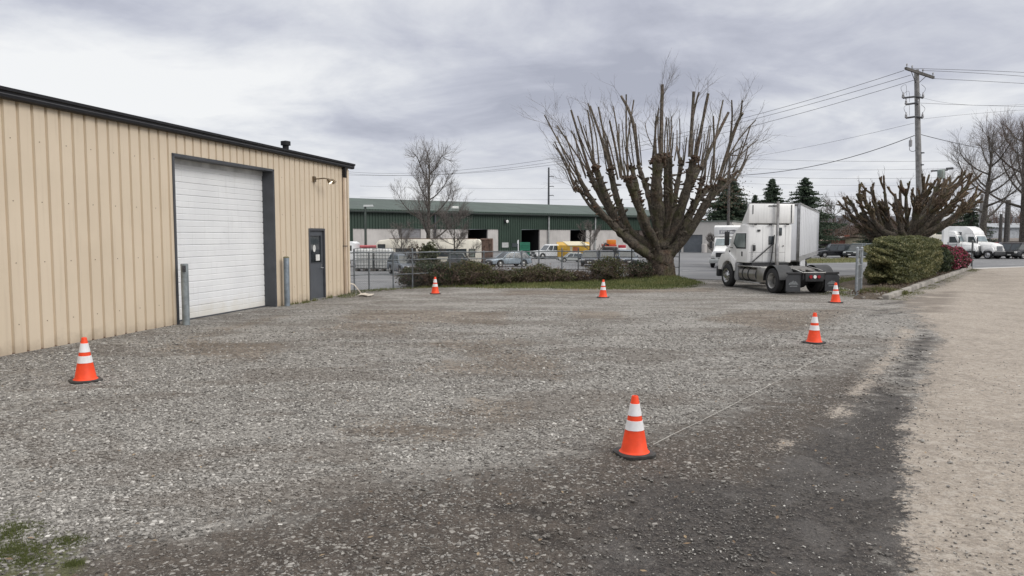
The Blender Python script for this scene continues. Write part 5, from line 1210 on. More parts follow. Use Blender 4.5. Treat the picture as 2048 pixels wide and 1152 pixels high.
bp = MB(); bp.box(xc_ - 1.1, xc_ + 1.1, yhood - .02, yhood + .22, .42, .88); bp.build('bumper', PLASTIC, trk, bevel=.05)
MB().box(xc_ - .5, xc_ + .5, yhood + .0, yhood + .03, zb - .12, zb + .30).build('grille', PLASTIC, trk)
for sx in (-1, 1):
    MB().box(sx * .95 + xc_ - .10, sx * .95 + xc_ + .10, yhood - .06, yhood + .06, .95, 1.12).build('headlight', WHITEL, trk, bevel=.02)
_p = loc(1460, 503, x=xc_ - .96); MB().lathe([(.07, -.03), (.05, -.06)], 'x', 12, (xc_ - .93, _p[1], _p[2])).build('intake_vent', PLASTIC, trk)
# steps and fuel tank
cv = MB(); cv.prism([(WB - .62, .45), (WB - .70, 1.1), (WB - .95, 1.1), (WB - .95, .34), (WB - .7, .34)], 'x', xc_ - 1.08, xc_ - .72); cv.build('step_fairing', mat('grey_fairing', (.24, .245, .25), .5), trk, bevel=.02)
tkm = mat('tank_metal', (.36, .345, .32), .35, .85, var=.18, scale=3)
tk = MB(); tk.lathe([(.02, 1.00), (.27, 1.0), (.31, 1.04), (.31, WB - 1.04), (.27, WB - 1.0), (.02, WB - 1.0)], 'y', 24, (xc_ - .78, 0, .66)); fto = tk.build('fuel_tank', tkm, trk, smooth=True)
st2 = MB()
for y in (1.35, 2.0, WB - 1.4): st2.lathe([(.315, y), (.325, y), (.325, y + .07), (.315, y + .07)], 'y', 24, (xc_ - .78, 0, .66))
st2.build('strap', FRAMEB, fto)
sp2 = MB(); sp2.box(xc_ - 1.10, xc_ - .80, .98, WB - .85, .955, 1.0); sp2.box(xc_ - 1.12, xc_ - .86, 1.0, WB - .85, .30, .35); sp2.build('step', ALU, trk, bevel=.01)
sk = MB(); sk.loft([(xc_ - 1.06, .62, .36), (xc_ - .5, .62, .36), (xc_ - .5, .62, .95), (xc_ - 1.06, .62, .95)], [(xc_ - 1.10, 1.32, .36), (xc_ - .5, 1.32, .36), (xc_ - .5, 1.32, 1.0), (xc_ - 1.10, 1.32, 1.0)]); sk.build('tank_skirt', tkm, trk, bevel=.04)
# chassis
ch = MB()
for sx in (-1, 1): ch.box(xc_ + sx * .43 - .04, xc_ + sx * .43 + .04, -1.05, yhood - .2, .62, .92)
for y in (-1.0, -.3, .5, 1.2, 2.2, 3.2): ch.box(xc_ - .4, xc_ + .4, y - .08, y + .08, .66, .88)
ch.box(xc_ - .85, xc_ + .85, CB - .1, xf_door, zb - .16, zb - .0); ch.cyl((xc_ - 1, 0, .5), (xc_ + 1, 0, .5), .13); ch.lathe([(.05, -.32), (.28, -.2), (.28, .2), (.05, .32)], 'y', 14, (xc_, 0, .5)); ch.cyl((xc_ - .9, WB, .5), (xc_ + .9, WB, .5), .09)
ch.build('frame', FRAMEB, trk)
dk = MB(); dk.box(xc_ - .55, xc_ + .55, .75, CB - .25, .93, .98); 
for y in np.linspace(.8, CB - .35, 8): dk.box(xc_ - .56, xc_ + .56, y, y + .05, .98, 1.0)
dk.build('deck_plate', mat('grubby_metal', (.15, .142, .132), .55, .5, var=.4, scale=7), trk)
f5 = MB(); f5.loft([(xc_ - .45, .40, .98), (xc_ + .45, .40, .98), (xc_ + .45, .40, 1.06), (xc_ - .45, .40, 1.06)], [(xc_ - .38, -.50, .90), (xc_ + .38, -.50, .90), (xc_ + .38, -.50, .97), (xc_ - .38, -.50, .97)])
for sx in (-1, 1): f5.loft([(xc_ + sx * .12 - .09, -.5, .9), (xc_ + sx * .12 + .09, -.5, .9), (xc_ + sx * .12 + .09, -.5, .97), (xc_ + sx * .12 - .09, -.5, .97)], [(xc_ + sx * .3 - .07, -.85, .80), (xc_ + sx * .3 + .07, -.85, .80), (xc_ + sx * .3 + .07, -.85, .86), (xc_ + sx * .3 - .07, -.85, .86)])
f5.build('fifth_wheel', MATS['grubby_metal'], trk, bevel=.015)
rb = MB()
for sx in (-1, 1): rb.tube([(xc_ + sx * .50, .1, 1.03), (xc_ + sx * .50, -.6, .96), (xc_ + sx * .47, -1.08, .86)], .022, 6)
rb.tube([(xc_ - .47, -1.08, .86), (xc_ + .47, -1.08, .86)], .022, 6); rb.build('guide_rail', ALU, trk)
bb = MB(); bb.box(xc_ - 1.1, xc_ + 1.1, -1.02, -.94, .80, .88); bb.box(xc_ - .38, xc_ + .38, -1.10, -1.03, .52, .86); bbo = bb.build('rear_bar', FRAMEB, trk, bevel=.01)
for dx, mm in ((-.17, REDL), (0., WHITEL), (.17, REDL)):
    MB().lathe([(.065, -1.13), (.065, -1.105)], 'y', 16, (xc_ + dx, 0, .70)).build('tail_light', mm, bbo)
for sx in (-1, 1):
    fe = MB(); prof_ = [(.62 * math.cos(a), .50 + .62 * math.sin(a)) for a in np.linspace(-.05, math.pi * .97, 18)]; pin = [(p[0] * .97, .5 + (p[1] - .5) * .97) for p in prof_]
    o = len(fe.v); x0, x1 = xc_ + sx * .55, xc_ + sx * 1.19
    for (y, z), (y2, z2) in zip(prof_, pin): fe.v += [(x0, y, z), (x1, y, z), (x1, y2, z2), (x0, y2, z2)]
    for i in range(17):
        for k in range(4): fe.f.append((o + 4 * i + k, o + 4 * i + (k + 1) % 4, o + 4 * i + 4 + (k + 1) % 4, o + 4 * i + 4 + k)); fe.mi.append(0)
    fe.f += [(o, o + 1, o + 2, o + 3), (o + 68, o + 71, o + 70, o + 69)]; fe.mi += [0, 0]
    fe.build('rear_fender', PLASTIC, trk, smooth=True, angle=40)
    fp = MB(); fp.prism([(xc_ + sx * .52, .14), (xc_ + sx * 1.13, .14), (xc_ + sx * 1.13, .70), (xc_ + sx * .98, .86), (xc_ + sx * .52, .86)], 'y', -.99, -.975)
    fo = fp.build('mudflap', mat('mudflap_rubber', (.034, .036, .040), .6, var=.15, scale=3), trk)
    em = MB(); cx_ = xc_ + sx * .82; z_ = .36
    em.prism([(cx_ - .20, z_ + .04), (cx_ - .19, z_ + .09), (cx_ - .12, z_ + .14), (cx_ - .06, z_ + .15), (cx_ - .02, z_ + .20), (cx_ + .03, z_ + .16), (cx_ + .10, z_ + .17), (cx_ + .17, z_ + .09), (cx_ + .21, z_ + .04)], 'y', -.997, -.990); em.box(cx_ - .15, cx_ + .16, -.997, -.990, z_ - .04, z_ + .0)
    em.build('mountain_emblem', mat('emblem_grey', (.15, .16, .165) if sx < 0 else (.15, .16, .165), .6, var=.35, scale=25), fo)
    rf_ = MB(); rf_.box(cx_ - .08, cx_ + .04, -.995, -.99, .80, .845); rf_.box(cx_ + .06, cx_ + .26, -.995, -.99, .80, .845); rf_.build('reflector', mat('reflector_red', (.40, .10, .09), .3, var=.5, scale=14), fo)
for sx in (-1, 1):
    wheel(trk, xc_ + sx * 1.03, 0, .50, .27, sx, True); wheel(trk, xc_ + sx * 1.0, WB, .50, .28, sx, False, CHROME)

# --- box trailer parked ahead
TRW = mat('trailer_white', (.74, .75, .77), .35, var=.04, scale=.8, streak=.12)
q0 = D(1583, 470, 34.5); qe = D(1640, 470, 49.5); tv = Vector((qe.x - D(1599, 470, 34.5).x, 15, 0)).normalized(); tn_ = Vector((-tv.y, tv.x, 0))
tp0 = D(1599, 470, 34.5); phT = math.atan2(-tv.x, tv.y)
trl = thing('box_trailer', 'long white box trailer parked beyond the tractor unit, its side running back to the street', 'trailer', (tp0.x, tp0.y, 0), phT)
zt0, zt1 = D(1599, 406, 34.5).z, D(1599, 523, 34.5).z; W_ = 2.35; LT = 15.2
bx = MB(); bx.box(-W_, 0, .05, LT, zt1 + .22, zt0); bx.build('box', TRW, trl, bevel=.03)
m_ = MB()
for y in np.linspace(.9, LT - .4, 13): m_.box(.001, .012, y - .02, y + .02, zt1 + .24, zt0 - .1)
m_.build('side_posts', TRW, trl)
cn_ = MB(); cn_.box(-W_ - .01, -W_ + .10, -.04, .10, zt1, zt0); cn_.box(-.11, .012, -.04, .12, zt1, zt0); cn_.box(-W_ + .1, -.11, -.035, .1, zt0 - .14, zt0 - .002); cn_.build('rear_frame', mat('frame_steel', (.27, .27, .27), .35, .8, var=.25, scale=5), trl, bevel=.02)
rl = MB(); rl.box(-W_, .01, .06, LT + .01, zt1, zt1 + .22); rl.build('lower_rail', mat('rail_grey', (.42, .42, .42), .5, .4, var=.3, scale=6), trl); MB().box(-.02, .02, .0, LT + .015, zt0 - .08, zt0 + .015).build('top_rail', ALU, trl)
dp = MB(); dp.box(-W_ + .12, -W_ / 2 - .01, -.02, .05, zt1 + .05, zt0 - .14); dp.box(-W_ / 2 + .01, -.12, -.02, .05, zt1 + .05, zt0 - .14); dp.build('rear_doors', TRW, trl, bevel=.01)
un = MB(); un.box(-W_ + .4, -.4, .6, LT - .5, zt1 - .25, zt1); un.build('chassis', FRAMEB, trl)
sb = MB(); sb.box(-.10, -.03, 1.6, 4.4, .45, zt1 - .02); sb.build('side_box', TRW, trl, bevel=.02)
for y in (2.0, 3.2):
    for x in (-.2, -W_ + .2): wheel(trl, x, y + 3.0, .45, .26, 1 if x > -1 else -1, True)

# --- cars
def car(label, cat, pos, rz, sc, paint, kind='suv', group=None, plate=True):
    name = {'suv': 'parked_car', 'pickup': 'pickup_truck', 'van': 'parked_van', 'estate': 'parked_car'}[kind]
    t = thing(name, label, cat, pos, rz, group, sc)
    L, W, H = {'suv': (4.7, 1.85, 1.88), 'estate': (4.6, 1.8, 1.62), 'pickup': (5.5, 1.95, 1.85), 'van': (6.6, 2.0, 2.25)}[kind]
    hy = L / 2; r = .35; yr, yf = -hy + .95, hy - .92; by = {'suv': .98, 'estate': .90, 'pickup': 1.05, 'van': 1.05}[kind]
    def arch(y0): return [(y0 + .43 * math.cos(a), .33 + .43 * math.sin(a)) for a in np.linspace(0, math.pi, 9)]
    bot = [(-hy + .05, .34)] + arch(yr)[::-1] + arch(yf)[::-1] + [(hy - .03, .34)]
    top = [(hy, .62), (hy - .06, by - .16), (hy - .55, by - .05), (hy - 1.25, by)] + [(-hy + .05, by), (-hy, .62)]
    mb = MB(); mb.prism(bot + top, 'x', -W / 2, W / 2); mb.build('body', paint, t, bevel=.05)
    inn = MB(); inn.box(-W / 2 + .18, W / 2 - .18, -hy + .3, hy - .3, .25, .75); inn.build('underbody', FRAMEB, t)
    g0, g1, g2, g3 = {'suv': (hy - 1.3, hy - 1.85, -hy + .22, -hy + .06), 'estate': (hy - 1.2, hy - 2.05, -hy + .7, -hy + .1), 'pickup': (hy - 1.45, hy - 2.1, hy - 3.25, hy - 3.45), 'van': (hy - .75, hy - 1.5, -hy + .12, -hy + .03)}[kind]
    wi, wt = W / 2 - .05, W / 2 - (.22 if kind != 'van' else .12)
    A = [(-wi, g0, by - .01), (wi, g0, by - .01), (wi, g3, by - .01), (-wi, g3, by - .01)]; Bt = [(-wt, g1, H - .06), (wt, g1, H - .06), (wt, g2, H - .06), (-wt, g2, H - .06)]
    MB().loft(A, Bt).build('window', GLASSC, t)
    lf = lambda q: [tuple(Vector(a).lerp(Vector(b), q)) for a, b in zip(A, Bt)]
    rfm = MB(); e = .03; C0 = lf(.86); rfm.loft([(p[0] * 1.02, p[1] + (.02 if i < 2 else -.02), p[2]) for i, p in enumerate(C0)], [(p[0] * .96, p[1], H) for p in Bt]); rfm.build('roof', paint, t, bevel=.03)
    pl = MB()
    for i in range(4): pl.tube([A[i], Bt[i]], .045, 5)
    for q in ((.45,) if kind == 'pickup' else (.36, .68)):
        for sx in (0, 1):
            a = Vector(A[sx]).lerp(Vector(A[3 - sx]), q); b = Vector(Bt[sx]).lerp(Vector(Bt[3 - sx]), q); pl.tube([a, b], .045, 5)
    for ring in (A, Bt): pl.tube([*ring, ring[0]], .03, 5)
    pl.build('pillars', paint, t)
    if kind == 'pickup': MB().box(-W / 2 + .1, W / 2 - .1, -hy + .12, g3 - .05, by - .01, by + .004).build('cargo_bed', FRAMEB, t)
    MB().box(-W / 2 + .05, W / 2 - .05, hy - .04, hy + .05, .36, .60).build('front_bumper', PLASTIC, t, bevel=.04); MB().box(-W / 2 + .05, W / 2 - .05, -hy - .05, -hy + .04, .36, .60).build('rear_bumper', PLASTIC, t, bevel=.04)
    MB().box(-.5, .5, hy - .05, hy + .012, .64, by - .2).build('grille', PLASTIC, t)
    for sx in (-1, 1):
        MB().box(sx * (W / 2 - .26) - .17, sx * (W / 2 - .26) + .17, hy - .08, hy + .02, .66, by - .18).build('headlight', WHITEL, t, bevel=.02)
        MB().box(sx * (W / 2 - .14) - .09, sx * (W / 2 - .14) + .09, -hy - .015, -hy + .06, .66, by - .08).build('tail_light', REDL, t)
        MB().box(sx * (W / 2 + .10) - .09, sx * (W / 2 + .10) + .09, g0 - .28, g0 - .20, by + .02, by + .16).build('mirror', paint, t, bevel=.02)
        wheel(t, sx * (W / 2 - .11), yr, r, .21, sx, n=18); wheel(t, sx * (W / 2 - .11), yf, r, .21, sx, n=18)
    if plate: MB().box(-.2, .2, hy + .05, hy + .06, .42, .54).build('number_plate', WHITEL, t)
    return t
def gp_(px, py, dy=0): p = G(px, py); return Vector((p.x, p.y + dy, -.01))
BLACKP = mat('black_paint', (.014, .015, .019), .25, var=.2, coat=.5); GREENP = mat('dark_green_paint', (.045, .062, .062), .3, var=.1, coat=.4); SILVB = mat('silver_blue_paint', (.30, .355, .40), .35, .3, var=.08, coat=.3)
DKBLUE = mat('dark_blue_paint', (.055, .065, .080), .35, var=.12, coat=.3); GREYP = mat('grey_paint', (.16, .185, .21), .35, .2, var=.1, coat=.3); BROWNP = mat('dark_brown_paint', (.04, .034, .036), .3, var=.15, coat=.4)
SILVP = mat('silver_paint', (.50, .52, .50), .35, .3, var=.1); CREAM = mat('cream_paint', (.76, .72, .61), .45, var=.08, scale=.8, streak=.25); REDP = mat('red_paint', (.40, .035, .045), .4, var=.15)
car('black estate with tinted windows parked across the street right of the trailer', 'car', gp_(1667, 514.5), R(83), .74, BLACKP)
car('black pickup mostly hidden behind the white trailer, across the street', 'pickup', gp_(1640, 513, 3), R(80), .76, BLACKP, 'pickup')
car('dark green off-roader with a white number plate parked left of the clipped hedge', 'car', gp_(1717, 515.5), R(128), .78, GREENP)
car('silver-blue estate car parked behind the chain link fence and brambles', 'car', gp_(1017, 533), R(118), .70, SILVB, 'estate')
car('blue-grey car partly hidden by the brambles beside the caged tanks', 'car', gp_(812, 549), R(205), .76, GREYP, 'estate')
car('dark green pickup low behind the brambles, in front of the white van', 'pickup', gp_(912, 547), R(268), .66, mat('bottle_green_paint', (.022, .036, .030), .35, var=.15, coat=.3), 'pickup')
GR = 'dark cars parked in a row behind the fence'
car('leftmost dark blue car of the row between the dumpster and the big pollard', 'car', gp_(1180, 531), R(172), .70, DKBLUE, 'estate', GR)
car('middle dark blue car of the row between the dumpster and the big pollard', 'car', gp_(1214, 531), R(176), .70, DKBLUE, 'estate', GR)
car('rightmost dark car of the row, nearest the big pollard trunk', 'car', gp_(1252, 531), R(180), .74, GREYP, 'estate', GR)
car('small silver car in front of the yellow dumpster', 'car', gp_(1142, 524), R(100), .50, SILVP, 'estate')
car('white pickup with dark lower body beside the yellow dumpster', 'pickup', gp_(1104, 517), R(115), .76, WHITEP, 'pickup')
car('dark brown off-roader parked right of the white sleeper truck', 'car', gp_(2010, 516.5), R(75), .84, BROWNP)
car('dark pickup at the right edge of the photo past the brown off-roader', 'pickup', gp_(2052, 517), R(110), .84, BLACKP, 'pickup')
car('red car half hidden behind the dark vehicles at the right edge', 'car', gp_(2024, 511, 3), R(95), .88, REDP, 'estate')

# --- white conventional trucks across the street
def conv_truck(label, pos, rz, sc, sleeper, boxl=0.):
    t = thing('parked_truck', label, 'truck', pos, rz, None, sc); TWm = TW
    hb = MB(); rg = lambda y, w, z0, z1: [(-w, y, z0), (w, y, z0), (w, y, z1 - .3), (w * .78, y, z1), (-w * .78, y, z1), (-w, y, z1 - .3)]
    hb.loft(rg(-1.7, 1.08, .95, 2.05), rg(-.5, 1.02, .92, 1.88)); hb.loft(rg(-.5, 1.02, .92, 1.88), rg(0, .90, .90, 1.65)); hb.build('hood', TWm, t, bevel=.05)
    cb = MB(); cb.prism([(-1.65, 1.0), (-1.95, 2.1), (-2.3, 2.85), (-2.6, 3.0), (-3.5, 3.0), (-3.5, 1.0)], 'x', -1.12, 1.12); cb.build('cab', TWm, t, bevel=.06)
    MB().loft([(-.98, -1.925, 2.12), (.98, -1.925, 2.12), (.90, -2.24, 2.74), (-.90, -2.24, 2.74)], [(-.98, -1.90, 2.12), (.98, -1.90, 2.12), (.90, -2.215, 2.74), (-.90, -2.215, 2.74)]).build('windscreen', GLASSL, t)
    for sx in (-1, 1):
        MB().prism([(-2.1, 1.95), (-2.45, 2.68), (-3.1, 2.68), (-3.1, 1.95)], 'x', sx * 1.105, sx * 1.135).build('window', GLASSC, t)
        MB().box(sx * .82 - .16, sx * .82 + .16, -.06, .06, 1.0, 1.22).build('headlight', WHITEL, t, bevel=.02)
        wg = MB(); wg.prism([(-.72 + .62 * math.cos(a), .52 + .62 * math.sin(a)) for a in np.linspace(.25, math.pi - .25, 9)] + [(-1.55, 1.15), (-1.4, 1.5), (-.2, 1.42), (.0, 1.0)], 'x', sx * 1.16, sx * .85); wg.build('front_wing', TWm, t, bevel=.02)
        mm = MB(); mm.box(sx * 1.35 - .1, sx * 1.35 + .1, -1.9, -1.82, 1.9, 2.6); mm.build('mirror', PLASTIC, t, bevel=.02)
        wheel(t, sx * 1.0, -.72, .5, .28, sx, n=20, rim_m=CHROME); wheel(t, sx * .98, -5.6 - (1.2 if sleeper else .4), .5, .28, sx, True, n=20)
        MB().lathe([(.30, -4.7), (.30, -3.4)], 'y', 16, (sx * .85, 0, .65)).build('fuel_tank', ALU, t, smooth=True)
    MB().box(-.62, .62, -.02, .03, .98, 1.55).build('grille', mat('grille_grey', (.22, .23, .24), .4, .5, var=.4, scale=18), t)
    MB().box(-1.15, 1.15, -.12, .14, .42, .88).build('bumper', PLASTIC, t, bevel=.06)
    MB().box(-.45, .45, -8.2, -.4, .6, .9).build('frame', FRAMEB, t)
    if sleeper:
        s = MB(); s.prism([(-3.5, 1.0), (-3.5, 3.0), (-2.35, 2.9), (-2.5, 3.3), (-2.95, 3.75), (-3.5, 3.95), (-5.6, 3.98), (-5.6, 1.0)], 'x', -1.13, 1.13); s.build('sleeper', TWm, t, bevel=.08)
        for sx in (-1, 1):
            MB().box(sx * 1.12, sx * 1.142, -4.9, -3.9, 2.75, 3.25).build('window', GLASSC, t)
    else:
        s = MB(); s.prism([(-2.4, 2.95), (-2.7, 3.35), (-3.5, 3.42), (-3.5, 2.95)], 'x', -.9, .9); s.build('roof_fairing', TWm, t, bevel=.08)
    if boxl:
        MB().box(-1.25, 1.25, -3.8 - boxl, -3.8, 1.1, 3.55).build('box', TWm, t, bevel=.04)
    return t
conv_truck('white conventional truck with a low roof, grey grille and dark bumper behind the azaleas', gp_(1960, 517.5), R(216), .80, False, 0)
conv_truck('white sleeper truck with a tall curved roof facing the street, rightmost of the white trucks', gp_(1998, 518), R(209), .80, True)
# --- motor coach
rvp = gp_(1882, 512, 1); rv = thing('motorhome', 'cream and white motorhome with dark window band behind the azaleas', 'motorhome', rvp, R(256), None, .8)
b_ = MB(); b_.prism([(-3.6, .5), (-3.6, 2.75), (-3.3, 2.95), (2.6, 2.95), (3.1, 2.75), (3.35, 1.7), (3.5, 1.2), (3.5, .5)], 'x', -1.15, 1.15); b_.build('body', CREAM, rv, bevel=.08)
for sx in (-1, 1):
    MB().box(sx * 1.14, sx * 1.165, -2.6, 1.6, 1.55, 2.25).build('window', GLASSC, rv); MB().box(sx * 1.14, sx * 1.165, 1.8, 2.9, 1.5, 2.3).build('window', GLASSC, rv)
    wheel(rv, sx * 1.0, 2.2, .4, .24, sx, n=18); wheel(rv, sx * 1.0, -2.0, .4, .24, sx, n=18)
MB().loft([(-1., 3.37, 1.75), (1., 3.37, 1.75), (.95, 3.14, 2.65), (-.95, 3.14, 2.65)], [(-1., 3.39, 1.75), (1., 3.39, 1.75), (.95, 3.17, 2.65), (-.95, 3.17, 2.65)]).build('windscreen', GLASSL, rv)
MB().box(-.5, .5, -1.2, -.2, 2.95, 3.2).build('roof_unit', CREAM, rv, bevel=.05)
# --- box truck behind the tractor
bp_ = gp_(1444, 536); bt = thing('box_truck', 'white box truck facing left behind the tractor hood, grey sign plate above its cab', 'truck', bp_, R(152), None, .80)
hb = MB(); rg = lambda y, w, z0, z1: [(-w, y, z0), (w, y, z0), (w, y, z1 - .3), (w * .8, y, z1), (-w * .8, y, z1), (-w, y, z1 - .3)]
hb.loft(rg(-1.3, 1.05, .9, 1.95), rg(0, .92, .85, 1.5)); hb.build('hood', TW, bt, bevel=.05)
cb = MB(); cb.prism([(-1.25, .95), (-1.4, 1.95), (-1.75, 2.65), (-3.0, 2.7), (-3.0, .95)], 'x', -1.08, 1.08); cb.build('cab', TW, bt, bevel=.06)
MB().loft([(-.96, -1.36, 1.98), (.96, -1.36, 1.98), (.88, -1.70, 2.56), (-.88, -1.70, 2.56)], [(-.96, -1.33, 1.98), (.96, -1.33, 1.98), (.88, -1.66, 2.56), (-.88, -1.66, 2.56)]).build('windscreen', GLASSL, bt)
bxm = MB(); bxm.box(-1.22, 1.22, -9.2, -3.1, 1.0, 3.75); bxm.prism([(-3.1, 2.75), (-3.1, 3.75), (-2.3, 3.75), (-2.1, 3.6), (-2.1, 2.75)], 'x', -1.22, 1.22); bxm.build('box', TW, bt, bevel=.05)
pl_ = MB().box(-.75, .75, -2.11, -2.085, 2.98, 3.32).build('sign_plate', mat('plate_grey', (.30, .30, .32), .5), bt)
lt = MB()                                        # worn, unreadable block lettering
for k in range(6):
    x0 = -.58 + k * .20; lt.box(x0, x0 + .045, -2.083, -2.078, 3.06, 3.25)
    if k % 2 == 0: lt.box(x0 + .045, x0 + .14, -2.083, -2.078, 3.20, 3.25)
    if k % 3 != 1: lt.box(x0 + .045, x0 + .14, -2.083, -2.078, 3.06, 3.10)
    if k % 3 == 1: lt.box(x0 + .10, x0 + .14, -2.083, -2.078, 3.06, 3.25)
lt.v = [(-v[0], v[1], v[2]) for v in lt.v]; lt.build('lettering', WHITEL, pl_)
MB().box(-.55, .55, -.01, .03, .95, 1.35).build('grille', PLASTIC, bt); MB().box(-1.12, 1.12, -.1, .15, .42, .80).build('bumper', SILVP, bt, bevel=.05)
for sx in (-1, 1):
    MB().box(sx * .80 - .15, sx * .80 + .15, -.06, .05, .98, 1.22).build('headlight', WHITEL, bt, bevel=.02); MB().prism([(-1.5, 1.8), (-1.85, 2.5), (-2.6, 2.5), (-2.6, 1.8)], 'x', sx * 1.065, sx * 1.095).build('window', GLASSC, bt)
    MB().box(sx * 1.3 - .09, sx * 1.3 + .09, -1.45, -1.37, 1.7, 2.3).build('mirror', PLASTIC, bt); wheel(bt, sx * .98, -.75, .45, .26, sx, n=18); wheel(bt, sx * .95, -6.6, .45, .26, sx, True, n=18)
MB().box(-.45, .45, -9, -.4, .55, .9).build('frame', FRAMEB, bt)

# --- behind the chain link fence
vp = G(852, 543); van = thing('passenger_van', 'long cream passenger van with a raised roof and dark side windows behind the fence', 'van', (vp.x, vp.y + 4.5, 0), R(-90))
Yv = vp.y + 4.5; kx = lambda px: (px - 1024) / F * Yv - vp.x; kz = lambda py: D(900, py, Yv).z
vl, vr, vt = kx(757), kx(962), kz(478.5)
b_ = MB(); b_.prism([(vl, .45), (vl + .05, vt - .55), (vl + .02, vt - .42), (vl - .02, vt - .34), (vl + .2, vt - .08), (vl + .8, vt), (vr - .12, vt), (vr, vt - .15), (vr, .45)], 'x', -1.0, 1.0); b_.build('body', CREAM, van, bevel=.06)
for x0, x1, y0, y1 in ((761, 776, 488, 496.5), (796, 836, 496, 509.5), (869, 935, 497, 512.5), (939.5, 952, 497, 514)):
    fr = MB().box(.995, 1.012, kx(x0), kx(x1), kz(y1), kz(y0)).build('window_frame', PLASTIC, van, bevel=.0)
    MB().box(1.01, 1.02, kx(x0) + .06, kx(x1) - .06, kz(y1) + .05, kz(y0) - .05).build('window', GLASSC if x0 != 939.5 else mat('green_glass', (.22, .26, .22), .1), fr)
MB().box(-.8, .8, vl + .9, vr - .3, vt + .0, vt + .05).build('roof_rack', mat('rust_brown', (.12, .075, .05), .8, var=.4, scale=5), van)
for y in (vl + 1.2, vr - 1.3):
    for sx in (-1, 1): wheel(van, sx * .9, y, .36, .22, sx, n=18)
cp = D(973, 505, 58); ct_ = thing('container', 'rusty brown open container standing right of the cream van', 'container', (cp.x, cp.y, 0), 0)
cz = D(973, 477, 58).z; m_ = MB(); m_.box(-.46, .46, 0, 2.6, .1, cz)
m_.build('box', mat('rusty_steel', (.16, .105, .08), .8, .1, var=.6, scale=3, streak=.6), ct_, bevel=.02); m_ = MB()
for x in np.linspace(-.44, .44, 6): m_.box(x - .02, x + .02, -.05, 0, .1, cz)
m_.box(-.48, .48, -.06, 0, cz - .1, cz); m_.build('ribs', MATS['rusty_steel'], ct_)
# caged tanks
def ibc(px0, px1, py0, py1, label):
    b = G((px0 + px1) / 2, py1); w = (px1 - px0) / F * b.y; h = D(px0, py0, b.y).z
    t = thing('caged_tank', label, 'liquid tank', (b.x, b.y, 0), 0, 'caged white tanks behind the fence')
    MB().box(-w / 2 + .04, w / 2 - .04, .04, .96, .16, h - .03).build('tank', mat('tank_plastic', (.80, .805, .77), .5, var=.12, scale=2), t, bevel=.08)
    MB().lathe([(.11, h - .04), (.11, h + .03), (.01, h + .035)], 'z', 14, (0, .5, 0)).build('cap', PLASTIC, t)
    c = MB()
    for x in np.linspace(-w / 2, w / 2, 7): c.tube([(x, 0, .14), (x, 0, h)], .013, 5); c.tube([(x, 1, .14), (x, 1, h)], .013, 5)
    for z in np.linspace(.16, h, 7): c.tube([(-w / 2, 0, z), (w / 2, 0, z), (w / 2, 1, z), (-w / 2, 1, z), (-w / 2, 0, z)], .013, 5)
    c.build('cage', mat('cage_steel', (.07, .078, .085), .6, .2), t)
    p = MB(); p.box(-w / 2, w / 2, 0, 1, .1, .14)
    for x in (-w / 2 + .08, 0, w / 2 - .08): p.box(x - .07, x + .07, 0, 1, 0, .1)
    p.build('pallet', mat('pallet_dark', (.10, .09, .08), .8), t)
ibc(710, 746, 497, 542, 'left of two caged white liquid tanks behind the fence, nearer the tan building')
ibc(747, 783, 497, 542, 'right of two caged white liquid tanks behind the fence, beside the bare shrub')
rp = D(736, 505, 55); rr_ = thing('flatbed_trailer', 'red rail and deck of a flatbed trailer behind the caged tanks', 'trailer', (rp.x, rp.y, 0))
zz = D(736, 493, 55).z; PINK = mat('faded_red', (.42, .10, .11), .55, var=.2, scale=3)
MB().box(-.95, .85, 0, 1.8, zz - .36, zz - .22).build('deck', PINK, rr_); MB().tube([(-.85, 0, zz), (.85, 0, zz)], .10, 8).build('rail', PINK, rr_)
m_ = MB(); [m_.box(x - .05, x + .05, -.03, .05, zz - .3, zz) for x in (-.85, -.4, .1, .8)]; m_.build('stakes', PINK, rr_)
for x in (-.6, .6): wheel(rr_, x, .9, .36, .2, 1, n=14)
wp = D(682, 510, 54); wv = thing('box_van', 'white box van showing just past the corner of the tan building', 'van', (wp.x, wp.y, 0), R(-90)); wzt = D(700, 483, 54).z; wx = (716 - 1024) / F * 54 - wp.x
MB().prism([(-4, .4), (-4, wzt), (wx - .25, wzt), (wx, wzt - .12), (wx - .02, wzt - .22), (wx - .1, wzt - .8), (wx + .0, 1.0), (wx + .0, .4)], 'x', -.9, .9).build('body', WHITEP, wv, bevel=.05)
MB().box(.89, .915, wx - .75, wx - .25, wzt - .66, wzt - .28).build('window', GLASSC, wv)
for y in (-2.5, wx - .7): wheel(wv, .85, y, .35, .2, 1, n=14)
# green bins, dumpster, machines
gb = D(1050, 505, 75); 
for k, (z0, z1, lab) in enumerate(((.0, .86, 'lower of two stacked green slatted bins before the dark shed doorway'), (.87, 1.56, 'upper of two stacked green slatted bins before the dark shed doorway'))):
    t = thing('plastic_bin', lab, 'bin', (gb.x, gb.y, z0), 0, 'stacked green bins'); h = z1 - z0; GB = mat('bin_green', (.03, .20, .12), .5, var=.15)
    m_ = MB(); m_.box(-.5, .5, 0, .9, .0, .06)
    for x in (-.5, .44): m_.box(x, x + .06, 0, .9, .06, h)
    m_.box(-.44, .44, .84, .9, .06, h)
    for z in np.linspace(.08, h - .12, 4): m_.box(-.44, .44, 0, .05, z, z + h * .17)
    m_.build('crate', GB, t); MB().box(-.4, .4, .1, .8, .06, h * .8).build('contents', mat('bin_dark', (.02, .09, .06), .7), t)
dpx = D(1148, 515, 72); dm = thing('dumpster', 'yellow dumpster with a pale sloping lid behind the fence', 'dumpster', (dpx.x, dpx.y, 0)); kk = 72 / F; dz = lambda py: D(1148, py, 72).z
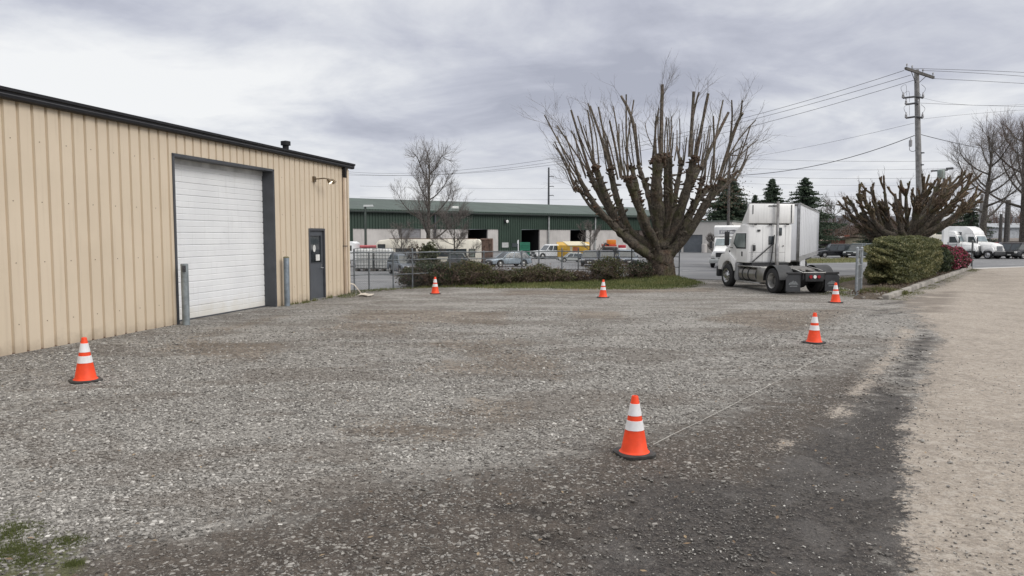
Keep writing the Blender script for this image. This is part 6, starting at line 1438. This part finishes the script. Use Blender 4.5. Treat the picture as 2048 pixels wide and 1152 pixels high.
YEL = mat('dumpster_yellow', (.55, .33, .035), .5, var=.2, scale=2, streak=.3); x0, x1, x2 = (1115 - 1148) * kk, (1140 - 1148) * kk, (1181 - 1148) * kk
m_ = MB(); m_.prism([(0, .1), (0, dz(492)), (1.7, dz(484)), (1.7, .1)], 'x', x0, x2); m_.build('body', YEL, dm, bevel=.02)
m_ = MB(); m_.loft([(x1 - .2, -.05, dz(491.5)), (x2 + .05, -.05, dz(491.5)), (x2 + .05, -.05, dz(490.5)), (x1 - .2, -.05, dz(490.5))], [(x1 - .6, 1.75, dz(484)), (x2 - .7, 1.75, dz(484)), (x2 - .7, 1.75, dz(483)), (x1 - .6, 1.75, dz(483))]); m_.build('lid', mat('lid_cream', (.60, .54, .38), .5, var=.1), dm)
m_ = MB(); m_.box(x1 + .0, x1 + .22, -.03, .0, .3, dz(493)); m_.build('post', mat('lid_pale', (.5, .47, .36), .6), dm); m_ = MB(); m_.box(x1 + .3, x1 + .9, -.02, .0, .5, dz(494)); m_.build('rust_panel', mat('rust_orange', (.32, .11, .05), .8, var=.3), dm)
m_ = MB(); [m_.box(x0 + .15, x1 - .25, -.03, .0, z, z + .05) for z in (.5, .9, 1.25)]; m_.build('ribs', YEL, dm)
ep = D(1224, 510, 78); em_ = thing('loader', 'orange and red tracked loader beyond the row of dark cars', 'machine', (ep.x, ep.y, 0)); ke = 78 / F; ez = lambda py: D(1224, py, 78).z
ORG = mat('machine_orange', (.70, .22, .02), .5, var=.12)
MB().box((1216 - 1224) * ke, (1232 - 1224) * ke, 0, 1.4, ez(489), ez(479.5)).build('body', ORG, em_, bevel=.06); MB().box((1206 - 1224) * ke, (1233 - 1224) * ke, -.1, 1.6, ez(493), ez(489)).build('deck', mat('machine_red', (.55, .07, .03), .5), em_, bevel=.03)
MB().prism([((1204 - 1224) * ke, .0), ((1236 - 1224) * ke, .0), ((1238 - 1224) * ke, ez(500)), ((1234 - 1224) * ke, ez(494)), ((1207 - 1224) * ke, ez(494)), ((1203 - 1224) * ke, ez(500))], 'y', -.3, .1).build('track', FRAMEB, em_, bevel=.05)
MB().tube([((1217 - 1224) * ke, -.2, ez(490)), ((1209 - 1224) * ke, -.6, ez(487)), ((1204 - 1224) * ke, -.9, ez(495))], .09, 6).build('boom', FRAMEB, em_)
ep2 = D(1245, 510, 76); t = thing('generator', 'small red and white wheeled machine beside the orange loader', 'machine', (ep2.x, ep2.y, 0)); z2 = lambda py: D(1245, py, 76).z
MB().box(-.35, .35, 0, .8, z2(496), z2(490)).build('hood', REDP, t, bevel=.05); MB().box(-.38, .38, -.05, .85, z2(503), z2(496)).build('base', WHITEP, t, bevel=.03); [wheel(t, x, .3, .3, .16, 1, n=12) for x in (-.25, .25)]
pp = D(1036.5, 510, 74); zp = D(1036, 480.5, 74).z; t = thing('marker_post', 'thin white post standing left of the green bins', 'post', (pp.x, pp.y, 0)); MB().lathe([(.05, -.05), (.05, zp), (.02, zp + .03)], 'z', 8).build('post', WHITEP, t); MB().box(-.10, .06, -.06, -.04, zp - .35, zp - .02).build('marker', WHITEP, t)

# ------------------------------------------------------------------ far buildings
gA = D(700, 470, 90); gB = D(1300, 470, 123); gd = (gB - gA); gd.z = 0; gd.normalize(); gn = Vector((-gd.y, gd.x, 0))
gO = Vector((gA.x, gA.y, 0)) - gd * 30
def fx(px, py=470, off=0.):
    d = ray(px, py); a = gO + gn * off; t = (a).dot(gn) / Vector((d.x, d.y, 0)).dot(gn); p = Vector((d.x * t, d.y * t, CAM_H + d.z * t)); return (p - gO).dot(gd), p.z
shed = thing('green_shed', 'very long low green metal shed with pale lower walls and dark openings', 'building', gO, math.atan2(gd.y, gd.x))
GREENC = mat('green_cladding', (.022, .045, .030), .5, var=.12, scale=.5); GROOF = mat('green_roof', (.047, .070, .056), .6, var=.16, scale=.35, streak=.0)
PALEW = mat('pale_block', (.50, .475, .45), .85, var=.12, scale=.5, streak=.3); DARKV = mat('dark_interior', (.010, .010, .011), .9); ROLL = mat('roller_grey', (.20, .195, .20), .5, var=.12)
_, ze = fx(700, 421.5); _, zbnd = fx(700, 457); _, ze2 = fx(1250, 432); sL_, sR_ = 0., fx(1352)[0]
zeL = ze; zbd = zbnd; print('shed', ze, ze2, zbnd, sR_)
ze = (ze + ze2) / 2
segs = [('g', 640, 706), ('w', 706, 798), ('r', 798, 842), ('w', 842, 936), ('d', 936, 976), ('w', 976, 997), ('G', 997, 1043), ('D', 1043, 1080), ('w', 1080, 1141), ('d', 1141, 1173), ('w', 1173, 1266), ('b', 1266, 1289), ('w', 1289, 1352)]
cl = MB(); pr = []
x = 0.
while x < sR_: pr += [(x, -.0), (x + .20, -.0), (x + .24, -.07), (x + .36, -.07)]; x += .4
for (xa, ya), (xb, yb) in zip(pr[:-1], pr[1:]): cl.add([(xa, ya, zbd), (xb, yb, zbd), (xb, yb, ze + .2), (xa, ya, ze + .2)], [(0, 1, 2, 3)])
for k, a, b in segs:
    if k in 'gG':
        s0, s1_ = fx(a)[0], fx(b)[0]; s0 = 0 if k == 'g' else s0; pp_ = [s0] + [q[0] for q in pr if s0 < q[0] < s1_] + [s1_]
        for xa, xb in zip(pp_[:-1], pp_[1:]): ya, yb = np.interp([xa, xb], [q[0] for q in pr], [q[1] for q in pr]); cl.add([(xa, ya, -.1), (xb, yb, -.1), (xb, yb, zbd), (xa, ya, zbd)], [(0, 1, 2, 3)])
cl.build('cladding', GREENC, shed)
for k, a, b in segs:
    s0, s1_ = fx(a)[0], fx(b)[0]
    if k == 'w':
        w = MB(); w.box(s0, s1_, .06, .3, -.1, zbd)
        for q in np.arange(s0 + 2, s1_ - .5, 3.): w.box(q - .05, q + .05, .045, .06, -.1, zbd - .02)
        w.build('wall', PALEW, shed)
    elif k == 'r' or k == 'b':
        w = MB()
        for z in np.arange(0, zbd - .05, .28): w.box(s0, s1_, .16, .22, z, min(z + .26, zbd))
        w.build('roller_door', ROLL if k == 'r' else mat('brown_door', (.10, .075, .065), .6), shed)
    elif k in 'dD':
        w = MB(); w.box(s0, s1_, 6.0, 6.1, -.1, zbd + .1); w.box(s0 - .05, s0, .3, 6, -.1, zbd); w.box(s1_, s1_ + .05, .3, 6, -.1, zbd); w.build('doorway', DARKV, shed)
        if k == 'd': w = MB().box(s0, s1_, .08, .2, -.1, 1.15).build('wall', PALEW, shed)
rfm = MB(); yr_ = 9.5; _, zr = fx(900, 402.5, yr_)
rfm.loft([(-1, -.5, ze - .02), (-1, yr_, zr), (-1, 2 * yr_ + .5, ze), (-1, 2 * yr_ + .5, ze - .15), (-1, yr_, zr - .2), (-1, -.5, ze - .2)], [(sR_ + .5, -.5, ze - .02), (sR_ + .5, yr_, zr), (sR_ + .5, 2 * yr_ + .5, ze), (sR_ + .5, 2 * yr_ + .5, ze - .15), (sR_ + .5, yr_, zr - .2), (sR_ + .5, -.5, ze - .2)])
rfm.build('roof', GROOF, shed); MB().box(-1, sR_ + .5, -.68, -.502, ze - .16, ze + .02).build('gutter', mat('gutter_dark', (.02, .03, .025), .5), shed)
MB().box(-1, sR_ + .4, -.5, 1.2, ze - .24, ze - .20).build('soffit', MATS['gutter_dark'], shed)
MB().box(sR_ - .1, sR_, .0, 2 * yr_, -.1, ze + .2).build('wall', PALEW, shed)
for px in (869, 1096, 1189): s = fx(px)[0]; MB().box(s - .09, s + .09, -.25, -.1, 0, ze - .2).build('downspout', mat('spout_pale', (.36, .37, .36), .5) if px > 900 else DGREY, shed)
s, z = fx(1011, 443); MB().lathe([(.10, -.2), (.22, -.45), (.05, -.5)], 'y', 12, (s, 0, z)).build('wall_light', WHITEL, shed); MB().box(s - .3, s - .1, -.2, 0, z - .15, z + .3).build('lamp_bracket', FRAMEB, shed)
s, z = fx(907, 420, -.0)
MB().box(s - .55, s + .5, -.45, -.2, z + .2, z + .5).build('floodlight', WHITEL, shed)
for a, b, y0, y1 in ((1003, 1016, 485, 495), (1023, 1036, 486, 494)):
    s0, z0 = fx(a, y1); s1_, z1 = fx(b, y0); MB().box(s0, s1_, -.12, -.08, z0, z1).build('window', mat('pale_window', (.42, .43, .42), .2) if a == 1003 else GLASSC, shed)

# pale block building right of the big pollard
pbY = 96.; pl0 = D(1338, 505, pbY + 4); pr0 = D(1463, 505, pbY); pv = (pr0 - pl0); pv.z = 0; PLn = pv.length; zt_ = D(1463, 443.5, pbY).z
pb = thing('block_building', 'flat-roofed pale block building with grey roller door right of the big pollard', 'building', (pl0.x, pl0.y, 0), math.atan2(pv.y, pv.x))
sx = lambda px: (px - 1338) / 125 * PLn
zdr = D(1390, 469.5, pbY + 1).z; w = MB(); openings = [(sx(1347), sx(1363)), (sx(1367), sx(1405.5))]; last = 0
for a, b in openings: w.box(last, a, 0, .3, -.1, zt_); w.box(a, b, 0, .3, zdr, zt_); last = b
w.box(last, PLn, 0, .3, -.1, zt_); w.box(PLn - .3, PLn, .3, 12, -.1, zt_); w.box(0, .3, .3, 12, -.1, zt_); w.build('wall', mat('pale_render', (.52, .50, .47), .85, var=.08, scale=.4, streak=.2), pb)
MB().box(-.1, PLn + .1, -.1, 12.1, zt_ + .003, zt_ + .18).build('roof', mat('roof_edge', (.14, .16, .14), .7), pb)
for a, b in openings:
    w = MB(); [w.box(a, b, .16, .22, z, min(z + .3, zdr)) for z in np.arange(0, zdr - .02, .33)]; w.box(a, b, .23, .26, 0, zdr); w.build('roller_door', mat('slate_door', (.12, .135, .15), .5, var=.1), pb)
MB().lathe([(.35, 0), (.35, 1.1), (.30, 1.15)], 'z', 14, (sx(1412), -.6, 0)).build('column', PALEW, pb, smooth=True)
s_b = D(1428, 505, 80); bare_tree('dark leafless shrub against the pale block building left of the box truck', Vector((s_b.x, s_b.y, 0)), D(1428, 473, 80).z, 1.1, .08, tw_r=.013, nlimb=10, fork=.15, dens=3, seed=51)
# brick and cream buildings far right of the trailer
def simple_house(name, label, px0, px1, py0, pyr, Y, wm, rm, depth=7, win=True):
    a, b = D(px0, 490, Y), D(px1, 490, Y); W = b.x - a.x; ze_, zr_ = D(px0, py0, Y).z, D(px0, pyr, Y).z
    t = thing(name, label, 'building', (a.x, Y, 0)); w = MB(); w.prism([(0, -.1), (0, ze_), (depth / 2, zr_ - .15), (depth, ze_), (depth, -.1)], 'x', 0, W); w.build('wall', wm, t)
    r_ = MB(); r_.loft([(-.3, -.4, ze_ - .1), (-.3, depth / 2, zr_), (-.3, depth + .4, ze_ - .1), (-.3, depth + .4, ze_ + .08), (-.3, depth / 2, zr_ + .18), (-.3, -.4, ze_ + .08)], [(W + .3, -.4, ze_ - .1), (W + .3, depth / 2, zr_), (W + .3, depth + .4, ze_ - .1), (W + .3, depth + .4, ze_ + .08), (W + .3, depth / 2, zr_ + .18), (W + .3, -.4, ze_ + .08)]); r_.build('roof', rm, t)
    if win:
        for q in (.25, .7): f_ = MB().box(W * q - .5, W * q + .5, -.06, .02, ze_ * .4, ze_ * .78).build('window_frame', mat('white_trim', (.6, .6, .58), .5), t); MB().box(W * q - .42, W * q + .42, -.08, -.05, ze_ * .44, ze_ * .75).build('window', GLASSC, f_)
    return t
BRICK = mat('red_brick', (.25, .095, .065), .9, var=.3, scale=1.5); SHING = mat('grey_shingle', (.15, .13, .115), .9, var=.25, scale=.8)
h_ = simple_house('brick_house', 'small red brick building across the street between the dark cars and the hedge', 1694, 1722, 478.5, 475, 112, BRICK, SHING)
MB().box(.9 , 1.5, 2.5, 3.1, 1.5, D(1700, 470, 112).z).build('chimney', BRICK, h_)
simple_house('cream_house', 'cream gabled house far behind the black estate right of the trailer', 1638, 1660, 482, 478, 118, mat('cream_siding', (.48, .45, .40), .8), mat('tan_shingle', (.24, .19, .155), .9, var=.2))
simple_house('cream_house', 'cream low building showing just above the left end of the clipped hedge', 1737, 1790, 476, 474, 100, mat('pale_yellow_siding', (.50, .44, .31), .8), mat('brown_shingle', (.16, .12, .09), .9, var=.2), win=False)
simple_house('long_low_building', 'low dark red building behind the dark vehicles at the right edge', 1992, 2130, 483, 479, 104, mat('dull_red_siding', (.14, .062, .05), .85, var=.2), SHING)
simple_house('grey_warehouse', 'pale grey warehouse seen through the bare trees at the right edge', 1985, 2140, 455, 447, 150, mat('pale_grey_siding', (.40, .415, .43), .8), mat('grey_metal_roof', (.32, .335, .35), .6), 14, False)
simple_house('long_low_building', 'low grey roofed building behind the white post and the sleeper truck', 1918, 1965, 468, 463, 110, mat('taupe_siding', (.20, .175, .15), .8), SHING, 7, False)

# ------------------------------------------------------------------ poles, lamp, wires
up = D(1832, 560, 50.5); pole = thing('utility_pole', 'tall grey wooden utility pole with slanted crossarm behind the low spreading pollard', 'utility pole', (up.x, up.y, 0))
WOOD = mat('pole_wood', (.24, .238, .235), .9, var=.25, scale=4, streak=.35, bump=.01, bscale=25); ARMW = mat('arm_wood', (.095, .09, .085), .85, var=.3, scale=6)
PY = up.y; uo = Vector((up.x, up.y, 0)); pt = D(1833, 139.5, PY)
MB().tube([(0, 0, -.2), Vector((0, 0, 5)), pt - uo], [.225, .205, .15], 16).build('pole', WOOD, pole, smooth=True)
e0, e1 = D(1808, 138, PY - 1.1) - uo, D(1864, 156.5, PY + 1.1) - uo
def beam(a, b, w, h):
    d = (b - a).normalized(); s_ = d.cross(Vector((0, 0, 1))).normalized() * w / 2; u = s_.cross(d).normalized() * h / 2
    return MB().loft([a - s_ - u, a + s_ - u, a + s_ + u, a - s_ + u], [b - s_ - u, b + s_ - u, b + s_ + u, b - s_ + u])
beam(e0 + Vector((0, -.2, 0)), e1 + Vector((0, -.2, 0)), .13, .17).build('crossarm', ARMW, pole)
PL = lambda px, py, dy=0: D(px, py, PY + dy) - uo
m_ = MB(); m_.tube([e0.lerp(e1, .25), PL(1833, 170)], .022, 5); m_.tube([e0.lerp(e1, .78), PL(1835, 168)], .022, 5); m_.build('brace', FRAMEB, pole)
INS = mat('insulator', (.30, .30, .31), .35, .2)
for q in (.04, .22, .60, .97):
    c = e0.lerp(e1, q) + Vector((0, -.2, .08)); MB().lathe([(.02, 0), (.02, .1), (.06, .12), (.045, .17), (.06, .2), (.02, .26)], 'z', 10, c).build('insulator', INS, pole, smooth=True)
for ya, xL, xR in ((195, 1806, 1846), (208, 1812, 1836), (235, 1812, 1845)):
    m_ = MB(); m_.tube([PL(xL, ya + 1, -.2), PL(1833, ya - 2, -.2), PL(xR, ya + 1, -.2)], .065, 6); m_.build('standoff_arm', DGREY, pole)
    for xx in (xL, xR):
        c = PL(xx, ya - 2, -.2); MB().lathe([(.07, -.1), (.09, 0), (.05, .05), (.08, .1), (.05, .15), (.03, .28)], 'z', 10, c).build('insulator', INS, pole, smooth=True)
    jm_ = MB(); jm_.tube(smooth_path([PL(xL, ya - 8, -.2), PL(xL - 4, ya - 20, -.2), PL(xL + 6, ya - 25, -.2), PL(xL + 7, ya - 4, -.2)], 5), .011, 4); jm_.tube(smooth_path([PL(xR, ya - 8, -.2), PL(xR + 5, ya - 18, -.2), PL(xR - 3, ya - 26, -.2)], 5), .011, 4); jm_.build('jumper', FRAMEB, pole)
c = PL(1821, 286, -.25); MB().lathe([(.03, -.25), (.10, -.22), (.105, .18), (.05, .22), (.02, .34)], 'z', 14, c).build('cable_box', INS, pole, smooth=True); MB().tube(smooth_path([PL(1819, 294, -.25), PL(1820, 301, -.25), PL(1827, 303, -.2), PL(1831, 300, -.1)], 5), .018, 5).build('conduit', DGREY, pole)
for z in (7.0, 7.8): MB().lathe([(.215, z), (.215, z + .06)], 'z', 14, (0, 0, 0)).build('clamp_band', DGREY, pole)
WIREB = mat('power_cable', (.045, .046, .05), .6)
def wire(label, pts, r=.013, group=None):
    P_ = [D(*q) for q in pts]; out = []
    for t in np.linspace(0, 1, 40):
        n_ = len(P_); o = Vector((0, 0, 0))         # Lagrange through the given points, equal spacing in their own parameter
        ts = [0]; 
        for a, b in zip(P_[:-1], P_[1:]): ts.append(ts[-1] + (b - a).length)
        ts = [q / ts[-1] for q in ts]
        for i in range(n_):
            l = 1.
            for j in range(n_):
                if j != i: l *= (t - ts[j]) / (ts[i] - ts[j])
            o += P_[i] * l
        out.append(o)
    tag(MB().tube(out, r, 5).build('power_line', WIREB), label, 'cable', group)
LF = [((1808, 141, PY - 1.1), (1540, 222, 62), (1240, 293, 78), (640, 336, 118), 'uppermost long cable from the crossarm tip running left behind the big pollard'), ((1822, 150, PY - .6), (1540, 230, 62), (1240, 300, 78), (640, 341, 118), 'second long cable from the crossarm passing behind the big pollard to the left'), ((1829, 160, PY), (1540, 243, 62), (1240, 309, 78), (640, 347.5, 118), 'third and lowest long cable from the pole top running left behind the big pollard')]
for a, b, c, d, lab in LF: wire(lab, [a, b, c, d], .016)
wire('uppermost cable from the pole top to the right edge', [(1808, 136.5, PY - 1.1), (1930, 140, PY + 1), (2080, 146.5, PY + 4)], .014)
wire('second cable from the crossarm to the right edge', [(1845, 141, PY - .2), (1950, 146, PY + 2), (2080, 155, PY + 4)], .014)
wire('cable from the right tip of the crossarm to the right edge', [(1864, 157, PY + 1.1), (1960, 162, PY + 3), (2080, 169, PY + 6)], .014)
wire('thin cable from the middle bracket of the pole to the right edge', [(1838, 206, PY), (1950, 210.5, PY + 2), (2080, 213, PY + 5)], .011)
wire('thin drooping cable from the middle bracket meeting the one below it', [(1847, 196, PY), (1900, 206.5, PY + 2), (2060, 208, PY + 5)], .007)
wire('thin cable rising from the lower bracket of the pole to the right', [(1845, 238, PY), (1920, 230, PY + 2), (2060, 219, PY + 5)], .008)
wire('thick cable from the pole down to the right into the bare trees', [(1838, 268, PY), (1930, 290, PY + 8), (2060, 312, PY + 20)], .022)
wire('thick cable from the pole falling left behind the trailer and the conifer', [(1829, 271, PY), (1660, 325, 60), (1490, 350, 72), (1380, 353, 80)], .026)
wire('thin cable from the pole sloping left above the thick one', [(1829, 246, PY), (1700, 276, 58), (1520, 311, 72), (1360, 334, 84)], .010)
for k, (ya, yb, yc) in enumerate(((316, 322.5, 318), (334, 340, 330), (351, 357, 349), (364, 371, 362), (388, 393, 381), (404, 414, 400))):
    wire(('highest', 'second', 'third', 'fourth', 'fifth', 'lowest')[k] + ' of six faint distant wires crossing behind the firs and the utility pole', [(1420, ya, 100), (1690, yb, 100), (2060, yc, 100)], .016 if k < 3 else .012, 'faint distant wires on the right')
for k, (ya, yb, yc) in enumerate(((372, 377, 372), (394, 399, 396))):
    wire(('upper', 'lower')[k] + ' of two faint distant wires above the green shed roof', [(720, ya, 150), (1000, yb, 150), (1420, yc, 150)], .016)
# slim far pole behind the green shed
fp = D(1097, 480, 135); t = thing('distant_pole', 'slim distant pole rising behind the green shed roof', 'utility pole', (fp.x, fp.y, 0)); zt2 = D(1097, 335, 135).z; MB().tube([(0, 0, 0), (0, 0, zt2)], [.22, .15], 8).build('pole', DGREY, t)
for py in (353, 373, 391): z = D(1097, py, 135).z; MB().tube([(0, 0, z), (.8, 0, z + .05), (.95, 0, z - .1)], .07, 5).build('crossarm', DGREY, t)
fp = D(1456, 470, 92); t = thing('distant_pole', 'dark distant pole with side brackets behind the right of the big pollard', 'utility pole', (fp.x, fp.y, 0)); MB().tube([(0, 0, 0), (0, 0, D(1456, 308, 92).z)], [.2, .14], 8).build('pole', ARMW, t)
for py in (311, 333): z = D(1456, py, 92).z; MB().tube([(-.2, 0, z), (1.0, 0, z + .02)], .08, 5).build('crossarm', ARMW, t)
for k, (px, ytop) in enumerate(((1960, 388), (2013, 400), (2000, 428))):
    fp = D(px, 480, 90); t = thing('distant_pole', ('grey wooden pole between the bare trees left of the big bare trunk', 'dark wooden pole between the two large bare trunks', 'short dark post beside the right-hand bare trunks')[k], 'utility pole', (fp.x, fp.y, 0)); MB().tube([(0, 0, 0), (0, 0, D(px, ytop, 90).z)], [.34 if k == 1 else .22, .28 if k == 1 else .18], 8).build('pole', ARMW if k else WOOD, t)
# white post with transformer
wp_ = D(1889, 500, 62); t = thing('transformer_pole', 'thick white post with a greenish transformer on top behind the spreading pollard', 'utility pole', (wp_.x, wp_.y, 0)); wo_ = Vector((wp_.x, wp_.y, 0)); WL = lambda px, py, dy=0: D(px, py, 62 + dy) - wo_
MB().box(-.20, .20, -.14, .14, -.1, WL(1889, 428).z).build('post', WHITEP, t); MB().tube([(0, 0, WL(1889, 430).z), WL(1887, 338)], [.13, .11], 8).build('pole', WOOD, t)
MB().lathe([(.05, -.40), (.27, -.36), (.28, .28), (.24, .34), (.06, .40)], 'z', 14, WL(1882, 348, -.3)).build('transformer', mat('transformer_green', (.20, .245, .225), .5), t, smooth=True); MB().tube([WL(1862, 342), WL(1895, 340)], .07, 6).build('crossarm', DGREY, t); MB().tube([WL(1893, 337.5), WL(1906, 336.5)], .10, 6).build('lamp_head', DGREY, t)
# car-park lamp left
lp = D(732, 530, 56); t = thing('street_lamp', 'slim dark car park lamp post with a pale flat head by the green shed', 'street lamp', (lp.x, lp.y, 0)); lz = D(732, 413, 56).z
MB().tube([(0, 0, -.1), (0, 0, lz)], [.11, .08], 8).build('pole', mat('lamp_green', (.05, .065, .055), .5), t); MB().loft([(-.12, -.14, lz - .02), (.62, -.14, lz + .0), (.62, .14, lz + .0), (-.12, .14, lz - .02)], [(-.1, -.1, lz + .12), (.55, -.1, lz + .13), (.55, .1, lz + .13), (-.1, .1, lz + .12)]).build('lamp_head', SILVP, t)
sp3 = D(2025, 517, 72); t = thing('kerb_post', 'thin pale post at the far kerb in front of the brown off-roader', 'post', (sp3.x, sp3.y, 0)); zk = D(2025, 503.5, 72).z; MB().lathe([(.05, -.05), (.05, zk), (.03, zk + .02)], 'z', 8).build('post', PALE, t); MB().box(-.06, .06, -.07, -.05, zk - .2, zk - .05).build('marker', WHITEP, t)
